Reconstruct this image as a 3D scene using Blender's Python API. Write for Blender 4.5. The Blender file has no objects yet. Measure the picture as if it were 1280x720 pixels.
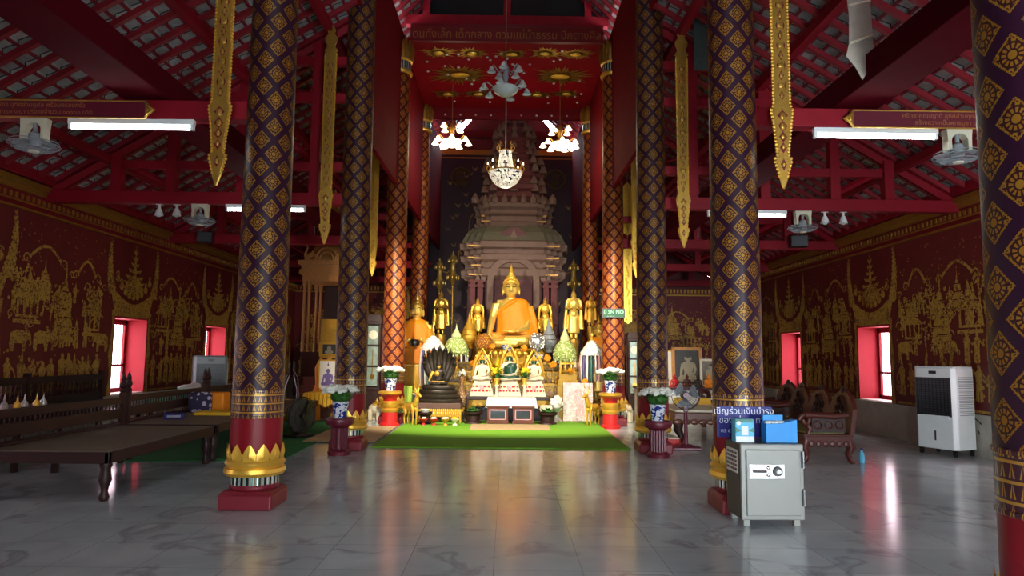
import bpy, math, random
from mathutils import Vector, Matrix
PI = math.pi
rnd = random.Random(11)
SC = bpy.context.scene
COL = SC.collection

# ------------------------------------------------------------------ camera model
F_PX, PITCH, YAW, ROLL, CX, CH = 861.33, .0959, .0063, .0102, .0756, 1.45

def ray(x, y):
    a, b = x - 640, y - 360
    cr, sr = math.cos(ROLL), math.sin(ROLL)
    u, v = a*cr + b*sr, -a*sr + b*cr
    X, Z = u/F_PX, -v/F_PX
    cp, sp = math.cos(PITCH), math.sin(PITCH)
    yy, zz = cp - Z*sp, sp + Z*cp
    cy, sy = math.cos(YAW), math.sin(YAW)
    return X*cy + yy*sy, -X*sy + yy*cy, zz

def px(x, y, Y):
    r = ray(x, y); t = Y/r[1]
    return CX + t*r[0], CH + t*r[2]
def wx(x, Y, y=450): return px(x, y, Y)[0]
def wz(y, Y, x=635): return px(x, y, Y)[1]

# ------------------------------------------------------------------ shader maths
class N:
    nt = None
    def __init__(s, v): s.v = v
    def _m(op, a, b=None, c=None):
        n = N.nt.nodes.new('ShaderNodeMath'); n.operation = op
        for i, q in enumerate((a, b, c)):
            if q is None: continue
            q = q.v if isinstance(q, N) else q
            if isinstance(q, (int, float)): n.inputs[i].default_value = q
            else: N.nt.links.new(q, n.inputs[i])
        return N(n.outputs[0])
    def __add__(a, b): return N._m('ADD', a, b)
    __radd__ = __add__
    def __sub__(a, b): return N._m('SUBTRACT', a, b)
    def __rsub__(a, b): return N._m('SUBTRACT', b, a)
    def __mul__(a, b): return N._m('MULTIPLY', a, b)
    __rmul__ = __mul__
    def __truediv__(a, b): return N._m('DIVIDE', a, b)
    def gt(a, b): return N._m('GREATER_THAN', a, b)
    def lt(a, b): return N._m('LESS_THAN', a, b)
    def fr(a): return N._m('FRACT', a)
    def ab(a): return N._m('ABSOLUTE', a)
    def mx(a, b): return N._m('MAXIMUM', a, b)
    def mn(a, b): return N._m('MINIMUM', a, b)
    def sn(a): return N._m('SINE', a)
    def sq(a): return N._m('SQRT', a)
    def at2(a, b): return N._m('ARCTAN2', a, b)

class Mat:
    """thin wrapper: principled material with node helpers"""
    def __init__(s, name, col=(.5, .5, .5), rough=.5, metal=0, coat=0, spec=None):
        s.m = bpy.data.materials.new(name); s.m.use_nodes = True
        s.nt = s.m.node_tree; N.nt = s.nt
        s.b = s.nt.nodes['Principled BSDF']
        s.b.inputs['Base Color'].default_value = (*col, 1)
        s.b.inputs['Roughness'].default_value = rough
        s.b.inputs['Metallic'].default_value = metal
        if coat: s.b.inputs['Coat Weight'].default_value = coat
        if spec is not None: s.b.inputs['Specular IOR Level'].default_value = spec
        s.m.diffuse_color = (*col, 1)
    def node(s, t, **k):
        n = s.nt.nodes.new(t)
        for a, b in k.items():
            if a in n.inputs: n.inputs[a].default_value = b
            else: setattr(n, a, b)
        return n
    def link(s, a, b):
        s.nt.links.new(a.v if isinstance(a, N) else a, b)
    def coords(s, kind='Object'):
        n = s.node('ShaderNodeTexCoord'); return n.outputs[kind]
    def sep(s, sock):
        n = s.node('ShaderNodeSeparateXYZ'); s.link(sock, n.inputs[0])
        return [N(o) for o in n.outputs]
    def mix(s, fac, a, b):
        n = s.node('ShaderNodeMix', data_type='RGBA')
        ins = [i for i in n.inputs if i.type == 'RGBA']
        f = n.inputs[0]
        if isinstance(fac, (int, float)): f.default_value = fac
        else: s.link(fac, f)
        for q, i in ((a, ins[0]), (b, ins[1])):
            if isinstance(q, tuple): i.default_value = (*q, 1)
            else: s.link(q, i)
        return [o for o in n.outputs if o.type == 'RGBA'][0]
    def noise(s, scale, detail=4, vec=None, dist=0):
        n = s.node('ShaderNodeTexNoise'); n.inputs['Scale'].default_value = scale
        n.inputs['Detail'].default_value = detail; n.inputs['Distortion'].default_value = dist
        s.link(vec if vec is not None else s.coords(), n.inputs['Vector'])
        return N(n.outputs[0])
    def color(s, sock): s.link(sock, s.b.inputs['Base Color'])
    def bump(s, h, strength=.3, dist=.01):
        n = s.node('ShaderNodeBump'); n.inputs['Strength'].default_value = strength
        n.inputs['Distance'].default_value = dist
        s.link(h, n.inputs['Height']); s.link(n.outputs[0], s.b.inputs['Normal'])

M = {}
def mat(key, col, rough=.5, metal=0, var=.15, vs=6, bump=0, bs=40, coat=0, emit=None, es=1, spec=None):
    """named material with a gentle procedural variation"""
    w = Mat(key, col, rough, metal, coat, spec)
    if var:
        n = w.noise(vs, 5)
        lo = tuple(c*(1-var) for c in col); hi = tuple(min(1, c*(1+var)) for c in col)
        w.color(w.mix(n, lo, hi))
    if bump:
        w.bump(w.noise(bs, 6), bump, .01)
    if emit:
        w.b.inputs['Emission Color'].default_value = (*emit, 1)
        w.b.inputs['Emission Strength'].default_value = es
    M[key] = w.m
    return w

def srgb(r, g, b):
    return tuple(((c/255)/12.92 if c/255 <= .04045 else ((c/255+.055)/1.055)**2.4) for c in (r, g, b))

# ------------------------------------------------------------------ mesh builder
class MB:
    def __init__(s):
        s.v = []; s.f = []; s.mi = []; s.uv = {}; s.M = Matrix.Identity(4); s.cur = 0
    def T(s, loc=(0, 0, 0), rz=0, sc=1, rx=0, ry=0):
        if isinstance(sc, (int, float)): sc = (sc, sc, sc)
        s.M = Matrix.Translation(loc) @ Matrix.Rotation(rz, 4, 'Z') @ Matrix.Rotation(ry, 4, 'Y') @ Matrix.Rotation(rx, 4, 'X') @ Matrix.Diagonal((*sc, 1))
        return s
    def add(s, vs, fs, uvs=None):
        b = len(s.v)
        s.v.extend(s.M @ Vector(p) for p in vs)
        for i, f in enumerate(fs):
            if uvs: s.uv[len(s.f)] = uvs[i]
            s.f.append(tuple(b+k for k in f)); s.mi.append(s.cur)
        return s
    def box(s, c, d, top=None, rz=0):
        """box centred at c, full size d; top=(sx,sy) scales the top face"""
        x, y, z = d[0]/2, d[1]/2, d[2]/2
        tx, ty = top or (1, 1)
        vs = [(-x, -y, -z), (x, -y, -z), (x, y, -z), (-x, y, -z), (-x*tx, -y*ty, z), (x*tx, -y*ty, z), (x*tx, y*ty, z), (-x*tx, y*ty, z)]
        cr, sr = math.cos(rz), math.sin(rz)
        vs = [(c[0]+a*cr-b*sr, c[1]+a*sr+b*cr, c[2]+h) for a, b, h in vs]
        return s.add(vs, [(3, 2, 1, 0), (4, 5, 6, 7), (0, 1, 5, 4), (1, 2, 6, 5), (2, 3, 7, 6), (3, 0, 4, 7)])
    def bb(s, x0, x1, y0, y1, z0, z1):
        return s.box(((x0+x1)/2, (y0+y1)/2, (z0+z1)/2), (abs(x1-x0), abs(y1-y0), abs(z1-z0)))
    def lathe(s, prof, n=20, c=(0, 0, 0), uv=False, sq=None, cap=True, a0=0, a1=2*PI, ex=1, ey=1):
        """revolve (r,z) profile; sq: square-ish plan, list of plan radii multipliers"""
        full = abs(a1-a0-2*PI) < 1e-6
        m = n if full else n+1
        vs = []; fs = []; uvs = []
        for r, z in prof:
            for k in range(m):
                a = a0 + (a1-a0)*k/n
                q = 1 if sq is None else sq(a)
                vs.append((c[0]+r*q*ex*math.cos(a), c[1]+r*q*ey*math.sin(a), c[2]+z))
        for i in range(len(prof)-1):
            for k in range(n):
                k2 = (k+1) % m
                fs.append((i*m+k, i*m+k2, (i+1)*m+k2, (i+1)*m+k))
                if uv:
                    z0, z1 = prof[i][1], prof[i+1][1]
                    uvs.append(((k/n, z0), ((k+1)/n, z0), ((k+1)/n, z1), (k/n, z1)))
        if cap and full:
            if prof[0][0] > 1e-5:
                fs.append(tuple(range(m-1, -1, -1)))
                if uv: uvs.append(tuple((0, 0) for _ in range(m)))
            if prof[-1][0] > 1e-5:
                b = (len(prof)-1)*m; fs.append(tuple(range(b, b+m)))
                if uv: uvs.append(tuple((0, 0) for _ in range(m)))
        return s.add(vs, fs, uvs if uv else None)
    def tube(s, pts, r=.01, n=8, closed=False):
        P = [Vector(p) for p in pts]; L = len(P)
        rs = r if isinstance(r, (list, tuple)) else [r]*L
        vs = []; fs = []; u = None
        for i, p in enumerate(P):
            if closed: t = P[(i+1) % L] - P[i-1]
            else: t = P[min(i+1, L-1)] - P[max(i-1, 0)]
            if t.length < 1e-9: t = Vector((0, 0, 1))
            t.normalize()
            if u is None:
                u = t.cross(Vector((0, 0, 1)))
                if u.length < .1: u = t.cross(Vector((0, 1, 0)))
            u = (u - t*u.dot(t))
            if u.length < 1e-6: u = t.cross(Vector((1, 0, 0)))
            u.normalize(); w = t.cross(u)
            for k in range(n):
                a = 2*PI*k/n
                vs.append(p + (u*math.cos(a) + w*math.sin(a))*rs[i])
        for i in range(L if closed else L-1):
            j = (i+1) % L
            for k in range(n):
                k2 = (k+1) % n
                fs.append((i*n+k, i*n+k2, j*n+k2, j*n+k))
        if not closed:
            fs.append(tuple(range(n-1, -1, -1))); fs.append(tuple(range((L-1)*n, L*n)))
        return s.add(vs, fs)
    def ell(s, c, r, n=14, m=9, rx=0, ry=0, rz=0):
        if isinstance(r, (int, float)): r = (r, r, r)
        E = Matrix.Rotation(rz, 3, 'Z') @ Matrix.Rotation(ry, 3, 'Y') @ Matrix.Rotation(rx, 3, 'X')
        vs = []; fs = []; c = Vector(c)
        for i in range(1, m):
            t = PI*i/m
            for k in range(n):
                a = 2*PI*k/n
                vs.append(c + E @ Vector((r[0]*math.sin(t)*math.cos(a), r[1]*math.sin(t)*math.sin(a), r[2]*math.cos(t))))
        top = len(vs); vs.append(c + E @ Vector((0, 0, r[2]))); vs.append(c + E @ Vector((0, 0, -r[2])))
        for i in range(m-2):
            for k in range(n):
                k2 = (k+1) % n
                fs.append((i*n+k2, i*n+k, (i+1)*n+k, (i+1)*n+k2))
        for k in range(n):
            k2 = (k+1) % n
            fs.append((top, k, k2)); fs.append((top+1, (m-2)*n+k2, (m-2)*n+k))
        return s.add(vs, fs)
    def prism(s, poly, y0, y1):
        """polygon in XZ extruded along Y from y0 to y1"""
        n = len(poly)
        vs = [(x, y0, z) for x, z in poly] + [(x, y1, z) for x, z in poly]
        fs = [tuple(range(n)), tuple(range(2*n-1, n-1, -1))]
        for k in range(n):
            k2 = (k+1) % n
            fs.append((k2, k, n+k, n+k2))
        return s.add(vs, fs)
    def slab(s, poly, z0, z1):
        n = len(poly)
        vs = [(x, y, z0) for x, y in poly] + [(x, y, z1) for x, y in poly]
        fs = [tuple(range(n-1, -1, -1)), tuple(range(n, 2*n))]
        for k in range(n):
            k2 = (k+1) % n
            fs.append((k, k2, n+k2, n+k))
        return s.add(vs, fs)
    def mesh(s, name, mats, smooth=False):
        me = bpy.data.meshes.new(name)
        me.from_pydata([tuple(v) for v in s.v], [], s.f)
        for m in (mats if isinstance(mats, (list, tuple)) else [mats]):
            me.materials.append(M[m] if isinstance(m, str) else m)
        me.polygons.foreach_set('material_index', s.mi)
        if s.uv:
            l = me.uv_layers.new(name='UVMap')
            for p in me.polygons:
                q = s.uv.get(p.index)
                if q:
                    for i, li in enumerate(p.loop_indices): l.data[li].uv = q[i]
        if smooth:
            me.shade_smooth()
            me.set_sharp_from_angle(angle=math.radians(smooth if smooth > 1 else 42))
        me.update()
        return me
    def build(s, name, mats, parent=None, loc=(0, 0, 0), rz=0, smooth=False, bevel=0, remesh=0, sub=0, label=None):
        o = bpy.data.objects.new(name, s.mesh(name, mats, smooth))
        COL.objects.link(o)
        o.location = loc; o.rotation_euler = (0, 0, rz)
        if parent is not None: o.parent = parent
        if bevel:
            b = o.modifiers.new('bevel', 'BEVEL'); b.width = bevel; b.segments = 2; b.limit_method = 'ANGLE'
            b.angle_limit = math.radians(40)
        if remesh:
            r = o.modifiers.new('remesh', 'REMESH'); r.mode = 'VOXEL'; r.voxel_size = remesh; r.use_smooth_shade = True
            k = o.modifiers.new('smooth', 'SMOOTH'); k.iterations = 4; k.factor = .5
        if sub:
            q = o.modifiers.new('sub', 'SUBSURF'); q.levels = sub; q.render_levels = sub
        if label: o['label'] = label
        return o

def tag(o, label, cat, group=None, kind=None):
    o['label'] = label; o['category'] = cat
    if group: o['group'] = group
    if kind: o['kind'] = kind
    return o
def thing(name, label, cat, loc=(0, 0, 0), rz=0, group=None, kind=None):
    o = bpy.data.objects.new(name, None); COL.objects.link(o)
    o.location = loc; o.rotation_euler = (0, 0, rz); o.empty_display_size = .1
    return tag(o, label, cat, group, kind)
def struct(o):
    o['kind'] = 'structure'; return o
def dup(root, loc, rz=None, label=None, group=None, scale=None):
    r = root.copy(); COL.objects.link(r); r.location = loc
    if rz is not None: r.rotation_euler = (0, 0, rz)
    if scale is not None: r.scale = (scale,)*3 if isinstance(scale, (int, float)) else scale
    if label: r['label'] = label
    if group: r['group'] = group
    for ch in list(root.children):
        c = ch.copy(); COL.objects.link(c); c.parent = r
        for g in list(ch.children):
            d = g.copy(); COL.objects.link(d); d.parent = c
    return r
def copy_part(o, parent, loc, rot=None):
    c = o.copy(); COL.objects.link(c); c.parent = parent; c.location = loc
    if rot: c.rotation_euler = rot
    return c
def text(name, body, size, m, parent, loc, rot=(PI/2, 0, 0), ext=.001, align='CENTER', wscale=1):
    cu = bpy.data.curves.new(name, 'FONT'); cu.body = body; cu.size = size; cu.extrude = ext
    cu.align_x = align; cu.align_y = 'CENTER'; cu.resolution_u = 2
    t = bpy.data.objects.new('tmp', cu); COL.objects.link(t)
    bpy.context.view_layer.update()
    dg = bpy.context.evaluated_depsgraph_get()
    me = bpy.data.meshes.new_from_object(t.evaluated_get(dg))
    bpy.data.objects.remove(t); bpy.data.curves.remove(cu)
    me.materials.clear(); me.materials.append(M[m]); me.name = name
    o = bpy.data.objects.new(name, me); COL.objects.link(o)
    o.location = loc; o.rotation_euler = rot; o.scale = (wscale, 1, 1)
    if parent is not None: o.parent = parent
    return o
def arc(cx, cz, r, a0, a1, n=10, y=0, rz_=None):
    return [(cx + r*math.cos(a0+(a1-a0)*k/n), y, cz + (rz_ or r)*math.sin(a0+(a1-a0)*k/n)) for k in range(n+1)]
SKY, EXPO, SPOT, CHAN = 33.0, 0.4, 860, 14
# ------------------------------------------------------------------ materials
mat('lacquer_red', srgb(132, 14, 28), .4, var=.18, vs=3, spec=.3)
mat('beam_red', srgb(132, 13, 30), .55, var=.2, vs=3, spec=.25)
mat('rafter_red', srgb(132, 22, 36), .5, var=.2, vs=4)
mat('beam_dark', srgb(74, 7, 18), .85, var=.2, vs=3, spec=.03)
mat('deep_red', srgb(112, 14, 26), .35, var=.15)
mat('board_red', srgb(120, 12, 24), .8, var=.15, vs=3, spec=.1)
mat('canopy_red', srgb(134, 13, 26), .7, var=.15, vs=3, spec=.1)
mat('plinth_red', srgb(124, 26, 40), .45, var=.15)
mat('reveal_red', srgb(172, 24, 42), .65, var=.1)
mat('wall_red', srgb(104, 22, 28), .5, var=.25, vs=2)
mat('back_purple', srgb(62, 22, 40), .5, var=.2, vs=2)
def m_mural(name, ga, gb, base):
    w = Mat(name, ga, .5)
    co = w.coords()
    n = w.noise(26, 6, co, 1.2); k = w.noise(3, 3, co)
    w.color(w.mix((n + k*.35).gt(.62), base, w.mix(w.noise(9, 4, co), ga, gb)))
    M[name] = w.m
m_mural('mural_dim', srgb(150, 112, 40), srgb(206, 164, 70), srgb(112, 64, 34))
mat('gold', srgb(250, 196, 78), .36, .6, var=.1)
mat('gold_bright', srgb(255, 212, 104), .34, .6, var=.06)
mat('gold_old', srgb(178, 138, 60), .38, .75, var=.25, vs=14, bump=.4, bs=60)
mat('gold_paint', srgb(214, 160, 52), .4, .45, var=.25, vs=16, bump=.5, bs=70)
mat('bronze', srgb(176, 140, 60), .3, .85, var=.2)
mat('dark_bronze', srgb(66, 56, 48), .38, .5, var=.25)
mat('robe_orange', srgb(252, 142, 6), .6, var=.14, vs=8)
mat('robe_yellow', srgb(246, 186, 40), .6, var=.15)
mat('black', srgb(18, 18, 20), .35, var=.1)
mat('dark_gray', srgb(58, 58, 62), .4, var=.1)
mat('gray_plastic', srgb(140, 146, 150), .4, var=.08)
mat('white_plastic', srgb(226, 230, 228), .35, var=.05)
mat('offwhite_plastic', srgb(206, 200, 176), .4, var=.06)
mat('cream', srgb(236, 226, 202), .6, var=.1)
mat('ivory', srgb(238, 224, 196), .5, var=.14, vs=12)
mat('white_cloth', srgb(246, 242, 238), .8, var=.05)
mat('white_paint', srgb(240, 236, 230), .5, var=.06)
mat('pink', srgb(236, 170, 176), .6, var=.2)
mat('teal', srgb(42, 120, 108), .4, var=.25)
mat('jade', srgb(28, 70, 50), .3, var=.3)
mat('leaf', srgb(52, 104, 34), .55, var=.35, vs=20)
mat('lime', srgb(176, 204, 70), .55, var=.25, vs=14)
mat('pale_lime', srgb(222, 228, 160), .6, var=.3, vs=22)
mat('petal_white', srgb(244, 244, 230), .6, var=.08, vs=20)
mat('petal_yellow', srgb(252, 214, 30), .6, var=.15, vs=20)
mat('marigold', srgb(255, 150, 12), .6, var=.2, vs=30)
mat('maroon_plastic', srgb(104, 24, 48), .35, var=.12)
mat('maroon', srgb(98, 22, 40), .4, var=.15)
mat('red_paint', srgb(196, 30, 30), .45, var=.12)
mat('blue_card', srgb(48, 150, 226), .5, var=.07)
mat('blue_light', srgb(90, 186, 220), .5, var=.12)
mat('sign_blue', srgb(24, 22, 120), .5, var=.1)
mat('sign_green', srgb(16, 88, 52), .5, var=.1)
mat('led_green', srgb(150, 250, 170), .5, var=0, emit=(.35, 1, .5), es=.2)
mat('white_ink', srgb(225, 228, 240), .6, var=0)
mat('gold_ink', srgb(164, 110, 56), .5, .2, var=.1)
mat('red_ink', srgb(206, 40, 40), .6, var=.1)
mat('silver', srgb(206, 206, 206), .3, .85, var=.12)
mat('steel', srgb(160, 164, 168), .3, .8, var=.06)
mat('chrome', srgb(230, 230, 232), .12, 1, var=0)
mat('safe_gray', srgb(148, 148, 142), .42, .15, var=.05)
mat('safe_dark', srgb(74, 72, 64), .45, .1, var=.08)
mat('wood_dark', srgb(46, 16, 16), .5, var=.3, vs=9)
mat('wood_brown', srgb(104, 52, 32), .4, var=.3, vs=9)
mat('wood_red', srgb(80, 30, 20), .42, var=.3, vs=10)
mat('wood_black', srgb(44, 24, 20), .4, var=.3, vs=9)
mat('wood_gold', srgb(200, 138, 74), .5, .1, var=.25, vs=16, bump=.6, bs=60)
mat('olive_cloth', srgb(132, 128, 66), .8, var=.15)
mat('mat_beige', srgb(116, 100, 84), .6, var=.12, vs=3)
mat('rug_beige', srgb(190, 160, 120), .9, var=.3, vs=14)
mat('green_cloth', srgb(112, 190, 150), .75, var=.15)
mat('paper', srgb(232, 222, 206), .8, var=.1)
mat('photo_gray', srgb(120, 112, 96), .5, var=.7, vs=9)
mat('photo_dark', srgb(60, 58, 54), .5, var=.6, vs=7)
mat('purple_ink', srgb(112, 92, 150), .6, var=.15)
mat('skin_photo', srgb(160, 148, 122), .6, var=.2)
mat('clock_glass', srgb(170, 190, 180), .1, .3, var=.5, vs=8)
mat('dark_glass', srgb(60, 66, 76), .08, 0, var=.2, vs=8)
mat('brick_old', srgb(88, 50, 54), .75, var=.45, vs=5, bump=.6, bs=22)
mat('brick_pale', srgb(106, 80, 70), .7, var=.35, vs=7, bump=.4, bs=30)
mat('brick_green', srgb(78, 74, 58), .7, var=.35, vs=6, bump=.4, bs=26)
mat('brick_red', srgb(92, 36, 38), .7, var=.4, vs=8, bump=.5, bs=26)
mat('brick_gold', srgb(190, 142, 74), .5, .3, var=.4, vs=12, bump=.4, bs=30)
mat('gauze', srgb(176, 164, 150), .8, var=.3, vs=8)
mat('tin_teal', srgb(96, 116, 112), .35, .5, var=.3, vs=12)
mat('tube_glass', (1, 1, 1), .4, var=0, emit=(.88, 1, 1), es=26)
mat('bulb_warm', (1, .96, .85), .4, var=0, emit=(1, .82, .5), es=2.8)
w = mat('crystal_lit', (1, .96, .85), .15, var=.2, vs=40, emit=(1, .86, .6), es=1)
w.nt.nodes.active = None
_v = w.node('ShaderNodeTexVoronoi'); _v.inputs['Scale'].default_value = 34; w.link(w.coords(), _v.inputs['Vector'])
w.link(N(_v.outputs['Distance'])*-2.6+1.75, w.b.inputs['Emission Strength'])
mat('frosted_glass', srgb(204, 214, 212), .25, var=.1)
mat('mirror_dot', srgb(230, 240, 240), .15, .3, var=0)
mat('brass', srgb(206, 156, 70), .3, .9, var=.1)
mat('wire', srgb(150, 130, 90), .5, var=0)
mat('gilt_dark', srgb(110, 88, 40), .4, .6, var=.3, vs=16)
mat('stone_pale', srgb(176, 170, 156), .55, var=.3, vs=5)

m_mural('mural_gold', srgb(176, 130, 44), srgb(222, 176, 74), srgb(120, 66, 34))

def m_floor():
    w = Mat('floor_marble', (.3, .3, .3), .14)
    co = w.coords()
    br = w.node('ShaderNodeTexBrick', offset=0.0, squash=1.0)
    for k, v in (('Scale', 1), ('Mortar Size', .003), ('Brick Width', .6), ('Row Height', .6), ('Bias', 0), ('Mortar Smooth', .3)):
        br.inputs[k].default_value = v
    br.inputs['Color1'].default_value = (.46, .53, .55, 1); br.inputs['Color2'].default_value = (.58, .645, .66, 1)
    br.inputs['Mortar'].default_value = (.21, .21, .21, 1)
    w.link(co, br.inputs['Vector'])
    n = w.noise(1.3, 7, co, 1.4)
    v = w.noise(1.7, 7, co, 1.0)
    vein = ((v-.36).ab()*16).mn(1)
    c1 = w.mix((n-.35)*2.0, br.outputs[0], (.38, .43, .45))
    c2 = w.mix((1-vein)*.5, c1, (.19, .195, .21))
    w.color(c2)
    w.link(w.noise(5, 4, co)*.12 + .10, w.b.inputs['Roughness'])
    w.bump(w.noise(7, 3, co), .02, .01)
    M['floor_marble'] = w.m
m_floor()

def m_carpet():
    w = Mat('carpet_green', srgb(96, 150, 24), .95)
    co = w.coords()
    w.color(w.mix(w.noise(120, 2, co), srgb(92, 150, 20), srgb(130, 186, 40)))
    w.bump(w.noise(220, 2, co), .7, .006)
    M['carpet_green'] = w.m
    w = Mat('carpet_dark', srgb(20, 92, 44), .95)
    co = w.coords()
    w.color(w.mix(w.noise(120, 2, co), srgb(22, 96, 44), srgb(44, 128, 62)))
    w.bump(w.noise(220, 2, co), .7, .006)
    M['carpet_dark'] = w.m
m_carpet()

def m_column(name, ground, gold, edge, gap, metal, nrep=6, P=.268):
    """diamond lattice with a stencilled flower in every diamond; uv = (turn, height in metres)"""
    w = Mat(name, ground, .3)
    u, v, _ = w.sep(w.coords('UV'))
    a, b = u*nrep, v/P
    p = (a+b).fr()-.5; q = (a-b).fr()-.5
    mx = p.ab().mx(q.ab())
    inside = mx.lt(gap)
    r = (p*p+q*q).sq(); th = p.at2(q)
    pet = ((th*12).sn()*.5+.5)
    body = (r.lt(.10)) .mx((pet.gt(.38))*(r.gt(.09))*(((r*40).sn()).gt(-.55))*(mx.lt(gap-.045+(th*16).sn()*.03)))
    ring = (mx.gt(gap-.05))*(mx.lt(gap))*((p*78).sn()*(q*78).sn()).gt(-.55)
    fl = (body.mx(ring))*inside
    n = w.noise(30, 3, w.coords())
    c = w.mix(inside, ground, edge)
    g = w.mix(n, tuple(k*.7 for k in gold), gold)
    w.color(w.mix(fl, c, g))
    w.link(fl*metal, w.b.inputs['Metallic'])
    w.link(fl*.06+.40, w.b.inputs['Roughness']); w.b.inputs['Specular IOR Level'].default_value = .25
    M[name] = w.m
m_column('column_purple', srgb(42, 14, 34), srgb(160, 114, 34), srgb(48, 16, 20), .35, .35)
m_column('column_maroon', srgb(78, 16, 18), srgb(200, 126, 48), srgb(132, 54, 26), .37, .4, 6, .268)

def m_band():
    """stacked stencil rows for the foot of a column"""
    w = Mat('column_band', srgb(60, 20, 34), .35)
    u, v, _ = w.sep(w.coords('UV'))
    f = (v/.08).fr()
    tri = (((u*30).fr()-.5).ab()*2)
    row = f.lt(.16)
    leaf = (tri.lt(.85-f*.8))*(f.gt(.28))*(tri.gt(.28-f*.25))
    w.color(w.mix(row.mx(leaf), srgb(58, 20, 34), srgb(186, 140, 52)))
    w.link(row.mx(leaf)*.4, w.b.inputs['Metallic'])
    M['column_band'] = w.m
    w = Mat('mirror_strips', (.6, .7, .66), .12, .6)
    u, v, _ = w.sep(w.coords('UV'))
    k = (u*26).fr()
    n = w.noise(26, 0, w.coords('UV'))
    c = w.mix(k.lt(.5), srgb(30, 60, 54), srgb(206, 222, 214))
    w.color(w.mix((k.gt(.9)), c, srgb(150, 120, 60)))
    M['mirror_strips'] = w.m
m_band()

def m_tiles():
    w = Mat('roof_tile', (.3, .3, .29), .75)
    x, y, z = w.sep(w.coords())
    n = w.noise(9, 3)
    cell = w.node('ShaderNodeTexBrick', offset=.5)
    for k, v in (('Scale', 1), ('Mortar Size', .012), ('Brick Width', .19), ('Row Height', 10), ('Bias', -.1)):
        cell.inputs[k].default_value = v
    cb = w.node('ShaderNodeCombineXYZ'); w.link(y, cb.inputs[0]); w.link(z*.1+4, cb.inputs[1])
    w.link(cb.outputs[0], cell.inputs['Vector'])
    cell.inputs['Color1'].default_value = (*srgb(186, 190, 186), 1); cell.inputs['Color2'].default_value = (*srgb(146, 150, 146), 1)
    cell.inputs['Mortar'].default_value = (*srgb(34, 30, 30), 1)
    w.color(w.mix((n-.4)*1.2, cell.outputs[0], srgb(88, 84, 80)))
    M['roof_tile'] = w.m
m_tiles()

def m_glass():
    m = bpy.data.materials.new('window_glass'); m.use_nodes = True
    nt = m.node_tree; nt.nodes.clear()
    o = nt.nodes.new('ShaderNodeOutputMaterial'); mx = nt.nodes.new('ShaderNodeMixShader')
    t = nt.nodes.new('ShaderNodeBsdfTransparent'); g = nt.nodes.new('ShaderNodeBsdfGlossy')
    g.inputs['Roughness'].default_value = .05; t.inputs['Color'].default_value = (.56, .48, .49, 1)
    mx.inputs[0].default_value = .06
    nt.links.new(t.outputs[0], mx.inputs[1]); nt.links.new(g.outputs[0], mx.inputs[2]); nt.links.new(mx.outputs[0], o.inputs[0])
    M['window_glass'] = m
    m = bpy.data.materials.new('crystal_beads'); m.use_nodes = True
    nt = m.node_tree; b = nt.nodes['Principled BSDF']
    b.inputs['Base Color'].default_value = (.95, .93, .88, 1); b.inputs['Roughness'].default_value = .1
    b.inputs['Transmission Weight'].default_value = .4
    M['crystal_beads'] = m
m_glass()

def m_porcelain():
    w = Mat('porcelain_blue', (.8, .8, .85), .18)
    n = w.noise(22, 2, w.coords(), 1.0)
    w.color(w.mix(n.gt(.52), srgb(226, 228, 236), srgb(34, 52, 130)))
    M['porcelain_blue'] = w.m
    w = Mat('brown_inlay', (.3, .2, .1), .35)
    v = w.node('ShaderNodeTexVoronoi'); v.inputs['Scale'].default_value = 26; w.link(w.coords(), v.inputs['Vector'])
    n = w.noise(14, 4)
    c = w.mix(n, srgb(84, 50, 32), srgb(190, 140, 84))
    w.color(w.mix(N(v.outputs['Distance']).lt(.28), c, srgb(226, 206, 170)))
    M['brown_inlay'] = w.m
    w = Mat('floral_cloth', (.5, .4, .5), .8)
    v = w.node('ShaderNodeTexVoronoi'); v.inputs['Scale'].default_value = 13; w.link(w.coords(), v.inputs['Vector'])
    d = N(v.outputs['Distance'])
    c = w.mix(d.lt(.42), srgb(48, 36, 66), srgb(196, 182, 200))
    w.color(w.mix(d.lt(.14), c, srgb(214, 92, 40)))
    M['floral_cloth'] = w.m
    w = Mat('painting_rose', (.9, .85, .85), .6)
    n = w.noise(5, 3, w.coords(), 3.0)
    w.color(w.mix(((n-.5).ab()*9).mn(1), srgb(222, 170, 176), srgb(240, 230, 228)))
    M['painting_rose'] = w.m
    w = Mat('marigold_mix', (.9, .6, .1), .6)
    v = w.node('ShaderNodeTexVoronoi'); v.inputs['Scale'].default_value = 30; w.link(w.coords(), v.inputs['Vector'])
    w.color(w.mix(N(v.outputs['Distance']).lt(.35), srgb(150, 84, 20), srgb(236, 170, 40)))
    M['marigold_mix'] = w.m
    w = Mat('lotus_flowers', (.9, .9, .7), .6)
    v = w.node('ShaderNodeTexVoronoi'); v.inputs['Scale'].default_value = 24; w.link(w.coords(), v.inputs['Vector'])
    d = N(v.outputs['Distance'])
    c = w.mix(d.lt(.42), srgb(164, 184, 90), srgb(230, 236, 176))
    w.color(w.mix(d.lt(.2), c, srgb(250, 246, 228)))
    w.bump(d, .6, .02)
    M['lotus_flowers'] = w.m
m_porcelain()
# ------------------------------------------------------------------ hall dimensions
S, W = 2.31, 7.17                      # half spacing of the columns, half width of the hall
ROWS = [2.79, 6.71, 10.63, 14.55, 18.47]
YF, YB = -2.2, 23.5
WT = 3.95                              # top of the aisle walls
PITCH_A = .6
WIN_Y = [5.45, 9.22, 13.35, 17.25]
WW, WZ0, WZ1, WD = 1.2, .62, 2.08, .5

def gz(x, y, z):
    r = ray(x, y); t = (z-CH)/r[2]
    return CX + t*r[0], t*r[1]

# floor
b = MB(); b.bb(-W-.6, W+.6, YF-.6, YB+.4, -.2, 0)
struct(b.build('floor', 'floor_marble'))

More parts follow.
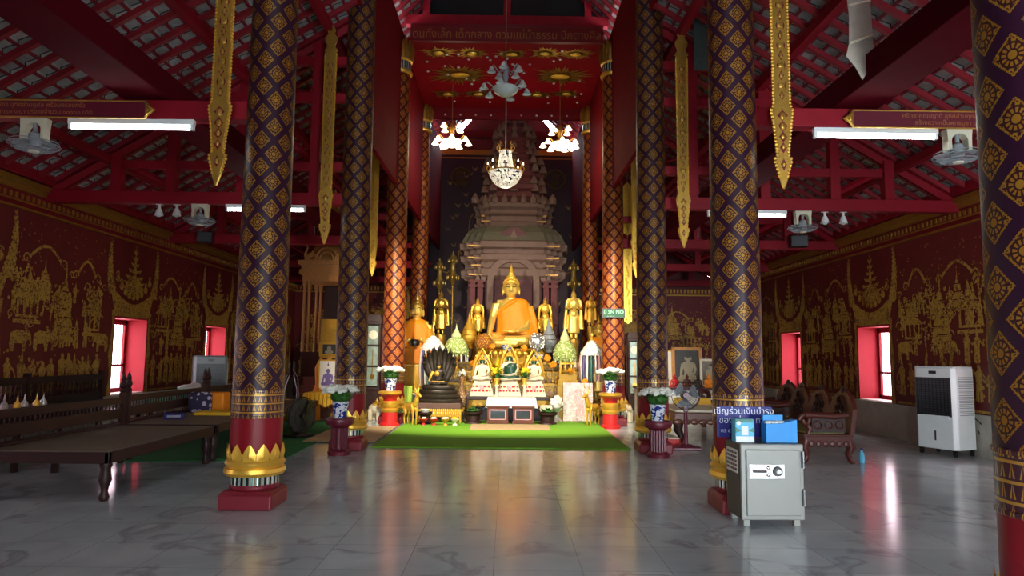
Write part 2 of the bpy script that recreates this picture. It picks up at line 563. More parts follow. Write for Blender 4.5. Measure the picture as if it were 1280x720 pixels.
# side walls with window openings
for sgn, nm in ((-1, 'left'), (1, 'right')):
    b = MB(); x0, x1 = sgn*W, sgn*(W+WD)
    b.bb(x0, x1, YF, YB, 0, WZ0); b.bb(x0, x1, YF, YB, WZ1, WT)
    ys = [YF] + [q for c in WIN_Y for q in (c-WW/2, c+WW/2)] + [YB]
    for k in range(0, len(ys), 2): b.bb(x0, x1, ys[k], ys[k+1], WZ0, WZ1)
    wall = struct(b.build('wall_'+nm, 'wall_red'))
    # marble dado and gilt cornice
    b = MB()
    b.bb(sgn*(W-.03), sgn*W, YF, YB, 0, WZ0-.04); b.bb(sgn*(W-.05), sgn*W, YF, YB, WZ0-.04, WZ0)
    struct(b.build('baseboard_'+nm, 'stone_pale'))
    b = MB()
    b.bb(sgn*(W-.14), sgn*W, YF, YB-.01, 3.86, 3.95); b.bb(sgn*(W-.09), sgn*W, YF, YB-.01, 3.78, 3.86)
    b.cur = 1; b.bb(sgn*(W-.05), sgn*W, YF, YB-.01, 3.55, 3.78); b.cur = 0
    b.bb(sgn*(W-.06), sgn*W, YF, YB-.01, 3.62, 3.645); b.bb(sgn*(W-.06), sgn*W, YF, YB-.01, 3.52, 3.55)
    y = 5.0
    while y < YB-.1:
        b.bb(sgn*(W-.065), sgn*W, y, y+.05, 3.66, 3.74); y += .12
    t = struct(b.build('trim_1' if sgn < 0 else 'trim_2', ['gold_old', 'deep_red']))
    # windows
    for k, c in enumerate(WIN_Y):
        b = MB()
        d = .03
        b.bb(x0, sgn*(W+WD-.02), c-WW/2, c-WW/2+d, WZ0, WZ1); b.bb(x0, sgn*(W+WD-.02), c+WW/2-d, c+WW/2, WZ0, WZ1)
        b.bb(x0, sgn*(W+WD-.02), c-WW/2, c+WW/2, WZ1-d, WZ1)
        n = 'window_%d' % (k+1 if sgn < 0 else k+5)
        win = struct(b.build(n, 'reveal_red'))
        b = MB(); b.bb(x0, sgn*(W+WD-.02), c-WW/2, c+WW/2, WZ0, WZ0+.02)
        b.build('sill', 'white_paint', win)
        b = MB(); xs = sgn*(W+WD-.08)
        def fr(y0, y1, z0, z1, t=.05): b.box((xs, (y0+y1)/2, (z0+z1)/2), (t, y1-y0, z1-z0))
        fr(c-WW/2+.03, c-WW/2+.1, WZ0+.02, WZ1-.03); fr(c+WW/2-.1, c+WW/2-.03, WZ0+.02, WZ1-.03)
        fr(c-WW/2+.03, c+WW/2-.03, WZ1-.13, WZ1-.03); fr(c-WW/2+.03, c+WW/2-.03, WZ0+.02, WZ0+.1)
        fr(c-.035, c+.035, WZ0+.02, WZ1-.03); fr(c-WW/2+.03, c+WW/2-.03, WZ0+.52, WZ0+.56)
        b.build('window_frame', 'lacquer_red', win)
        b = MB()
        for j in range(1, 14):
            yy = c-WW/2+.1+(WW-.2)*j/14
            b.box((xs+sgn*.04, yy, (WZ0+WZ1)/2), (.012, .016, WZ1-WZ0-.1))
        b.build('grille', 'pink', win)
        b = MB(); b.box((xs, c, (WZ0+WZ1)/2), (.006, WW-.12, WZ1-WZ0-.1))
        b.build('pane', 'window_glass', win)

# rear wall with gable, front wall with the wide doorway the daylight comes through
b = MB(); b.bb(-W-WD, W+WD, YB, YB+.4, 0, WT); b.prism([(-W, WT), (W, WT), (S, 8.45), (0, 11), (-S, 8.45)], YB, YB+.4)
struct(b.build('wall_back', 'wall_red'))
b = MB()
DH = 2.7
DOORS = [(-.75, .75), (3.3, 5.7)]
xs = [-W-WD] + [q for d in DOORS for q in d] + [W+WD]
for k in range(0, len(xs), 2): b.bb(xs[k], xs[k+1], YF-.4, YF, 0, DH)
b.bb(-W-WD, W+WD, YF-.4, YF, DH, WT)
b.prism([(-W, WT), (W, WT), (S, 8.45), (0, 11), (-S, 8.45)], YF-.4, YF)
struct(b.build('wall_front', 'wall_red'))
for k, (x0, x1) in enumerate(DOORS):
    b = MB()
    b.bb(x0, x0+.12, YF-.4, YF+.03, 0, DH); b.bb(x1-.12, x1, YF-.4, YF+.03, 0, DH); b.bb(x0, x1, YF-.4, YF+.03, DH-.12, DH)
    d = struct(b.build('door_%d' % (k+1), 'gold_old'))
    for x in (x0+.13, x1-.19):
        b = MB(); b.bb(x, x+.06, YF-.4-(x1-x0)/2, YF-.42, .02, DH-.14); b.build('door_leaf', 'deep_red', d)

# clerestory boards above the column lines
for s, nm in ((-1, 'left'), (1, 'right')):
    b = MB(); b.bb(s*(S-.04), s*(S+.04), 10.63, YB, 5.0, 8.45); b.bb(s*(S-.04), s*(S+.04), YF, 10.63, 6.9, 8.45)
    struct(b.build('wall_clerestory_'+nm, 'board_red'))

# ------------------------------------------------------------------ roofs
def roof_side(sgn):
    zt = lambda ax: WT + PITCH_A*(W-ax) + .02
    L = (W+.35-S); ncour = 30
    b = MB()
    for i in range(ncour):
        a0 = W+.35 - L*i/ncour; a1 = W+.35 - L*(i+1)/ncour
        z0, z1 = zt(a0), zt(a1)
        vs = [(sgn*a0, YF, z0+.10), (sgn*a0, YB, z0+.10), (sgn*a1, YB, z1+.065), (sgn*a1, YF, z1+.065)]
        b.cur = 0; b.add(vs, [(0, 1, 2, 3)])
        b.add([(sgn*a1, YF, z1+.065), (sgn*a1, YB, z1+.065), (sgn*a1, YB, z1+.10), (sgn*a1, YF, z1+.10)], [(0, 1, 2, 3)])
        b.cur = 1; b.box((sgn*(a1+.02), (YF+YB)/2, z1+.05), (.035, YB-YF, .03))
    c = struct(b.build('ceiling', ['roof_tile', 'rafter_red']))
    # rafters
    b = MB(); ang = math.atan(PITCH_A); ln = L/math.cos(ang)
    b.box((0, 0, 0), (ln, .065, .07))
    me = b.mesh('rafter', 'rafter_red')
    y = 4.2; mid = (W+.35+S)/2
    while y < YB:
        o = bpy.data.objects.new('rafter', me); COL.objects.link(o); o.parent = c
        o.location = (sgn*mid, y, zt(mid)); o.rotation_euler = (0, sgn*ang, 0); y += .355
    # purlins (long timbers running the length of the hall)
    def long(ax, z, wd, h, nm='purlin', m='beam_red'):
        q = MB(); q.bb(sgn*(ax-wd/2), sgn*(ax+wd/2), 1.5, YB, z, z+h); q.build(nm, m, c, bevel=.008)
    long(3.53, 3.93, .46, .26, 'purlin', 'beam_dark'); long(5.2, 5.0, .12, .12); long(4.05, zt(4.05)-.19, .12, .13); long(2.75, zt(2.75)-.2, .12, .14)
    long(6.2, zt(6.2)-.19, .12, .13); long(W-.1, 3.97, .16, .14)
    # a truss over every row of columns
    for Y in ROWS+[22.39]:
        q = MB(); q.bb(sgn*(S+.2), sgn*W, Y-.08, Y+.08, 3.73, 3.92); q.build('tie_beam', 'beam_red', c, bevel=.01)
        if Y < 8:
            q = MB(); q.tube([(sgn*(W+.2), Y, zt(W+.2)-.1), (sgn*(S+.1), Y, zt(S+.1)-.1)], .075, 4); q.build('brace', 'beam_dark', c); continue
        q = MB()
        for ax, z1 in ((6.05, 4.55), (5.2, 5.05), (4.1, 5.72), (2.97, 6.35)): q.bb(sgn*(ax-.075), sgn*(ax+.075), Y-.07, Y+.07, 3.92, z1)
        q.build('truss_post', 'beam_red', c)
        q = MB()
        for z, a0, a1 in ((4.28, S+.1, 5.95), (5.4, S+.1, 4.45), (6.0, S+.1, 3.5)): q.bb(sgn*a0, sgn*a1, Y-.06, Y+.06, z, z+.13)
        q.build('collar_beam', 'beam_red', c)
        q = MB(); q.tube([(sgn*5.15, Y, 3.98), (sgn*6.0, Y, 4.42)], .05, 4); q.tube([(sgn*4.05, Y, 4.4), (sgn*5.1, Y, 4.95)], .05, 4)
        q.tube([(sgn*3.0, Y, 4.42), (sgn*4.0, Y, 5.4)], .05, 4); q.tube([(sgn*3.0, Y, 5.5), (sgn*3.9, Y, 5.75)], .045, 4)
        q.tube([(sgn*(W+.2), Y, zt(W+.2)-.1), (sgn*(S+.1), Y, zt(S+.1)-.1)], .075, 4)
        q.build('brace', 'beam_red', c)
    return c
CEIL = {-1: roof_side(-1), 1: roof_side(1)}

def nave_roof():
    b = MB(); nc = 16; x0, z0, sl = 2.75, 8.25, 1.0
    for sgn in (-1, 1):
        for i in range(nc):
            a0 = x0*(1-i/nc); a1 = x0*(1-(i+1)/nc)
            za, zb = z0+(x0-a0)*sl, z0+(x0-a1)*sl
            b.cur = 0
            b.add([(sgn*a0, YF, za+.1), (sgn*a0, YB, za+.1), (sgn*a1, YB, zb+.06), (sgn*a1, YF, zb+.06)], [(0, 1, 2, 3)])
            b.add([(sgn*a1, YF, zb+.06), (sgn*a1, YB, zb+.06), (sgn*a1, YB, zb+.1), (sgn*a1, YF, zb+.1)], [(0, 1, 2, 3)])
            b.cur = 1; b.box((sgn*(a1+.02), (YF+YB)/2, zb+.045), (.035, YB-YF, .03))
    c = struct(b.build('ceiling', ['roof_tile', 'rafter_red']))
    b = MB(); ln = x0*math.sqrt(2); b.box((0, 0, 0), (ln, .065, .07)); me = b.mesh('rafter', 'rafter_red')
    for sgn in (-1, 1):
        y = 9.0
        while y < YB:
            o = bpy.data.objects.new('rafter', me); COL.objects.link(o); o.parent = c
            o.location = (sgn*x0/2, y, z0+x0/2); o.rotation_euler = (0, sgn*PI/4, 0); y += .355
    for Y in ROWS+[22.39]:
        q = MB(); q.bb(-S+.1, S-.1, Y-.09, Y+.09, 8.62, 8.84); q.build('tie_beam', 'beam_red', c)
        q = MB(); q.bb(-1.85, -1.7, Y-.07, Y+.07, 8.56, 9.2); q.bb(1.7, 1.85, Y-.07, Y+.07, 8.56, 9.2); q.bb(-.08, .08, Y-.07, Y+.07, 8.84, 10.9)
        q.build('truss_post', 'beam_red', c)
    q = MB(); q.bb(-2.1, 2.1, 14.68, 14.72, 8.32, 10.4); q.build('dark_gap_screen', 'black', c)  # black sheet added so the unlit nave gap above the canopy stays dark
    return c
CEIL[0] = nave_roof()

# ------------------------------------------------------------------ painted canopy over the altar
CZ = 8.22
b = MB(); b.bb(-S+.06, S-.06, 14.45, 18.6, CZ, CZ+.08)
canopy = struct(b.build('ceiling', 'canopy_red'))
b = MB(); b.bb(-S+.22, S-.22, 14.36, 14.46, CZ-.02, CZ+.32); b.bb(-S+.22, S-.22, 14.34, 14.47, CZ+.30, CZ+.36)
fascia = b.build('name_board', 'deep_red', canopy)
text('lettering', 'ตนทั่งเล็ก เด็กกลาง ดวมแม่น้ำธรรม ปีกตางศีล', .26, 'gold_ink', canopy, (-.0, 14.352, CZ+.12), wscale=.86)
b = MB(); b.bb(-S+.1, S-.1, 18.5, 18.62, CZ-.3, CZ)
b.build('rear_valance', 'deep_red', canopy)
def star(mb, cx, cy, rx, ry, n, z, seed):
    q = random.Random(seed)
    for k in range(n):
        a = 2*PI*k/n + q.uniform(-.05, .05)
        l = q.uniform(.55, 1)*(1 if abs(math.cos(a)) > .7 else .8)
        wdt = .035
        ca, sa = math.cos(a), math.sin(a)
        r0 = .22
        p = lambda r, o: (cx + rx*(r*ca) - o*sa, cy + ry*(r*sa) + o*ca, z)
        mb.add([p(r0, -wdt), p(r0+.35*l, -wdt*.9), p(l, 0), p(r0+.35*l, wdt*.9), p(r0, wdt)], [(0, 1, 2, 3, 4)])
stars = [(575, 93, .92, .85), (700, 95, .92, .85), (538, 65, .5, .42), (590, 66, .48, .42), (640, 67, .5, .4), (681, 66, .48, .42), (725, 67, .5, .42),
         (548, 117, .55, .42), (598, 117, .5, .4), (672, 118, .5, .4), (722, 117, .5, .42)]
for i, (x, y, rx, ry) in enumerate(stars):
    X, Y = gz(x, y, CZ)
    X = max(-1.55, min(1.55, X)) if rx < .9 else X
    b = MB(); star(b, X, Y, rx, ry, 34 if rx > .9 else 22, CZ-.012, i)
    b.cur = 1; b.ell((X, Y, CZ-.02), (rx*.26, ry*.16, .04), 12, 6)
    b.build('star_rosette', ['gold_old', 'gold'], canopy)
q = random.Random(4)
for i in range(46):
    x, y = q.uniform(520, 745), q.uniform(60, 131)
    X, Y = gz(x, y, CZ)
    if abs(X) > 2.0 or not 14.6 < Y < 18.4: continue
    b = MB(); b.ell((X, Y, CZ-.015), (.035, .035, .02), 8, 4); b.build('mirror_boss', 'mirror_dot', canopy)
for i in range(9):
    b = MB(); b.ell((-1.7+.42*i, 18.49, CZ-.2), (.03, .02, .03), 8, 4); b.build('mirror_boss', 'mirror_dot', canopy)

# ------------------------------------------------------------------ murals (stencilled gold on lacquer)
class Mural:
    def __init__(s, fmap, n): s.b = MB(); s.f = fmap; s.r = random.Random(5); s.n = Vector(n)
    def poly(s, pts):
        s.k = getattr(s, 'k', 0)+1; d = s.k*1.2e-6
        s.b.add([Vector(s.f(u, v)) + s.n*d for u, v in pts], [tuple(range(len(pts)))])
    def disc(s, u, v, r, n=9, rv=None):
        s.poly([(u+r*math.cos(2*PI*k/n), v+(rv or r)*math.sin(2*PI*k/n)) for k in range(n)])
    def strip(s, pts, w):
        L = len(pts)
        for i in range(L-1):
            (a, b), (c, d) = pts[i], pts[i+1]
            l = math.hypot(c-a, d-b) or 1e-6
            w0 = w if isinstance(w, (int, float)) else w[i]; w1 = w if isinstance(w, (int, float)) else w[i+1]
            nx, ny = -(d-b)/l, (c-a)/l
            s.poly([(a+nx*w0, b+ny*w0), (c+nx*w1, d+ny*w1), (c-nx*w1, d-ny*w1), (a-nx*w0, b-ny*w0)])
    def person(s, u, v, h):
        q = s.r.uniform; lean = q(-.06, .06)
        P = lambda x, y: (u+(x+lean*y)*h, v+y*h)
        s.disc(*P(0, .92), .07*h, 8)
        s.poly([P(-.05, .86), P(.05, .86), P(.16, .78), P(.12, .5), P(.15, .05), P(.02, 0), P(.0, .35), P(-.03, 0), P(-.14, .04), P(-.11, .5), P(-.16, .78)])
        d = s.r.choice((-1, 1)); e = q(.3, .8)
        s.strip([P(d*.13, .74), P(d*.26, .6), P(d*.32, e)], .03*h)
        if s.r.random() < .35: s.poly([P(-.05, .97), P(.05, .97), P(0, 1.16)])
    def pagoda(s, u, v, w, h, n=5):
        z = v
        for i in range(n):
            f = 1-i/n*.72; hh = h*.62/n
            s.poly([(u-w*f/2, z), (u+w*f/2, z), (u+w*f*.42, z+hh*.72), (u-w*f*.42, z+hh*.72)])
            m = max(2, int(5*f))
            z += hh*.8
            s.strip([(u-w*f*.5, z), (u+w*f*.5, z)], hh*.05)
            z += hh*.2
        s.poly([(u-w*.14, z), (u+w*.14, z), (u+w*.05, z+h*.12), (u, v+h), (u-w*.05, z+h*.12)])
    def flame(s, u, v, w, h, n=6):
        R_ = []; L_ = []
        for i in range(n+1):
            t = i/n; ww = w/2*(1-t)**.8*(1+.25*math.sin(t*7))
            R_ += [(u+ww, v+h*t), (u+ww*1.25+.01, v+h*(t+.6/n)), ] if i < n else [(u, v+h*1.1)]
            L_ += [(u-ww, v+h*t), (u-ww*1.25-.01, v+h*(t+.6/n)), ] if i < n else []
        for i in range(len(L_)//2):
            a, c = R_[2*i], R_[2*i+1]; a2, c2 = L_[2*i], L_[2*i+1]
            s.poly([a2, a, c, ((a[0]+a2[0])/2+.3*(c[0]-u), c[1]-.2*h/n), (u, c[1]-.05*h/n), ((a[0]+a2[0])/2+.3*(c2[0]-u), c2[1]-.2*h/n), c2])
        s.poly([(u-w*.1, v+h*.3), (u+w*.1, v+h*.3), (u, v+h*1.12)])
    def curl(s, u, v, r, d=1, w=.02, turns=1.4):
        pts = [(u+d*r*(1-t/18)*math.cos(t*turns*2*PI/18), v+r*(1-t/18)*math.sin(t*turns*2*PI/18)) for t in range(17)]
        s.strip(pts, [w*(1-t/24) for t in range(17)])
    def horn(s, u, v, d, h):
        for i in range(13):
            t = i/12
            uu = u + d*(.34*t*(1-t)*1.3 + .08*t); vv = v + h*t
            r = .085*(1-t)+.02
            s.disc(uu+s.r.uniform(-.02, .02), vv, r, 7); s.curl(uu + d*r, vv+.02, r*.9, d, .012)
            s.disc(uu-d*r*1.5, vv+.02, r*.5, 6)
    def vine(s, u, v, l, a):
        pts = [(u+l*t/20, v+a*math.sin(PI*t/20)) for t in range(21)]
        s.strip(pts, .025); s.curl(u-.06, v-.02, .09, 1, .018); s.curl(u+l+.07, v-.03, .1, -1, .018)
        s.curl(u+l+.28, v-.16, .07, -1, .014)
    def tree(s, u, v, h):
        s.strip([(u, v), (u+.03, v+h*.6)], .02)
        for _ in range(34):
            a = s.r.uniform(0, 2*PI); r = s.r.random()**.5
            s.disc(u+r*.3*h*math.cos(a), v+h*.68+r*.32*h*math.sin(a), s.r.uniform(.012, .035), 5)
    def elephant(s, u, v, h, d=1):
        P = lambda x, y: (u+d*x*h, v+y*h)
        s.poly([P(-.6, .3), P(-.55, .8), P(-.2, .95), P(.3, .9), P(.55, .95), P(.72, .75), P(.8, .3), P(.72, .3), P(.62, .55), P(.45, .45), P(.4, 0), P(.22, 0), P(.2, .35), P(-.3, .35), P(-.32, 0), P(-.5, 0)])
    def temple(s, u, v, w, h):
        s.strip([(u-w*.5, v), (u+w*.5, v)], .03); s.strip([(u-w*.42, v+.08), (u+w*.42, v+.08)], .02)
        for x in (-.36, -.12, .12, .36): s.strip([(u+w*x, v+.08), (u+w*x, v+h*.45)], .025)
        s.poly([(u-w*.6, v+h*.45), (u+w*.6, v+h*.45), (u+w*.3, v+h*.62), (u-w*.3, v+h*.62)])
        s.poly([(u-w*.38, v+h*.64), (u+w*.38, v+h*.64), (u+w*.12, v+h*.82), (u, v+h*1.08), (u-w*.12, v+h*.82)])
    def scene(s, u0, u1, v0=.72, v1=2.75, seed=0):
        """one stretch of narrative painting"""
        s.r = random.Random(seed); q = s.r.uniform
        l = u1-u0
        s.vine(u0+.15*l, v1+.1+q(-.1, .1), l*.3, .22); s.vine(u0+.62*l, v1-.05+q(-.1, .1), l*.2, .25)
        for _ in range(int(l*26)):                           # little dashes for the sky
            uu, vv = q(u0, u1), q(v1, v1+.65); a = q(0, PI)
            s.strip([(uu, vv), (uu+.03*math.cos(a), vv+.03*math.sin(a))], .008)
        s.pagoda(u0+l*q(.4, .55), v0+.85, .62, 1.35, 6); s.temple(u0+l*q(.12, .22), v0+1.15, .6, .75); s.temple(u0+l*q(.75, .85), v0+1.0, .55, .7)
        s.pagoda(u0+l*.3, v0+1.55, .36, .6, 3)
        u = u0+.12
        while u < u1-.1:
            s.person(u, v0+q(0, .08), q(.5, .68)); u += q(.17, .3)
        u = u0+.1
        while u < u1-.1:
            k = s.r.random()
            if k < .16: s.elephant(u+.2, v0+.7, .34, s.r.choice((-1, 1))); u += .5
            elif k < .8: s.person(u, v0+.68+q(-.05, .1), q(.38, .5)); u += q(.15, .3)
            else: s.tree(u, v0+.75, .6); u += .3
        for _ in range(int(l*6)):
            s.person(q(u0+.1, u1-.1), v0+q(1.2, 1.55), q(.28, .4))
        for _ in range(int(l*3.6)):
            s.tree(q(u0+.1, u1-.1), v0+q(1.1, 1.6), q(.35, .55))
        for _ in range(int(l*30)):
            s.disc(q(u0, u1), q(v0+.05, v1-.1), q(.012, .04), 6)
        for _ in range(int(l*12)):
            s.curl(q(u0, u1), q(v0, v1-.2), q(.05, .12), s.r.choice((-1, 1)), .014)
        s.strip([(u0, v0-.06), (u1, v0-.06)], .02)
    def window(s, c, z0=WZ0, z1=WZ1, ww=WW):
        h = ww/2
        s.poly([(c-h, z1+.005), (c+h, z1+.005), (c+h+.04, z1+.12), (c+h+.18, z1+.55), (c+h*.7, z1+.36), (c+h*.3, z1+.27), (c, z1+.25), (c-h*.3, z1+.27), (c-h*.7, z1+.36), (c-h-.18, z1+.55), (c-h-.04, z1+.12)])
        for d in (-1, 1):
            x = c+d*h
            s.poly([(x+d*.005, z0), (x+d*.12, z0), (x+d*.07, z0+.4), (x+d*.13, z0+.75), (x+d*.06, z1-.2), (x+d*.1, z1+.1), (x+d*.005, z1+.1)])
            s.horn(c+d*(h+.16), z1+.5, d*.55, .95)
        for k in range(9):
            t = -1+2*k/8; s.disc(c+t*h*.95, z1+.36+.3*t*t+.04, .075, 7); s.curl(c+t*h*.95, z1+.47+.32*t*t, .06, 1 if t > 0 else -1, .014)
        s.flame(c, z1+.5, .55, .85, 7); s.disc(c, z1+.62, .27, 10, .16)
mur = {}
for sgn, nm in ((-1, 'left'), (1, 'right')):
    m = Mural(lambda u, v, g=sgn: (g*(W-.004), u, v), (-sgn, 0, 0))
    for c in WIN_Y[1:]: m.window(c)
    for k, (a, z) in enumerate(((6.1, 8.3), (10.0, 12.55), (14.1, 16.45), (18.0, 20.6), (20.6, 23.2))): m.scene(a, z, seed=10*k+(3 if sgn > 0 else 0)+1)
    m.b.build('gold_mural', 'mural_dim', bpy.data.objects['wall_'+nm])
m = Mural(lambda u, v: (u, YB-.004, v), (0, -1, 0))
wb = bpy.data.objects['wall_back']
for s in (-1, 1): m.scene(min(s*3.0, s*7.0), max(s*3.0, s*7.0), seed=50+s)
m.person(4.75, 1.6, 1.5); m.pagoda(5.7, 2.0, .8, 1.2, 5)
for s in (-1, 1): m.window(s*4.05, .62, 2.2, 1.0)
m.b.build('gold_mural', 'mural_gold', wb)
# trims of the rear wall
b = MB()
for s in (-1, 1):
    b.bb(s*2.95, s*W, YB-.1, YB, 3.86, 3.95); b.bb(s*2.95, s*W, YB-.05, YB, 3.5, 3.54)
    b.bb(s*3.0, s*3.14, YB-.08, YB, 3.95, 5.3)
    y = 3.0
    while y < W: b.bb(s*y, s*(y+.05), YB-.05, YB, 3.6, 3.72); y += .12
struct(b.build('trim_3', 'gold_old'))
# purple centre panel in its gilt frame
b = MB(); b.bb(-2.8, 2.8, YB-.03, YB-.001, 0, 8.5)
panel = struct(b.build('wall_panel', 'back_purple'))
b = MB()
for s in (-1, 1):
    b.bb(s*2.8, s*2.62, YB-.09, YB-.03, 5.35, 8.5); b.bb(s*2.58, s*2.54, YB-.06, YB-.03, 5.3, 8.2); b.bb(s*2.62, s*3.6, YB-.09, YB-.03, 5.3, 5.48)
    for k in range(24): b.bb(s*2.52, s*2.46, YB-.05, YB-.03, 5.4+k*.12, 5.46+k*.12)
b.bb(-2.8, 2.8, YB-.09, YB-.03, 8.34, 8.52); b.bb(-2.5, 2.5, YB-.06, YB-.03, 8.22, 8.26)
struct(b.build('trim_4', 'gold_old'))
for nm, x in (('moon', 576), ('sun', 694)):
    X, Z = px(x, 222 if x < 600 else 225, YB)
    b = MB(); pts = [(X+.33*math.cos(2*PI*k/28), YB-.04, Z+.33*math.sin(2*PI*k/28)) for k in range(28)]
    b.tube(pts, .035, 6, True)
    q = random.Random(x)
    for k in range(22):
        a, r = q.uniform(0, 2*PI), q.random()**.5*.24
        b.tube(arc(X+r*math.cos(a), Z+r*math.sin(a), .07, q.uniform(0, 6), q.uniform(6, 10), 6, YB-.035), .016, 5)
    b.build('medallion', 'gilt_dark', panel)
m = Mural(lambda u, v: (u, YB-.034, v), (0, -1, 0))
q = random.Random(8)
for k in range(60):
    u, v = q.uniform(-2.3, 2.3), q.uniform(2.2, 7.9)
    if abs(u) < .9: continue
    m.poly([(u-.1, v+.08), (u-.02, v-.06), (u+.05, v-.07), (u+.1, v+.1), (u+.05, v+.02), (u, v+.0)])
for s in (-1, 1):
    pts = [(s*2.3, 4.3), (s*2.0, 4.2), (s*1.8, 4.45), (s*1.65, 4.6), (s*1.6, 5.0), (s*1.5, 4.8), (s*1.45, 5.2), (s*1.35, 5.1), (s*1.3, 5.5), (s*1.25, 6.1), (s*1.0, 6.5), (s*.95, 6.0)]
    m.strip(pts, .02)
m.b.build('bird_stencil', 'mural_dim', panel)

# ------------------------------------------------------------------ columns
def make_column(lab, x, y, style, capital):
    t = thing('temple_column', lab, 'column', (x, y, 0), 0, None, 'thing')
    b = MB()
    h = .245
    b.slab([(-h, -h), (h, -h), (h, h), (-h, h)], 0, .14)
    b.add([(-h, -h, .14), (h, -h, .14), (h, h, .14), (-h, h, .14), (-h+.03, -h+.03, .175), (h-.03, -h+.03, .175), (h-.03, h-.03, .175), (-h+.03, h-.03, .175)],
          [(0, 1, 5, 4), (1, 2, 6, 5), (2, 3, 7, 6), (3, 0, 4, 7), (4, 5, 6, 7)])
    b.lathe([(.225, .17), (.225, .225)], 28)
    b.build('plinth', 'plinth_red', t, bevel=.02)
    b = MB(); b.lathe([(.222, .22), (.222, .30)], 40, uv=True, cap=False); b.build('mirror_band', 'mirror_strips', t, smooth=True)
    b = MB(); b.lathe([(.225, .295), (.262, .30), (.282, .33), (.275, .365), (.255, .375), (.262, .385), (.275, .41), (.262, .435), (.242, .445), (.23, .45)], 36)
    b.build('base_molding', 'gold', t, smooth=True)
    b = MB(); n = 13
    for k in range(n):
        a = 2*PI*k/n; b.T((0, 0, 0), a)
        p = [(0, .44), (.055, .445), (.062, .50), (.035, .555), (0, .60), (-.035, .555), (-.062, .50), (-.055, .445)]
        b.add([(.245+.012*math.sin(PI*i/8), u, v) for i, (u, v) in enumerate(p)] + [(.262, 0, .5)], [(i, (i+1) % 8, 8) for i in range(8)])
        b.ell((.252, 0, .5), (.016, .02, .045), 6, 5)
    b.M = Matrix.Identity(4); b.build('lotus_petal_band', 'gold', t)
    b = MB(); b.lathe([(.238, .44), (.237, .84)], 36, cap=False); b.build('shaft_foot', 'lacquer_red', t, smooth=True)
    b = MB(); b.lathe([(.24, .83), (.246, .835), (.246, .85), (.239, .855), (.238, 1.07), (.246, 1.075), (.246, 1.09), (.238, 1.095)], 36, uv=True, cap=False)
    b.build('stencil_band', 'column_band', t, smooth=True)
    top = 7.5 if capital else 8.4
    b = MB(); b.lathe([(.237 - .032*i/12, 1.09+(top-1.09)*i/12) for i in range(13)], 40, uv=True, cap=False)
    b.build('shaft', style, t, smooth=True)
    if capital:
        b = MB(); b.lathe([(.2, 7.48), (.25, 7.49), (.262, 7.53), (.24, 7.57), (.22, 7.58)], 28); b.lathe([(.22, 7.75), (.25, 7.77), (.255, 7.8), (.22, 7.82)], 28)
        b.build('capital_ring', 'gold', t, smooth=True)
        b = MB(); b.lathe([(.225, 7.57), (.235, 7.66), (.225, 7.76)], 28, uv=True, cap=False); b.build('jewelled_collar', 'mirror_strips', t, smooth=True)
        b = MB()
        for ring, (n, r, h, sz) in enumerate(((10, .215, .42, 1), (10, .17, .56, 1))):
            for k in range(n):
                a = 2*PI*(k+.5*ring)/n; b.T((0, 0, 7.8), a)
                b.tube([(r, 0, 0), (r+.02, 0, h*.35), (r+.035, 0, h*.7), (r+.03, 0, h)], [.05, .056, .042, .006], 6)
        b.M = Matrix.Identity(4); b.lathe([(.19, 7.8), (.14, 8.2)], 16, cap=False)
        b.build('lotus_capital', 'gold_old', t, smooth=True)
    return t
PU, MA = 'column_purple', 'column_maroon'
make_column('purple column with gold diamonds at the near end of the long dark daybeds', -S, ROWS[1], PU, 0)
make_column('purple column with gold diamonds standing directly behind the gray safe', S, ROWS[1], PU, 0)
make_column('dark patterned column closest to the camera, cut off by the picture edge', S, ROWS[0], PU, 0)
make_column('purple diamond column behind a flower stand, beside the black disc fan', -S, ROWS[2], PU, 0)
make_column('purple diamond column behind a flower stand, beside the maroon standing fan', S, ROWS[2], PU, 0)
make_column('maroon lotus-topped column between the tall clock and the robed statue holding a bowl', -S, ROWS[3], MA, 1)
make_column('maroon lotus-topped column carrying the small green sign', S, ROWS[3], MA, 1)
make_column('maroon lotus-topped column farther back, rising behind the robed statue holding a bowl', -S, ROWS[4], MA, 1)
make_column('maroon lotus-topped column farther back, rising behind the white tasselled lamp', S, ROWS[4], MA, 1)

# carpets
b = MB(); b.bb(-2.0, 2.0, 10.78, 15.1, .001, .022)
tag(b.build('carpet', 'carpet_green', bevel=.008), 'bright green carpet spread before the altar between the columns', 'carpet')
b = MB(); b.slab([(-6.2, 9.1), (-2.92, 9.45), (-3.1, 14.9), (-6.2, 14.9)], .001, .014)
tag(b.build('carpet', 'carpet_dark'), 'darker green carpet lying under and beyond the long daybeds', 'carpet')
b = MB(); b.bb(-3.2, -2.05, 11.3, 13.65, .016, .03)
tag(b.build('rug', 'rug_beige'), 'beige woven rug beside the green carpet, behind the left flower stand', 'rug')
b = MB(); b.bb(-.62, .92, 13.2, 14.2, .024, .036)
tag(b.build('rug', 'rug_beige'), 'beige rug on the green carpet in front of the donation boxes', 'rug')
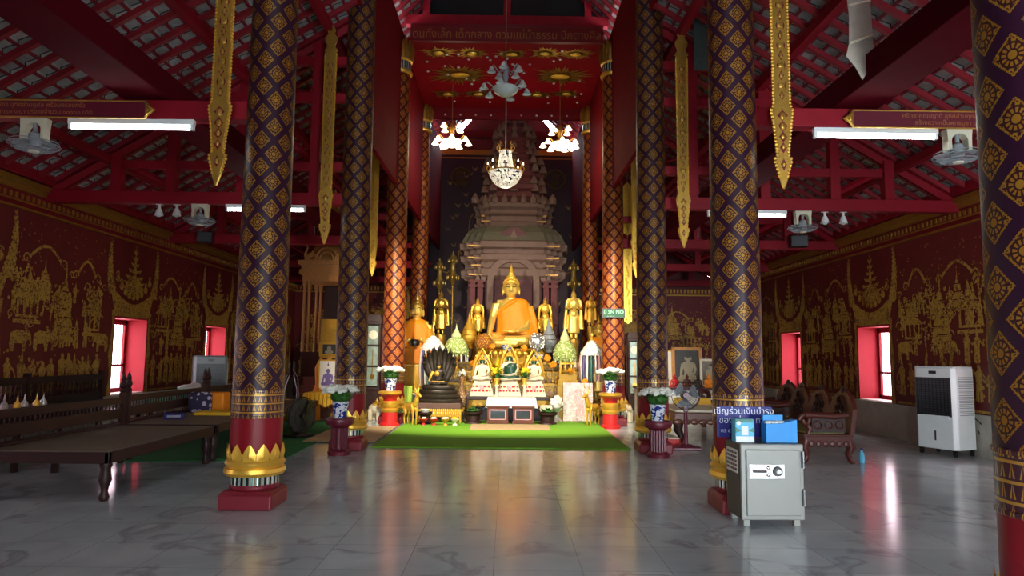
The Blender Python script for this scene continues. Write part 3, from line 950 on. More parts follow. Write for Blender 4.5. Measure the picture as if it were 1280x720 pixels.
# ------------------------------------------------------------------ statue builders (unit height, facing -Y)
def rings(b, lst, n=22, wob=0, nf=9):
    """loft of ellipses (cx, cy, rx, ry, z), optionally with soft folds"""
    vs = []; fs = []
    for cx, cy, rx, ry, z in lst:
        for k in range(n):
            a = 2*PI*k/n; f = 1+wob*math.sin(nf*a+z*4)
            vs.append((cx+rx*f*math.cos(a), cy+ry*f*math.sin(a), z))
    for i in range(len(lst)-1):
        for k in range(n):
            k2 = (k+1) % n; fs.append((i*n+k, i*n+k2, (i+1)*n+k2, (i+1)*n+k))
    fs.append(tuple(range(n-1, -1, -1))); fs.append(tuple(range((len(lst)-1)*n, len(lst)*n)))
    b.add(vs, fs)
def seated_body(b):
    for s in (-1, 1):
        b.tube([(s*.05, .03, .1), (s*.2, -.05, .095), (s*.285, -.13, .075)], [.1, .09, .07], 12)
        b.tube([(s*.285, -.14, .07), (s*.15, -.22, .085 if s > 0 else .055), (-s*.08, -.24, .1 if s > 0 else .05)], [.065, .055, .04], 12)
        b.ell((s*.1, .005, .675), (.014, .022, .06), 8, 6)
    b.ell((0, -.06, .075), (.24, .18, .075), 16, 8)
    rings(b, [(0, .03, .15, .11, .08), (0, .03, .135, .1, .2), (0, .03, .128, .095, .28), (0, .025, .15, .105, .38), (0, .025, .168, .11, .46), (0, .03, .16, .095, .53), (0, .03, .09, .07, .575), (0, .02, .055, .055, .6)], 20)
    b.tube([(-.165, .03, .525), (0, .03, .54), (.165, .03, .525)], [.05, .055, .05], 10)
    b.tube([(0, .02, .56), (0, .01, .64)], [.055, .05], 12)
    b.ell((0, -.005, .715), (.088, .095, .11), 18, 12); b.ell((0, -.03, .648), (.062, .06, .045), 12, 8)
    b.ell((0, -.1, .705), (.013, .02, .032), 8, 6); b.ell((0, -.094, .665), (.026, .012, .01), 8, 6)
    b.tube([(-.175, .03, .525), (-.215, .02, .36), (-.235, -.06, .24), (-.25, -.16, .16)], [.052, .045, .038, .028], 10)
    b.ell((-.253, -.18, .14), (.035, .03, .03), 8, 6)
    for k in range(4): b.tube([(-.28+.018*k, -.185, .14), (-.282+.018*k, -.215, .1), (-.28+.018*k, -.22, .05)], [.011, .01, .007], 6)
    b.tube([(-.225, -.19, .14), (-.205, -.21, .11)], [.011, .008], 6)
    b.tube([(.175, .03, .525), (.22, .02, .36), (.18, -.1, .23), (.07, -.19, .2)], [.052, .045, .038, .028], 10)
    b.ell((.0, -.2, .19), (.07, .045, .02), 10, 6)
    for k in range(4): b.tube([(-.05, -.215+.016*k, .195), (-.11, -.21+.014*k, .19)], [.01, .008], 6)
def seated_hair(b, flame=1):
    b.ell((0, .018, .745), (.097, .1, .095), 18, 12); b.ell((0, .02, .835), (.06, .062, .05), 14, 8)
    b.lathe([(.032, .87), (.038, .885), (.024, .91), (.02, .94), (.004, 1.0)], 10, (0, .02, 0))
    for k in range(90):
        a = k*2.4; t = .1+1.25*k/90; st, ct = math.sin(t), math.cos(t)
        if st*math.sin(a) > -.55 or ct > .6: b.ell((.097*st*math.cos(a), .018+.1*st*math.sin(a), .745+.095*ct), .011, 5, 4)
    b.tube([(-.09, -.02, .74), (-.05, -.075, .785), (0, -.085, .795), (.05, -.075, .785), (.09, -.02, .74)], .012, 6)
def face_lines(b):
    for s in (-1, 1):
        b.tube([(s*.016, -.1, .723), (s*.036, -.096, .718), (s*.06, -.08, .725)], .0045, 5)
        b.tube([(s*.014, -.1, .742), (s*.038, -.094, .755), (s*.066, -.076, .744)], .0035, 5)
    b.tube([(-.024, -.1, .668), (0, -.107, .664), (.024, -.1, .668)], .0035, 5)
def seated_robe(b):
    rings(b, [(.07, .02, .245, .15, .165), (.065, .025, .235, .14, .24), (.05, .025, .215, .13, .33), (.038, .025, .2, .125, .42), (.035, .028, .188, .12, .48), (.05, .03, .165, .11, .535), (.07, .03, .12, .09, .572), (.075, .03, .06, .06, .592)], 44, .02, 11)
    b.tube([(-.135, -.06, .44), (-.05, -.1, .5), (.05, -.085, .565)], [.016, .018, .018], 6)
    b.tube([(.3, .0, .17), (.28, -.02, .34), (.235, -.0, .5)], [.035, .03, .03], 8)
def buddha(lab, loc, H, body, hair, robe=None, group=None, name='buddha_statue', vox=.011, face='wood_dark', cat='statue', rz=0):
    t = thing(name, lab, cat, loc, rz, group)
    b = MB().T(sc=H); seated_body(b); b.build('body', body, t, remesh=vox*H)
    b = MB().T(sc=H); seated_hair(b); b.build('hair', hair, t, smooth=60)
    b = MB().T(sc=H); face_lines(b); b.build('face_lines', face, t)
    if robe:
        b = MB().T(sc=H); seated_robe(b); b.build('robe', robe, t, remesh=vox*H)
    return t
def standing(lab, loc, H, body, robe=None, pose='down', name='standing_buddha', rz=0, group=None, ped=None, hd=1):
    t = thing(name, lab, 'statue', loc, rz, group)
    b = MB().T(sc=H)
    for s in (-1, 1):
        b.tube([(s*.045, 0, .02), (s*.05, 0, .25), (s*.055, 0, .48)], [.032, .042, .055], 10)
        b.ell((s*.05, -.04, .015), (.028, .06, .018), 8, 6)
        b.tube([(s*.125, .0, .77), (s*.15, .0, .62)], [.035, .028], 8)
        if pose == 'down': b.tube([(s*.15, 0, .62), (s*.15, -.03, .45)], [.028, .02], 8); b.ell((s*.15, -.035, .41), (.016, .02, .04), 8, 6)
        else: b.tube([(s*.15, 0, .62), (s*.09, -.1, .6), (s*.05, -.13, .62)], [.028, .022, .02], 8)
        b.tube([(s*.13, .02, .74), (s*.15, .03, .5), (s*.165, .03, .2)], [.03, .035, .05], 8)     # robe edges hanging at the sides
    b.ell((0, 0, .5), (.1, .07, .1), 14, 8); b.ell((0, 0, .7), (.115, .07, .13), 14, 8)
    b.lathe([(.125, .12), (.105, .4), (.09, .56)], 16, ex=1, ey=.55)
    b.tube([(-.12, 0, .775), (0, 0, .79), (.12, 0, .775)], [.035, .04, .035], 8)
    b.T((0, 0, .80*H*(1-hd)), sc=H*hd)
    for s in (-1, 1): b.ell((s*.046, .0, .86), (.007, .01, .03), 6, 5)
    b.tube([(0, 0, .76), (0, -.005, .84)], [.03, .027], 8)
    b.ell((0, -.005, .875), (.043, .05, .056), 12, 10); b.ell((0, -.053, .87), (.007, .012, .018), 6, 5)
    b.build('body', body, t, remesh=.0085*H)
    b = MB().T((0, 0, .80*H*(1-hd)), sc=H*hd); b.ell((0, .008, .893), (.047, .05, .048), 14, 9); b.ell((0, .01, .935), (.028, .03, .024), 10, 7); b.lathe([(.016, .95), (.02, .962), (.008, .985), (.002, 1.03)], 8, (0, .01, 0))
    for q_ in range(40):
        a_ = q_*2.4; t_ = .1+1.2*q_/40; st_, ct_ = math.sin(t_), math.cos(t_)
        if st_*math.sin(a_) > -.5 or ct_ > .6: b.ell((.047*st_*math.cos(a_), .008+.05*st_*math.sin(a_), .893+.048*ct_), .007, 5, 4)
    b.build('hair', 'gold_old' if body != 'bronze' else body, t, smooth=60)
    if robe:
        b = MB().T((0, 0, .80*H*(1-hd)), sc=H*hd)
        for s in (-1, 1): b.tube([(s*.008, -.054, .882), (s*.018, -.05, .879), (s*.03, -.042, .882)], .0028, 5); b.tube([(s*.008, -.054, .893), (s*.02, -.05, .899), (s*.034, -.04, .892)], .0022, 5)
        b.tube([(-.012, -.05, .851), (0, -.053, .849), (.012, -.05, .851)], .0025, 5); b.build('face_lines', 'wood_dark', t)
    if robe:
        b = MB().T(sc=H)
        b.lathe([(.045, .835), (.075, .825), (.11, .80), (.132, .76), (.14, .7), (.138, .6), (.142, .48), (.15, .36)], 22, ex=1, ey=.62)
        b.tube([(-.12, -.02, .72), (-.145, -.05, .6), (-.09, -.11, .56)], [.045, .045, .035], 8); b.tube([(.12, -.02, .72), (.15, -.05, .6), (.09, -.11, .56)], [.045, .045, .035], 8)
        b.tube([(.13, .02, .7), (.16, .02, .45), (.17, .02, .22)], [.03, .035, .03], 8)
        b.build('robe', robe, t, remesh=.011*H)
    if ped:
        b = MB(); w, h = ped
        b.lathe([(w, -h), (w, -h*.85), (w*.8, -h*.75), (w*.75, -h*.3), (w*.9, -h*.15), (w*.85, 0)], 20); b.build('pedestal', 'gold_old', t, smooth=True)
    return t

# ------------------------------------------------------------------ the brick tower behind the altar
PX, PY = .22, 19.22
plan = []
for sx, sy in ((1, 1), (-1, 1), (-1, -1), (1, -1)):
    q = [(1, .6), (.87, .6), (.87, .74), (.74, .74), (.74, .87), (.6, .87), (.6, 1)]
    if sx*sy < 0: q = q[::-1]
    plan += [(sx*a, sy*c) for a, c in q]
def loft(b, prof, c=(0, 0), fl=1):
    n = len(plan); vs = [(c[0]+r*x, c[1]+r*y, z) for r, z in prof for x, y in plan]; fs = []
    for i in range(len(prof)-1):
        for k in range(n): k2 = (k+1) % n; fs.append((i*n+k, i*n+k2, (i+1)*n+k2, (i+1)*n+k))
    fs.append(tuple(range(n-1, -1, -1))); fs.append(tuple(range((len(prof)-1)*n, len(prof)*n)))
    b.add(vs, fs)
def prof(lst, Yd=18.1):
    return [(h*(Yd+.3)/861, wz(y, Yd, 640)) for h, y in lst]
tower = thing('brick_tower', 'tall weathered brick tower with stepped spire behind the big seated Buddha', 'shrine', (PX, PY, 0))
b = MB(); loft(b, [(1.5, 0), (1.5, 1.2), (1.42, 1.25)] + prof([(66, 436), (66, 424), (60, 418), (58, 410), (57, 350), (61, 346)])); b.build('body', 'brick_old', tower)
b = MB(); loft(b, prof([(60, 350), (65, 346), (66, 338), (61, 335), (61, 330), (66, 326), (67, 320), (62, 318), (62, 313), (67, 311), (68, 304), (64, 302)])); b.build('cornice', 'brick_pale', tower)
b = MB(); loft(b, prof([(65, 303), (60, 292), (52, 283)], 18.2)); b.build('roof_slope', 'brick_green', tower)
b = MB(); loft(b, prof([(48, 284), (50, 280), (47, 278), (47, 272), (50, 270), (48, 268), (48, 264), (51, 261), (51, 256), (40, 255)], 18.4)); b.build('upper_band', 'brick_pale', tower)
tiers = [(40, 256), (42, 250), (37, 247), (37, 241), (41, 238), (41, 233), (35, 231), (34, 224), (38, 221), (37, 216), (32, 214), (31, 207), (34, 205), (33, 200), (28, 198), (27, 192), (30, 190), (29, 185), (24, 183), (23, 177), (26, 175), (25, 170), (19, 168), (18, 162), (20, 160), (19, 156), (13, 154), (12, 148), (13, 146), (8, 143), (5, 128), (6, 124), (3, 120), (1, 108)]
b = MB(); loft(b, prof(tiers, 18.6)); b.build('spire', 'brick_red', tower)
for i in range(0, len(tiers)-6, 3):
    r, z = prof([tiers[i]], 18.6)[0]
    for sgn in (-1, 0, 1):
        for (ax, ay) in ((0, -1), (1, 0), (-1, 0)):
            x = ax*r*.98 + (sgn*r*.7 if ay else 0); y = ay*r*.98 + (sgn*r*.7 if ax else 0)
            b = MB(); b.box((0, 0, .1), (.2*r+.06, .2*r+.06, .22), top=(.35, .35)); b.build('antefix', 'brick_pale', tower, (x, y, z))
r, z = prof([(51, 256)], 18.4)[0]
for k in range(9):
    t = -1+2*k/8
    for (x, y) in ((t*r*.93, -r*.95 if abs(t) < .6 else -r*.8), (r*.95, t*r*.9), (-r*.95, t*r*.9)):
        b = MB(); b.lathe([(.09, 0), (.1, .12), (.05, .22), (.0, .3)], 8); b.build('merlon', 'brick_pale', tower, (x, y, z-.02))
# arched niche, small upper arch, pilasters, gilt bands
fy = -1.24
def arch(b, cz, r, w, y0, y1, legs=0, pts=18, ex=1, c0=0):
    o = [(c0+ex*(r+w)*math.cos(PI*k/pts), cz+(r+w)*math.sin(PI*k/pts)) for k in range(pts+1)]
    i = [(c0+ex*r*math.cos(PI*k/pts), cz+r*math.sin(PI*k/pts)) for k in range(pts+1)]
    for k in range(pts):
        b.prism([i[k], o[k], o[k+1], i[k+1]], y0, y1)
    if legs:
        for s in (-1, 1): b.bb(c0+s*ex*r, c0+s*ex*(r+w), y0, y1, cz-legs, cz)
b = MB(); nz = wz(352, 17.9)
arch(b, nz, .52, .16, fy-.16, fy+.05, 1.35); arch(b, nz, .72, .13, fy-.10, fy+.05, 0)
for k in range(15):
    a = PI*(k+.5)/15; b.box((.93*math.cos(a), fy-.03, nz+.93*math.sin(a)), (.13, .12, .16), top=(.4, 1))
b.prism([(-.2, nz+.85), (.2, nz+.85), (.1, nz+1.15), (0, nz+1.4), (-.1, nz+1.15)], fy-.12, fy+.02)
b.build('niche_arch', 'brick_pale', tower)
b = MB(); b.prism([(-.52, nz-1.35), (.52, nz-1.35)] + [(.52*math.cos(PI*k/16), nz+.52*math.sin(PI*k/16)) for k in range(17)], fy-.02, fy+.02); b.build('niche_recess', 'brick_old', tower)
b = MB(); z = wz(301, 17.9); arch(b, z, .17, .2, fy-.1, fy+.25, 0); b.prism([(-.17, z)] + [(.17*math.cos(PI*k/10), z+.17*math.sin(PI*k/10)) for k in range(11)], fy-.02, fy+.2); b.build('upper_arch', 'brick_old', tower)
for x in (-1.06, -.86, .86, 1.06):
    b = MB()
    b.box((x, fy-.02, (wz(405, 17.9)+wz(350, 17.9))/2), (.14, .14, wz(350, 17.9)-wz(405, 17.9)))
    for yy in (352, 358, 404, 398): b.box((x, fy-.02, wz(yy, 17.9)), (.2, .2, .06))
    b.build('pilaster', 'brick_red', tower)
for yy, hw in ((322, 1.36), (331, 1.26), (343, 1.34), (307, 1.38), (266, .99), (273, .99)):
    z = wz(yy, 17.9)
    for s in (-1, 1):
        b = MB(); b.bb(s*hw*.4, s*hw*.62, -hw*1.0-.03, -hw*.9, z-.02, z+.025); b.bb(s*hw*.6, s*hw*.88, -hw*.91, -hw*.8, z-.02, z+.025); b.build('gilt_band', 'brick_gold', tower)

# ------------------------------------------------------------------ altar tiers
def altar_block(name, lab, x0, x1, y0, y1, z0, z1, m, top='gold_old'):
    t = thing(name, lab, 'altar', ((x0+x1)/2, (y0+y1)/2, 0)); w, d = (x1-x0)/2, (y1-y0)/2
    b = MB(); b.bb(-w, w, -d, d, z0, z1-.06); b.build('body', m, t)
    b = MB(); b.bb(-w-.02, w+.02, -d-.02, d, z1-.06, z1); b.bb(-w-.01, w+.01, -d-.012, d, z1-.12, z1-.09)
    n = int((x1-x0)/.11)
    for k in range(n):
        x = -w+(k+.5)*(2*w/n); b.add([(x-.045, -d-.014, z1-.12), (x+.045, -d-.014, z1-.12), (x, -d-.014, z1-.2)], [(0, 1, 2)])
    b.build('edge_moulding', top, t)
    return t
AX = .15
altar_block('altar_step', 'lowest inlaid altar tier just behind the three arched white Buddhas', -1.3, 1.5, 15.75, 15.97, 0, .80, 'brown_inlay')
altar_block('altar_step', 'middle inlaid altar tier carrying the throne, flower cones and urns', -1.5, 1.8, 16.0, 17.14, 0, 1.06, 'brown_inlay')
altar_block('altar_step', 'highest wide altar tier carrying the row of standing gold statues', -1.95, 2.1, 17.21, 17.72, 0, 1.26, 'brown_inlay')
# big seated Buddha on its gilt throne
bx = wx(638, 16.72)
t = thing('throne', 'gilt lotus throne under the big seated Buddha', 'throne', (bx, 16.74, 1.06))
b = MB(); b.lathe([(.70, 0), (.76, .04), (.76, .12), (.66, .17), (.66, .3), (.74, .38), (.78, .46), (.7, .53)], 40, ey=.5)
for k in range(30):
    a = 2*PI*k/30; b.ell((.74*math.cos(a), .37*math.sin(a), .41), (.075, .05, .085), 8, 6); b.ell((.74*math.cos(a), .37*math.sin(a), .09), (.07, .05, .06), 8, 6)
b.build('lotus_base', 'gold', t, smooth=True)
buddha('big golden seated Buddha in an orange robe at the altar centre', (bx, 16.76, 1.598), 2.05, 'gold_bright', 'gold', 'robe_orange')

# ------------------------------------------------------------------ standing statues
k = lambda Y: Y/861
t = standing('tall gold standing Buddha in an orange robe holding a black bowl, beside a maroon column', (wx(520, 16.6), 16.6, .36), 2.3, 'gold_bright', 'robe_orange', 'fold', ped=(.3, .36), hd=1.5)
b = MB(); b.lathe([(.03, -.09), (.1, -.05), (.115, .02), (.09, .08), (.07, .09), (.065, .07), (0, .05)], 18, (0, -.3, 1.33)); b.build('alms_bowl', 'black', t, smooth=True)
b = MB(); b.lathe([(.27, .02), (.28, .3), (.3, .5), (.28, .8)], 18, ey=.6); b.build('skirt_cloth', 'gold_paint', t, smooth=True)
t = standing('gold Buddha in an orange robe half hidden behind the maroon column with the green sign', (wx(749, 16.6), 16.6, .36), 1.84, 'gold_bright', 'robe_orange', 'fold', ped=(.3, .36), hd=1.4)
b = MB(); b.lathe([(.03, -.09), (.1, -.05), (.115, .02), (.09, .08), (.07, .09), (.065, .07), (0, .05)], 18, (.02, -.28, 1.06)); b.build('alms_bowl', 'black', t, smooth=True)
zt = 1.26
def stand_at(lab, x, ytop, H, m, pose, Y=17.34):
    z = wz(ytop, Y) - H*1.03
    return standing(lab, (wx(x, Y), Y, z), H, m, None, pose, ped=(.17, z-zt))
stand_at('bronze standing Buddha under the pair of pale tiered standards', 550, 362, 1.12, 'bronze', 'fold')
stand_at('pale gold slender standing Buddha behind the gold teardrop urn', 596, 370, 1.0, 'gold', 'down')
stand_at('pale gold slender standing Buddha behind the gray teardrop urn', 681, 369, 1.02, 'gold', 'down')
stand_at('bright gold standing Buddha under the single pale tiered standard', 717, 358, 1.28, 'gold_bright', 'fold')
t = standing('small gilt standing figure on a high post before a maroon column, by the tasselled lamp', (wx(738.5, 17.3), 17.32, wz(407, 17.3)), .8, 'gold_paint', None, 'fold', ped=(.1, wz(407, 17.3)-1.26))
# tiered standards (parasols) behind the statues
def standard(lab, x, ytop, ybot, Y=17.6):
    X = wx(x, Y); z0, z1 = wz(ybot, Y), wz(ytop, Y); h = z1-z0
    t = thing('tiered_standard', lab, 'standard', (X, Y, zt), 0)
    b = MB(); b.tube([(0, 0, 0), (0, 0, z1-zt)], .014, 8); b.build('pole', 'gold_old', t)
    b = MB()
    o = z0-zt
    b.lathe([(.02, o-.25*h), (.1, o), (.16, o+.1*h), (.1, o+.16*h), (.07, o+.3*h), (.06, o+.55*h), (.1, o+.62*h), (.13, o+.7*h), (.06, o+.75*h), (.09, o+.83*h), (.04, o+.9*h), (.0, o+1.06*h)], 16)
    for i in range(8):
        a = i*PI/4; b.ell((.15*math.cos(a), .15*math.sin(a), o+.06*h), (.025, .025, .07), 6, 5); b.ell((.12*math.cos(a), .12*math.sin(a), o+.68*h), (.02, .02, .06), 6, 5)
    b.build('tiered_crown', 'gilt_dark', t, smooth=True)
standard('pale tiered standard rising right above the bronze standing Buddha', 547.5, 325, 357)
standard('pale tiered standard between the bronze Buddha and the brick tower, the taller of its pair', 564, 316, 350)
standard('pale tiered standard rising above the bright gold standing Buddha', 717, 324, 356)

# ------------------------------------------------------------------ urns, flower cones, garland lamps
def urn(lab, x, ytop, ybot, wpx, Y, m):
    X = wx(x, Y); z0, z1 = wz(ybot, Y), wz(ytop, Y); h = z1-z0; w = wpx*k(Y)/2
    t = thing('teardrop_urn', lab, 'urn', (X, Y, z0))
    b = MB(); b.lathe([(w*.45, 0), (w*.5, .03*h), (w*.4, .08*h), (w*.8, .16*h), (w, .28*h), (w*.95, .4*h), (w*.7, .55*h), (w*.4, .68*h), (w*.2, .82*h), (w*.1, .93*h), (0, h)], 24); b.build('body', m, t, smooth=True)
    b = MB()
    for f, r in ((.17, .86), (.36, 1.0), (.5, .84)): b.lathe([(w*r, f*h-.008), (w*r*1.03, f*h), (w*r, f*h+.008)], 24, cap=False)
    b.build('bead_ring', 'brass' if m == 'gold_paint' else 'silver', t, smooth=True)
urn('gold teardrop urn beside the big Buddha, next to the pale flower cone', 586, 390, 436, 20, 16.62, 'gold_paint')
urn('gray silver teardrop urn beside the orange robed big Buddha', 686, 396, 440, 19, 16.62, 'gray_plastic')
def flower_ball(lab, x, ytop, ybot, wpx, Y, m, base):
    X = wx(x, Y); z0, z1 = wz(ybot, Y), wz(ytop, Y); r = wpx*k(Y)/2
    t = thing('flower_bowl', lab, 'flowers', (X, Y, z0)); h = z1-z0
    b = MB(); b.lathe([(r*.5, 0), (r*.3, .1*h), (r*.35, .2*h), (r*.8, .34*h)], 16); b.build('bowl', base, t, smooth=True)
    b = MB(); b.ell((0, 0, .58*h), (r, r, .42*h), 20, 12)
    q = random.Random(int(x))
    for _ in range(90):
        a, u = q.uniform(0, 2*PI), q.uniform(-.6, .98); s = math.sqrt(1-u*u)
        b.ell((r*s*math.cos(a), r*s*math.sin(a), .58*h+.42*h*u), .024, 6, 4)
    b.build('flower_dome', m, t, smooth=True)
flower_ball('round mound of orange and brown flowers beside the gold teardrop urn', 604, 417, 444, 19, 16.09, 'marigold_mix', 'gold_paint')
flower_ball('silver gray mound of foil flowers beside the gray teardrop urn', 671, 416, 444, 19, 16.09, 'silver', 'silver')
def phum(lab, x, ytop, ymid, ybot, wpx, Y, ball='lotus_flowers', cone='pale_lime'):
    X = wx(x, Y); zb, zm, z1 = wz(ybot, Y), wz(ymid, Y), wz(ytop, Y); r = wpx*k(Y)/2; zs = .80 if Y < 15.98 else 1.06
    t = thing('flower_cone', lab, 'flower arrangement', (X, Y, zs))
    o = zb-zs; m_ = zm-zs; h = z1-zs
    b = MB(); b.lathe([(r*.5, 0), (r*.42, .02), (r*.16, .06), (r*.13, max(.1, o*.7)), (r*.5, max(.12, o))], 16); b.build('pedestal', 'gold', t, smooth=True)
    b = MB(); b.lathe([(r*.6, o), (r*.98, o+(m_-o)*.2), (r, o+(m_-o)*.5), (r*.8, o+(m_-o)*.8), (r*.42, m_)], 24)
    q = random.Random(int(x))
    for _ in range(110):
        a, u = q.uniform(0, 2*PI), q.uniform(.02, .95); rr = r*(1.0-.5*max(0, u-.45)/.5)
        b.ell((rr*math.cos(a), rr*math.sin(a), o+(m_-o)*u), .028, 6, 4)
    b.build('flower_dome', ball, t, smooth=True)
    b = MB(); hh = h-m_
    b.lathe([(r*.4, m_-.01), (r*.42, m_+.12*hh), (r*.36, m_+.25*hh), (r*.24, m_+.36*hh), (r*.2, m_+.45*hh), (r*.1, m_+.6*hh), (r*.05, m_+.8*hh), (0, h)], 18); b.build('spire', cone, t, smooth=True)
    b = MB()
    for i in range(12):
        a = 2*PI*i/12; b.tube([(r*.95*math.cos(a), r*.95*math.sin(a), o+.06), (r*1.0*math.cos(a), r*math.sin(a), o-.12)], .012, 5)
    b.build('tassels', 'petal_white', t)
phum('white and green flower cone with spire beside the gold teardrop urn', 570, 405, 422, 446, 29, 16.2)
phum('white and green flower cone with spire beside the gray teardrop urn', 706, 403, 425, 452, 28, 16.2)
def tassel_lamp(lab, x, ytop, ydome, ybot, wpx, Y, tip):
    X = wx(x, Y); z1, zd, zb = wz(ytop, Y), wz(ydome, Y), wz(ybot, Y); r = wpx*k(Y)/2; zs = .0
    t = thing('tassel_lamp', lab, 'garland lamp', (X, Y, zs)); o = zd-zs; h = z1-zs; lo = zb-zs
    b = MB(); b.lathe([(r*.7, 0), (r*.6, .04), (r*.12, .08), (r*.1, o)], 14); b.build('stand', 'dark_bronze', t, smooth=True)
    b = MB(); b.lathe([(r*.95, o-.06), (r*.98, o), (r*.8, o+.08), (r*.45, o+.2), (r*.15, o+.28)], 24)
    for i in range(60):
        a = i*2.4; f = i/60; b.ell((r*(.95-.6*f)*math.cos(a), r*(.95-.6*f)*math.sin(a), o-.02+.22*f), .036, 6, 4)
    b.build('flower_dome', 'petal_white', t, smooth=True)
    b = MB(); b.lathe([(.03, o+.28), (.045, o+.33), (.02, o+.36), (.03, o+.4), (0, h)], 10); b.build('finial', tip, t, smooth=True)
    cols = ['petal_white', 'teal', 'silver', 'pink', 'ivory', 'purple_ink']
    for j in range(18):
        a = 2*PI*j/18; b = MB()
        b.tube([(r*.98*math.cos(a), r*.98*math.sin(a), o-.05), (r*1.06*math.cos(a), r*1.06*math.sin(a), (o+lo)/2), (r*1.0*math.cos(a), r*math.sin(a), lo)], [.018, .026, .014], 6)
        b.build('garland_string', cols[j % 6], t)
tassel_lamp('white and teal tasselled garland lamp next to the statue holding a bowl', 541, 402, 436, 484, 30, 15.66, 'gold')
tassel_lamp('white and teal tasselled garland lamp next to the maroon column with the green sign', 740, 414, 440, 476, 29, 15.72, 'gold')

# ------------------------------------------------------------------ naga Buddha on coils
Yn = 15.05; Xn = wx(549, Yn); zb = .282
t = thing('naga_buddha', 'dark Buddha shaded by a fan of serpent heads, seated on stepped coils', 'statue', (Xn, Yn, zb))
b = MB(); ws = (.52, .47, .42, .37)
for i, w_ in enumerate(ws):
    b.lathe([(w_*.95, .12+i*.095), (w_, .14+i*.095), (w_, .19+i*.095), (w_*.93, .21+i*.095)], 28, ey=.6)
b.build('coils', 'dark_bronze', t, smooth=True)
b = MB(); b.bb(-.5, .5, -.31, .31, 0, .125); b.build('plinth', 'brick_pale', t, bevel=.02)
b = MB().T((0, .0, .49), sc=.62); seated_body(b); b.build('body', 'dark_bronze', t, remesh=.008)
b = MB().T((0, .0, .49), sc=.62); seated_hair(b); b.build('hair', 'dark_bronze', t, smooth=60)
b = MB().T((0, -.0, .49), sc=.62); b.ell((0, -.04, .652), (.066, .06, .088), 14, 10); b.ell((-.06, -.03, .40), (.1, .085, .11), 12, 8); b.tube([(-.205, .02, .46), (-.275, -.01, .31), (-.31, -.15, .19), (-.315, -.21, .13)], [.064, .055, .04, .035], 10)
b.tube([(-.22, -.22, .14), (0, -.26, .12), (.22, -.22, .14)], .024, 8); b.build('gilded_skin', 'gold', t, remesh=.007)
b = MB()
for i in range(9):
    a = PI*(.08+.84*i/8); r = .34 if i % 8 else .3
    hx, hz = r*math.cos(a)*1.12, .86+.42*math.sin(a)
    b.tube([(hx*.35, .14, .56), (hx*.8, .16, .56+(hz-.56)*.6), (hx, .12, hz-.03), (hx*1.05, .03, hz+.0)], [.07, .075, .055, .03], 10)
    b.tube([(hx, .12, hz), (hx*1.04, .12, hz+.09)], [.03, .004], 6)
    b.ell((hx*1.03, .05, hz), (.045, .06, .035), 8, 6)
b.ell((0, .16, .82), (.27, .06, .3), 18, 10)
b.build('serpent_hood', 'dark_bronze', t, smooth=60)

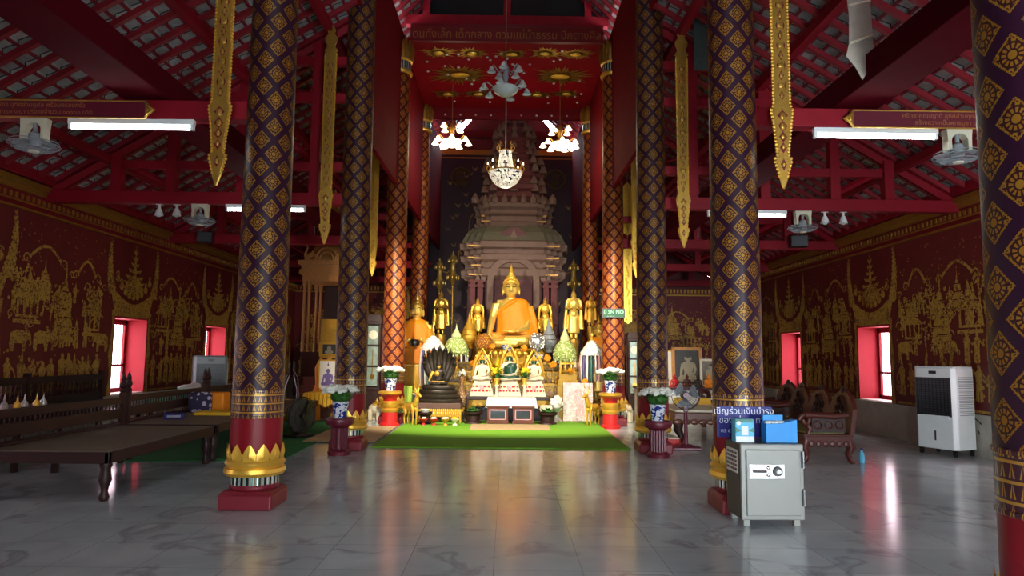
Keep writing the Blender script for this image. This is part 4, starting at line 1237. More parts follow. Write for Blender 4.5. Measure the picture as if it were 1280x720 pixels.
# ------------------------------------------------------------------ three white Buddhas in gilt arches
t = thing('altar_table', 'dark low table with carved gilt legs under the three arched Buddhas', 'table', (wx(637, 15.5), 15.44, 0))
b = MB(); b.bb(-.9, .9, -.27, .27, .455, .525); b.build('tabletop', 'wood_black', t, bevel=.01)
for s in (-1, 1):
    for y in (-.2, .2):
        b = MB(); b.tube([(s*.82, y, .46), (s*.86, y, .3), (s*.8, y, .12), (s*.84, y, 0)], [.06, .055, .035, .045], 8); b.build('leg', 'gold_old', t)
b = MB(); b.bb(-.82, .82, -.245, -.22, .34, .455)
for k_ in range(12): b.ell((-.76+.138*k_, -.24, .34), (.06, .012, .05), 8, 5)
b.build('apron', 'gold_old', t)
b = MB(); b.bb(-.74, .74, -.1, .1, .0, .3); b.build('inner_shelf', 'wood_black', t)
def arched(lab, x, Ht, m, hd, rzz=0):
    X = wx(x, 15.48)
    t = thing('arched_buddha', lab, 'statue', (X, 15.48, .525), 0, None)
    b = MB()
    for i, (w_, z0, z1) in enumerate(((.262, 0, .075), (.245, .075, .17), (.215, .17, .27), (.18, .27, .35))):
        b.box((0, 0, (z0+z1)/2), (2*w_, .36-.05*i, z1-z0), top=(.96, .96))
    b.build('tiered_base', 'ivory', t, bevel=.008)
    b = MB(); q = random.Random(int(x))
    for z, w_, d in ((.125, .225, .158), (.215, .195, .133)):
        xx = -w_
        while xx < w_: 
            l = q.uniform(.03, .08); b.bb(xx, min(xx+l, w_), -d-.006, -d+.0, z-.022, z+.022); xx += l+.025
    b.cur = 1; b.ell((0, -.16, .19), (.045, .012, .06), 10, 6)
    b.build('red_lettering', ['red_ink', 'pink'], t)
    h = Ht-.35
    b = MB().T((0, -.01, .35), sc=(h*1.05, h*1.0, h*.88)); seated_body(b); b.build('body', m, t, remesh=.008)
    b = MB().T((0, -.01, .35), sc=(h*1.05, h*1.0, h*.88)); seated_hair(b); b.build('hair', hd, t, smooth=60)
    b = MB().T((0, -.01, .35), sc=(h*1.05, h*1.0, h*.88)); b.ell((0, -.022, .71), (.091, .086, .108), 14, 10); b.build('face', 'jade', t, smooth=60)
    b = MB()
    for s in (-1, 1):
        b.tube([(s*.19, .08, .35), (s*.205, .08, .35+h*.3), (s*.16, .08, .35+h*.62), (s*.08, .08, .35+h*.85), (0, .08, .35+h*1.08)], [.028, .03, .028, .022, .008], 8)
        b.tube([(s*.15, .07, .35), (s*.16, .07, .35+h*.3), (s*.12, .07, .35+h*.58), (s*.0, .07, .35+h*.86)], [.014, .015, .014, .008], 6)
        for i in range(6):
            f = .15+.13*i; b.ell((s*(.215-.17*max(0, f-.3)), .08, .35+h*f), (.03, .015, .045), 6, 5)
    b.build('gilt_arch', 'gold', t, smooth=True)
    if rzz:
        b = MB().T((0, -.012, .35), sc=(h*1.06, h*1.03, h*.88)); rings(b, [(.04, .025, .19, .135, .2), (.03, .025, .18, .13, .33), (.03, .025, .19, .13, .45), (.06, .03, .13, .1, .56)]); b.tube([(-.25, -.2, .13), (0, -.27, .1), (.25, -.2, .13)], .05, 8); b.build('green_robe', 'jade', t, remesh=.009)
arched('white Buddha in a gilt arch, the one standing nearest the serpent-hooded Buddha', 603, 1.0, 'ivory', 'gold')
arched('green-garbed white Buddha in the middle of the three gilt arches', 637, 1.12, 'ivory', 'gold', 1)
arched('white Buddha in a gilt arch, the one standing nearest the rose painting', 667.5, 1.0, 'ivory', 'gold')

# yellow bouquets between them
def bouquet(lab, x, z, Y, w_, name='flower_bouquet'):
    X = wx(x, Y); t = thing(name, lab, 'flowers', (X, Y, z)); q = random.Random(int(x*7))
    b = MB(); b.lathe([(.05, 0), (.04, .02), (.055, .12), (.06, .15), (.045, .14)], 14); b.build('vase', 'gold', t, smooth=True)
    b = MB()
    for _ in range(46):
        a = q.uniform(0, 2*PI); r = q.random()**.5*w_; zz = q.uniform(.13, .34)
        c = Vector((r*math.cos(a), r*.6*math.sin(a), zz)); d = Vector((math.cos(a)*.7, math.sin(a)*.5, q.uniform(-.2, .9))).normalized()*.1; n = Vector((-d.y, d.x, .02)).normalized()*.028
        b.add([c-d*.2, c+d*.4+n, c+d, c+d*.4-n], [(0, 1, 2, 3)])
    b.tube([(0, 0, .1), (0, 0, .25)], .03, 6); b.build('leaves', 'leaf', t)
    b = MB()
    for _ in range(26):
        a = q.uniform(0, 2*PI); r = q.random()**.5*w_*.9
        b.ell((r*math.cos(a), r*.6*math.sin(a)-.03, q.uniform(.26, .36)), (.04, .035, .028), 8, 5)
    b.build('blossoms', 'petal_yellow', t, smooth=True)
bouquet('yellow flower bouquet with green leaves between the left and middle arched Buddhas', 621, .78, 15.215, .11)
bouquet('yellow flower bouquet with green leaves between the middle and right arched Buddhas', 656, .78, 15.215, .11)
for x, w in ((621, 'left'), (656, 'right')):
    X = wx(x, 15.26); t = thing('flower_stand', 'small ivory stand lifting the yellow bouquet %s the middle arched Buddha' % ('left of' if w == 'left' else 'right of'), 'stand', (X, 15.225, .525))
    b = MB(); b.lathe([(.06, 0), (.05, .02), (.025, .05), (.025, .2), (.06, .245), (.06, .255)], 14); b.build('pedestal', 'ivory', t, smooth=True)

# central table with a white cloth and the two donation boxes
Yt = 14.9; x0, x1 = wx(608, Yt), wx(672, Yt); cxx = (x0+x1)/2; w_ = (x1-x0)/2
t = thing('offering_table', 'low dark table covered by the white cloth before the arched Buddhas', 'table', (cxx, Yt, .022))
b = MB(); b.bb(-w_+.06, w_-.06, -.2, .2, .46, .50); b.build('tabletop', 'wood_dark', t)
for s in (-1, 1):
    for y in (-.17, .17):
        b = MB(); b.bb(s*(w_-.13)-.025, s*(w_-.13)+.025, y-.02, y+.02, 0, .46); b.build('leg', 'wood_dark', t)
b = MB(); top = []
b.bb(-w_+.04, w_-.04, -.22, .22, .502, .512)
for s in (-1, 1):
    b.add([(s*(w_-.04), -.22, .51), (s*(w_-.04), .22, .51), (s*(w_+.02), .22, .3), (s*(w_+.04), .05, .26), (s*(w_+.06), -.12, .22), (s*(w_+.02), -.24, .3)], [(0, 1, 2, 3, 4, 5)])
b.add([(-w_+.04, -.22, .51), (w_-.04, -.22, .51), (w_+.0, -.25, .3), (.3, -.245, .32), (0, -.25, .3), (-.3, -.245, .32), (-w_, -.25, .3)], [tuple(range(7))])
o = b.build('tablecloth', 'white_cloth', None, (cxx, Yt, .022)); tag(o, 'white cloth spread over the central offering table', 'tablecloth')
for x, w in ((623, 'left'), (654.5, 'right')):
    X = wx(x, 14.48); t = thing('donation_box', 'brown donation box with dark glass front, the %s of the pair on the carpet' % w, 'box', (X, 14.48, .022), 0, 'donation boxes')
    b = MB(); b.bb(-.215, .215, -.1, .1, .05, .33); b.bb(-.23, .23, -.115, .115, .0, .055); b.bb(-.24, .24, -.12, .12, .33, .36)
    b.build('body', 'wood_brown', t, bevel=.006)
    b = MB(); b.bb(-.15, .15, -.106, -.098, .1, .275); b.build('glass_front', 'dark_glass', t)
    b = MB()
    for (a, c, d, e) in ((-.17, .17, .275, .292), (-.17, .17, .083, .1), (-.17, -.15, .083, .292), (.15, .17, .083, .292)): b.bb(a, c, -.11, -.099, d, e)
    b.build('inlaid_border', 'pink', t)

# ------------------------------------------------------------------ marigold sprays, porcelain bowls, small yellow stupas
q = random.Random(21)
def marigold(lab, x, y, Y, zs, r=.06):
    if y == 462: r = .03
    X = wx(x, Y); z = wz(y, Y); t = thing('marigold_spray', lab, 'flowers', (X, Y, zs))
    b = MB(); b.lathe([(.05, 0), (.03, .02), (.012, .05), (.012, max(.06, z-zs-.04))], 10); b.build('stem', 'gold_old', t, smooth=True)
    b = MB()
    for _ in range(16):
        a, u = q.uniform(0, 2*PI), q.uniform(-1, 1); s = math.sqrt(1-u*u)
        b.ell((r*s*math.cos(a), r*s*math.sin(a)*.8, z-zs+r*u*.9), .034, 7, 5)
    b.ell((0, 0, z-zs), r*.9, 10, 7); b.build('blossoms', 'marigold', t, smooth=True)
for lab, x, y, Y, zs in (('orange marigold spray beside the serpent-hooded Buddha, upper of two', 597, 447, 15.8, .80), ('orange marigold spray beside the serpent-hooded Buddha, lower of two', 591, 455, 15.84, .80),
                         ('orange marigold spray above the arched Buddha by the serpent hood', 614.5, 434, 16.07, 1.06), ('orange marigold spray by the foil flower mound', 655, 435, 16.08, 1.06),
                         ('orange marigold spray above the porcelain bowl near the rose painting', 684, 447, 15.87, .80), ('orange marigold spray below another, near the rose painting', 691, 455, 15.84, .80),
                         ('orange marigold spray on the gilt stepped stand', 713, 462, 15.305, 1.031), ('orange marigold spray just over the top of the rose painting', 731, 477, 15.32, .0)):
    marigold(lab, x, y, Y, zs)
for lab, x in (('small yellow flower stupa before the throne, left of its centre', 622), ('small yellow flower stupa before the throne, right of its centre', 645)):
    X = wx(x, 16.1); t = tag(MB().lathe([(.07, 0), (.085, .06), (.07, .16), (.045, .24), (.02, .3), (0, .42)], 16).build('flower_stupa', 'petal_yellow', None, (X, 16.16, 1.06), smooth=True), lab, 'offering')
for i, (x, y, Y, zs, lab) in enumerate(((606, 452, 15.87, .80, 'porcelain bowl behind the arched Buddha nearest the serpent hood'), (673, 450, 15.87, .80, 'porcelain bowl behind the arched Buddha nearest the rose painting'), (633.5, 438, 16.12, 1.06, 'porcelain bowl at the foot of the throne'))):
    X = wx(x, Y); t = thing('porcelain_bowl', 'blue and white ' + lab, 'bowl', (X, Y, zs)); h = max(.12, wz(y, Y)-zs)
    b = MB(); b.lathe([(.09, 0), (.07, .02), (.03, .05), (.03, max(.06, h-.06)), (.08, h-.02)], 14); b.build('stand', 'gold_old', t, smooth=True)
    b = MB(); b.lathe([(.06, h-.02), (.1, h+.03), (.12, h+.1), (.12, h+.13), (.105, h+.12), (.0, h+.06)], 18); b.build('bowl', 'porcelain_blue', t, smooth=True)

# gilt stepped stand with a small howdah
X = wx(709, 15.5); t = thing('stepped_stand', 'gilt stepped stand with a small gold canopy seat, above the rose painting', 'stand', (X, 15.48, 0))
b = MB()
for i, (w_, z0, z1) in enumerate(((.24, 0, .55), (.23, .55, .75), (.21, .75, .9), (.19, .9, 1.03))): b.bb(-w_, w_, -w_*.8, w_*.8, z0, z1-.015); b.bb(-w_-.012, w_+.012, -w_*.8-.012, w_*.8+.012, z1-.03, z1)
b.build('steps', 'gold_old', t)
b = MB()
for s in (-1, 1):
    for y in (-.08, .08): b.tube([(s*.16, y, 1.03), (s*.14, y, 1.17), (s*.15, y, 1.25)], [.02, .014, .016], 6)
b.bb(-.17, .17, -.1, .1, 1.24, 1.27); b.tube([(-.17, -.1, 1.31), (0, -.11, 1.24), (.17, -.1, 1.31)], .015, 6); b.build('canopy_seat', 'gold', t)
# rose painting and heart-shaped white fan
X0, X1 = wx(705, 15.0), wx(742, 15.0); t = thing('painting', 'unframed white painting of pale pink roses leaning on the altar', 'painting', ((X0+X1)/2, 15.15, .022))
h = wz(478, 15.05)-.022
b = MB(); b.T((0, 0, 0), rx=-.04); b.bb(-(X1-X0)/2, (X1-X0)/2, -.02, .02, 0, h); b.build('canvas', 'painting_rose', t)
b = MB(); b.T((0, -.024, 0), rx=-.04)
for i in range(5): b.tube(arc(.05, h*.6, .05+.035*i, i*1.1, i*1.1+4.6, 12), .006, 5)
for i in range(3): b.tube(arc(.08, h*.25, .05+.035*i, i*1.3, i*1.3+4.2, 12), .006, 5)
b.build('rose_outline', 'pink', t)
b = MB(); b.prism([(-.12, .32), (.12, .32), (.14, .24), (.1, .12), (.02, .03), (0, .0), (-.02, .03), (-.1, .12), (-.14, .24)], -.015, .015)
t = thing('ceremonial_fan', 'white shield-shaped ceremonial fan standing beside the rose painting', 'fan', (wx(683, 14.94), 14.94, .05)); b.T(); b.build('blade', 'cream', t, bevel=.006)
b = MB(); b.tube([(0, .02, -.028), (0, .025, .34)], .012, 6); b.build('handle', 'wood_dark', t)
# silver lotus bowls beside the rose painting and the coils
for lab, x, y0, Y in (('silver-gray tufted offering stand behind the white ceremonial fan', 696, 497, 15.06), ('silver-gray tufted offering stand beside the serpent coils, toward the arched Buddhas', 562, 500, 15.6), ('silver-gray tufted offering stand beside the serpent coils, toward the clock', 517, 500, 15.72)):
    X = wx(x, Y); t = thing('offering_stand', lab, 'offering', (X, Y, .022 if x > 600 else 0)); t.scale = (.8, .8, .95)
    b = MB(); b.lathe([(.16, 0), (.13, .03), (.06, .1), (.06, .2), (.15, .27), (.17, .3)], 18); b.build('pedestal', 'silver', t, smooth=True)
    b = MB(); q2 = random.Random(int(x))
    b.ell((0, 0, .4), (.14, .12, .14), 12, 8)
    for _ in range(34):
        a, u = q2.uniform(0, 2*PI), q2.uniform(-.3, 1); s = math.sqrt(1-u*u)
        b.ell((.16*s*math.cos(a), .14*s*math.sin(a), .4+.16*u), .034, 6, 4)
    b.build('paper_flowers', 'silver' if x < 600 else 'petal_white', t, smooth=True)
b = MB(); 
for i in range(7):
    b.tube([(-.12+.04*i, 0, .74), (-.13+.043*i, -.03, .4), (-.14+.047*i, -.05, .02)], [.028, .032, .036], 6)
t = tag(b.build('draped_cloth', 'lime', None, (wx(507, 15.2), 15.3, .0), smooth=60), 'yellow-green cloth hanging in folds beside the gold deer and coils', 'cloth')
# low offering table in front of the naga Buddha, candle rows, trays
X0, X1 = wx(516, 14.95), wx(581, 14.95); t = thing('low_table', 'low gilt-edged table under the serpent-hooded Buddha', 'table', ((X0+X1)/2, 15.02, .022)); w_ = (X1-X0)/2
b = MB(); b.bb(-w_, w_, -.34, .34, .22, .258); b.build('tabletop', 'gold_paint', t)
for s in (-1, 1):
    for y in (-.29, .29):
        b = MB(); b.bb(s*(w_-.04)-.03, s*(w_-.04)+.03, y-.03, y+.03, 0, .22); b.build('leg', 'wood_dark', t)
X0, X1 = wx(526, 14.6), wx(578, 14.6)
t = thing('candle_rack', 'narrow gilt rack set with two rows of small candles before the coils', 'rack', ((X0+X1)/2, 14.55, .022)); w_ = (X1-X0)/2
b = MB(); b.bb(-w_, w_, -.05, .05, .12, .17); b.bb(-w_, w_, 0, .05, .17, .23); b.bb(-w_, -w_+.04, -.05, .05, 0, .12); b.bb(w_-.04, w_, -.05, .05, 0, .12); b.build('rack', 'gold_paint', t)
for i in range(20):
    for z, y in ((.17, -.025), (.23, .025)):
        b = MB(); b.tube([(-w_+.03+i*(2*w_-.06)/19, y, z), (-w_+.03+i*(2*w_-.06)/19, y, z+.05)], .012, 6); b.build('candle', 'petal_yellow' if i % 2 else 'ivory', t)
# dark tray stands with fruit
def tray_stand(lab, x, y0, Y, r, fruit, group='dark tray stands on the carpet'):
    X = wx(x, Y); t = thing('tray_stand', lab, 'stand', (X, Y, .022), 0, group)
    b = MB(); b.lathe([(r*.95, 0), (r*.9, .03), (r*.7, .05), (r*.7, .16), (r, .2), (r*1.02, .24), (r*.96, .24), (r*.9, .21)], 20); b.build('stand', 'wood_dark', t, smooth=True)
    return X
for lab, x, Y, r, fr in (('dark round tray stand holding a white bowl beside the gold deer near the clock', 533, 14.26, .15, 'white_paint'), ('dark round tray stand with leaves next to the white cloth table', 592, 14.5, .2, 'leaf'), ('dark round tray stand with leaves beside the other side of the cloth table', 685, 14.45, .2, 'leaf')):
    X = tray_stand(lab, x, 500, Y, r, fr)
    b = MB(); q2 = random.Random(int(x))
    if fr == 'leaf':
        for _ in range(40):
            a = q2.uniform(0, 2*PI); rr = q2.random()*r*.8
            c = Vector((rr*math.cos(a), rr*math.sin(a), .02+q2.random()*.06)); d = Vector((math.cos(a), math.sin(a), q2.uniform(0, .8)))*.06; n = Vector((-d.y, d.x, 0))*.4
            b.add([c-d, c+n, c+d, c-n], [(0, 1, 2, 3)])
        b.ell((0, 0, .02), (r*.7, r*.7, .03), 10, 6)
        tag(b.build('leaf_heap', 'leaf', None, (X, Y, .256)), 'heap of green leaves on the dark tray %s the cloth table' % ('left of' if x < 620 else 'right of'), 'leaves', None, 'stuff')
    else:
        b.lathe([(.05, 0), (.08, .03), (.1, .08), (.09, .08), (.06, .04)], 16); tag(b.build('bowl', 'white_paint', None, (X, Y, .236), smooth=True), 'small white bowl on the dark tray stand beside the gold deer', 'bowl')
for i, (x, m) in enumerate(((531, 'red_paint'), (544, 'red_paint'), (558, 'gold_paint'), (570, 'ivory'))):
    X = wx(x, 14.02); t = thing('offering_cup', ['red offering cup on the carpet nearest the gold deer', 'red offering cup on the carpet next to the gilt one', 'gilt offering cup between a red and an ivory cup', 'ivory offering cup nearest the dark leaf tray'][i], 'cup', (X, 14.02, .022), 0, 'offering cups')
    b = MB(); b.lathe([(.05, 0), (.045, .015), (.02, .04), (.02, .06), (.08, .1), (.09, .13), (.08, .13), (.06, .1)], 16); b.build('cup', m, t, smooth=True)
    b = MB(); q2 = random.Random(i); [b.ell((q2.uniform(-.04, .04), q2.uniform(-.04, .04), .135), (.03, .03, .025), 7, 5) for _ in range(6)]; b.build('flowers', 'petal_white' if i != 3 else 'petal_yellow', t)

# ------------------------------------------------------------------ animals
def deer(lab, loc, d):
    t = thing('deer_statue', lab, 'statue', loc, 0); t.scale = (.88,)*3; t.rotation_euler = (0, 0, -d*.8)
    b = MB()
    P = lambda x, y, z: (d*x, y, z)
    b.tube([P(-.17, 0, .40), P(0, 0, .40), P(.15, 0, .43)], [.085, .09, .1], 12)
    b.tube([P(.14, 0, .46), P(.21, 0, .56), P(.24, 0, .68)], [.075, .055, .042], 10)
    b.tube([P(.23, 0, .70), P(.30, 0, .68), P(.37, 0, .645)], [.05, .04, .022], 10)
    for s in (-1, 1):
        b.tube([P(.14, s*.05, .38), P(.15, s*.05, .2), P(.14, s*.05, .0)], [.045, .024, .02], 8)
        b.tube([P(-.17, s*.05, .38), P(-.13, s*.05, .24), P(-.19, s*.05, .17), P(-.17, s*.05, .0)], [.065, .04, .024, .02], 8)
        b.tube([P(.21, s*.04, .73), P(.17, s*.09, .78)], [.025, .008], 6)
    b.tube([P(-.24, 0, .44), P(-.28, 0, .36)], [.025, .012], 6)
    b.build('body', 'gold', t, remesh=.009)
    b = MB()
    for s in (-1, 1):
        b.tube([P(.23, s*.025, .74), P(.20, s*.06, .85), P(.22, s*.08, .97)], [.016, .013, .006], 6); b.tube([P(.205, s*.055, .84), P(.27, s*.06, .91)], [.011, .005], 6)
    b.build('antlers', 'gold', t)
deer('gold deer statue facing the altar centre, standing by the clock side', (wx(515, 14.1), 14.12, .022), 1)
deer('gold deer statue standing before the rose painting', (wx(741, 14.3), 14.35, .022), -1)
def elephant(lab, loc, rz, sc=1, m='ivory'):
    t = thing('elephant_statue', lab, 'statue', loc, rz); t.scale = (sc,)*3
    b = MB()
    b.ell((0, .02, .30), (.15, .2, .14), 16, 10); b.ell((0, -.2, .36), (.1, .1, .11), 14, 9)
    b.tube([(0, -.28, .36), (0, -.34, .26), (0, -.34, .14), (0, -.38, .08)], [.06, .045, .032, .022], 10)
    for s in (-1, 1):
        for y in (-.1, .14): b.tube([(s*.085, y, .28), (s*.09, y, .0)], [.07, .055], 10)
        b.ell((s*.12, -.17, .35), (.03, .07, .09), 10, 7, rz=s*.5)
    b.tube([(0, .22, .36), (0, .25, .2)], [.02, .01], 6)
    b.build('body', m, t, remesh=.011)
    b = MB(); [b.tube([(s*.05, -.28, .29), (s*.07, -.36, .25), (s*.06, -.41, .28)], [.018, .014, .005], 7) for s in (-1, 1)]; b.build('tusks', 'white_paint', t)
    b = MB(); b.ell((0, .0, .40), (.13, .13, .06), 14, 8); b.lathe([(.04, .45), (.05, .49), (.02, .54), (0, .58)], 10); b.build('saddle_cloth', 'gold_paint', t, smooth=True)
elephant('white elephant statue with gold saddle by the red pedestal near the clock, facing inward', (wx(473, 15.08), 15.08, .0), math.radians(68), .85)
elephant('white elephant statue beside the red pedestal near the maroon column with green sign', (wx(783, 15.2), 15.25, .0), math.radians(-18), .88)

# ------------------------------------------------------------------ flower pots and their pedestals
def pot_flowers(lab, loc, sc=1):
    t = thing('flower_pot', lab, 'flower pot', loc); t.scale = (sc,)*3; q = random.Random(int(loc[0]*100))
    b = MB(); b.lathe([(.085, 0), (.09, .02), (.1, .12), (.115, .2), (.125, .235), (.11, .235), (.1, .2)], 22); b.build('pot', 'porcelain_blue', t, smooth=True)
    b = MB(); b.ell((0, 0, .3), (.15, .15, .09), 14, 8)
    for _ in range(70):
        a, u = q.uniform(0, 2*PI), q.uniform(-.4, .8); c = Vector((.17*math.cos(a), .17*math.sin(a), .3+.1*u)); d = Vector((math.cos(a), math.sin(a), q.uniform(-.3, .8)))*.05; n = Vector((-d.y, d.x, 0))*.35
        b.add([c-d, c+n, c+d, c-n], [(0, 1, 2, 3)])
    b.build('leaves', 'leaf', t)
    b = MB()
    for _ in range(75):
        a = q.uniform(0, 2*PI); r = q.random()**.5*.25; z = .44-.9*r*r+q.uniform(-.02, .03)
        b.ell((r*math.cos(a), r*math.sin(a), z), (.04, .04, .024), 8, 5, rx=q.uniform(-.5, .5), ry=q.uniform(-.5, .5))
    b.build('blossoms', 'petal_white', t, smooth=True)
def fluted_stand(lab, x, y0, Y, h):
    X = wx(x, Y); t = thing('fluted_pedestal', lab, 'pedestal', (X, Y, .0))
    b = MB(); b.lathe([(.155, 0), (.16, .05), (.14, .07), (.115, .09)], 24); b.build('base_ring', 'maroon', t, smooth=True)
    b = MB(); b.lathe([(.115, h-.14), (.14, h-.11), (.19, h-.09), (.2, h-.05), (.2, h-.02), (.19, h)], 28); b.build('top_ring', 'maroon', t, smooth=True)
    b = MB(); b.lathe([(.1, .085), (.1, h-.13)], 20)
    for kk in range(16):
        a = 2*PI*kk/16; b.tube([(.105*math.cos(a), .105*math.sin(a), .085), (.105*math.cos(a), .105*math.sin(a), h-.13)], .016, 6)
    b.build('fluted_shaft', 'maroon', t, smooth=True)
    return X
h = .52
X = fluted_stand('maroon fluted pedestal in front of the column by the black disc fan', 427.5, 567, 10.03, h); pot_flowers('white flowers in a blue and white pot on the pedestal near the black disc fan', (X, 10.03, h), 1.0)
X = fluted_stand('maroon fluted pedestal in front of the column by the maroon standing fan', 821.5, 570, 10.05, h); pot_flowers('white flowers in a blue and white pot on the pedestal near the maroon standing fan', (X, 10.05, h), 1.0)
def red_stand(lab, x, Y, h):
    X = wx(x, Y); t = thing('red_pedestal', lab, 'pedestal', (X, Y, .0))
    b = MB(); b.lathe([(.2, 0), (.2, .04), (.16, .08), (.15, .3), (.13, .45), (.13, h-.16), (.19, h-.08)], 24); b.build('body', 'red_paint', t, smooth=True)
    b = MB(); b.lathe([(.152, .28), (.17, .3), (.17, .34), (.15, .36)], 24); b.lathe([(.14, h-.34), (.16, h-.3), (.16, h-.22), (.14, h-.2)], 24)
    b.lathe([(.19, h-.08), (.235, h-.05), (.235, h-.015), (.2, h)], 24); b.build('gilt_rings', 'gold_paint', t, smooth=True)
    return X
h = .70
X = red_stand('red pedestal with gilt rings, standing between white elephant and gold deer near the clock', 489, 13.96, h); pot_flowers('white flowers in a porcelain pot on the red pedestal near the gold deer and clock', (X, 13.96, h), 1.05)
X = red_stand('red pedestal with gilt rings between the rose painting deer and the other white elephant', 763, 13.96, h); pot_flowers('white flowers in a porcelain pot on the red pedestal below the green sign', (X, 13.96, h), 1.05)

gb = buddha('small gilt seated Buddha on the lowest step, close to the serpent hood', (wx(581, 15.86), 15.86, .80), .34, 'gold_paint', 'gold_paint', None, 'small gilt Buddhas on the lowest altar step', vox=.016)
for lab, x, sc in (('small gilt seated Buddha on the lowest step behind the gap by the first yellow bouquet', 620, 1.0), ('small gilt seated Buddha on the lowest step behind the gap by the second yellow bouquet', 652, 1.0), ('small gilt seated Buddha on the lowest step near the stepped gilt stand', 700, 1.05)):
    dup(gb, (wx(x, 15.86), 15.86, .80), 0, lab, None, sc)
def vase(lab, x, Y, z, h, m, r=.07):
    t = thing('vase', lab, 'vase', (wx(x, Y), Y, z))
    b = MB(); b.lathe([(r*.6, 0), (r*.7, .02), (r, h*.3), (r*.9, h*.55), (r*.35, h*.8), (r*.6, h)], 16); b.build('body', m, t, smooth=True)
    b = MB(); q = random.Random(int(x)); [b.ell((q.uniform(-.07, .07), q.uniform(-.05, .05), h+q.uniform(.02, .14)), .032, 6, 5) for _ in range(12)]; b.build('flowers', 'pink' if int(x) % 2 else 'petal_white', t)
vase('silver vase of white flowers between serpent hood and first arched Buddha', 578, 15.6, 0, .95, 'brown_inlay', .11)
# ------------------------------------------------------------------ long daybeds on the left
def daybed(lab, Y0, L=2.42, z=0):
    X0, X1 = -4.98, -3.74; cx, cy = (X0+X1)/2, Y0+L/2; w = (X1-X0)/2; l = L/2
    t = thing('daybed', lab, 'daybed', (cx, cy, z), 0, 'long dark daybeds')
    b = MB(); b.bb(-w+.02, w-.02, -l+.02, l-.02, .455, .475); b.build('mat_top', 'mat_beige', t)
    b = MB(); b.bb(w-.05, w, -l, l, .36, .47); b.bb(-w, -w+.05, -l, l, .36, .47); b.bb(-w, w, -l, -l+.05, .36, .47); b.bb(-w, w, l-.05, l, .36, .47)
    b.bb(-w+.05, w-.05, -l+.05, l-.05, .43, .455); b.build('bed_frame', 'wood_dark', t, bevel=.008)
    for sx in (-1, 1):
        for sy in (-1, 1):
            b = MB(); b.lathe([(.055, .37), (.06, .34), (.045, .3), (.052, .25), (.062, .2), (.04, .14), (.03, .09), (.042, .06), (.05, .03), (.035, 0)], 14, (sx*(w-.07), sy*(l-.08), 0)); b.build('leg', 'wood_dark', t, smooth=True)
    xb = -w+.03
    for sy in (-1, 1):
        b = MB(); b.bb(xb-.03, xb+.03, sy*(l-.045)-.03, sy*(l-.045)+.03, .47, .9)
        b.lathe([(.03, .9), (.045, .92), (.025, .95), (.05, .99), (.028, 1.05), (.035, 1.07), (.0, 1.17)], 12, (xb, sy*(l-.045), 0)); b.build('post', 'wood_dark', t)
    b = MB(); b.bb(xb-.02, xb+.025, -l+.06, l-.06, .76, .84); b.bb(xb-.018, xb+.02, -l+.06, l-.06, .57, .70); b.bb(xb-.02, xb+.02, -l+.06, l-.06, .48, .51); b.build('back_rail', 'wood_dark', t, bevel=.006)
    me = None; n = 30
    for i in range(n):
        y = -l+.1+(L-.2)*i/(n-1)
        if me is None:
            b = MB(); b.lathe([(.008, .70), (.013, .715), (.008, .73), (.013, .745), (.008, .76)], 8); o = b.build('baluster', 'wood_dark', t, (xb, y, 0)); me = o.data
        else: copy_part(o, t, (xb, y, 0))
    b = MB(); b.bb(xb-.01, xb+.012, -l+.1, l-.1, .515, .53)
    for i in range(8):
        y = -l+.25+(L-.5)*i/7; b.lathe([(.012, .51), (.018, .53), (.012, .56)], 8, (xb, y, 0))
    b.build('lower_rail', 'wood_dark', t)
    return t
daybed('long dark wooden daybed nearest the camera, its two front legs on bare floor', 6.78)
daybed('long dark wooden daybed behind the first, carrying the small blue box', 9.24, z=.0145)
daybed('long dark wooden daybed farthest along the row, beyond the cushions', 11.70, z=.0145)
t = thing('tissue_box', 'small dark blue box lying on the beige daybed top', 'box', (wx(218, 9.9, 530), 9.9, .4905), math.radians(12))
b = MB(); b.bb(-.13, .13, -.06, .06, 0, .085); b.build('carton', 'sign_blue', t, bevel=.005)
b = MB(); b.bb(-.09, .09, -.0615, -.059, .03, .06); b.build('label', 'silver', t)
# cushions at the far daybed
t = thing('cushion', 'square cushion with dark floral cover standing at the far end of the daybed row', 'cushion', (wx(253, 11.0), 11.0, .4905), math.radians(8))
b = MB(); b.box((0, 0, .16), (.34, .16, .32)); b.build('floral_cover', 'floral_cloth', t, bevel=.05)
t = thing('cushion', 'plain orange triangular cushion behind the floral one on the daybed row', 'cushion', (wx(268, 11.3), 11.36, .4905))
b = MB(); b.prism([(-.2, 0), (.22, 0), (.22, .3), (-.12, .3)], -.15, .15); b.build('cover', 'robe_orange', t, bevel=.03)
t = tag(MB().bb(-.28, .28, -.2, .2, 0, .05).build('folded_cloth', 'robe_yellow', None, (wx(277, 10.75), 10.68, .4905), bevel=.02), 'folded yellow cloth lying before the orange cushion', 'cloth')
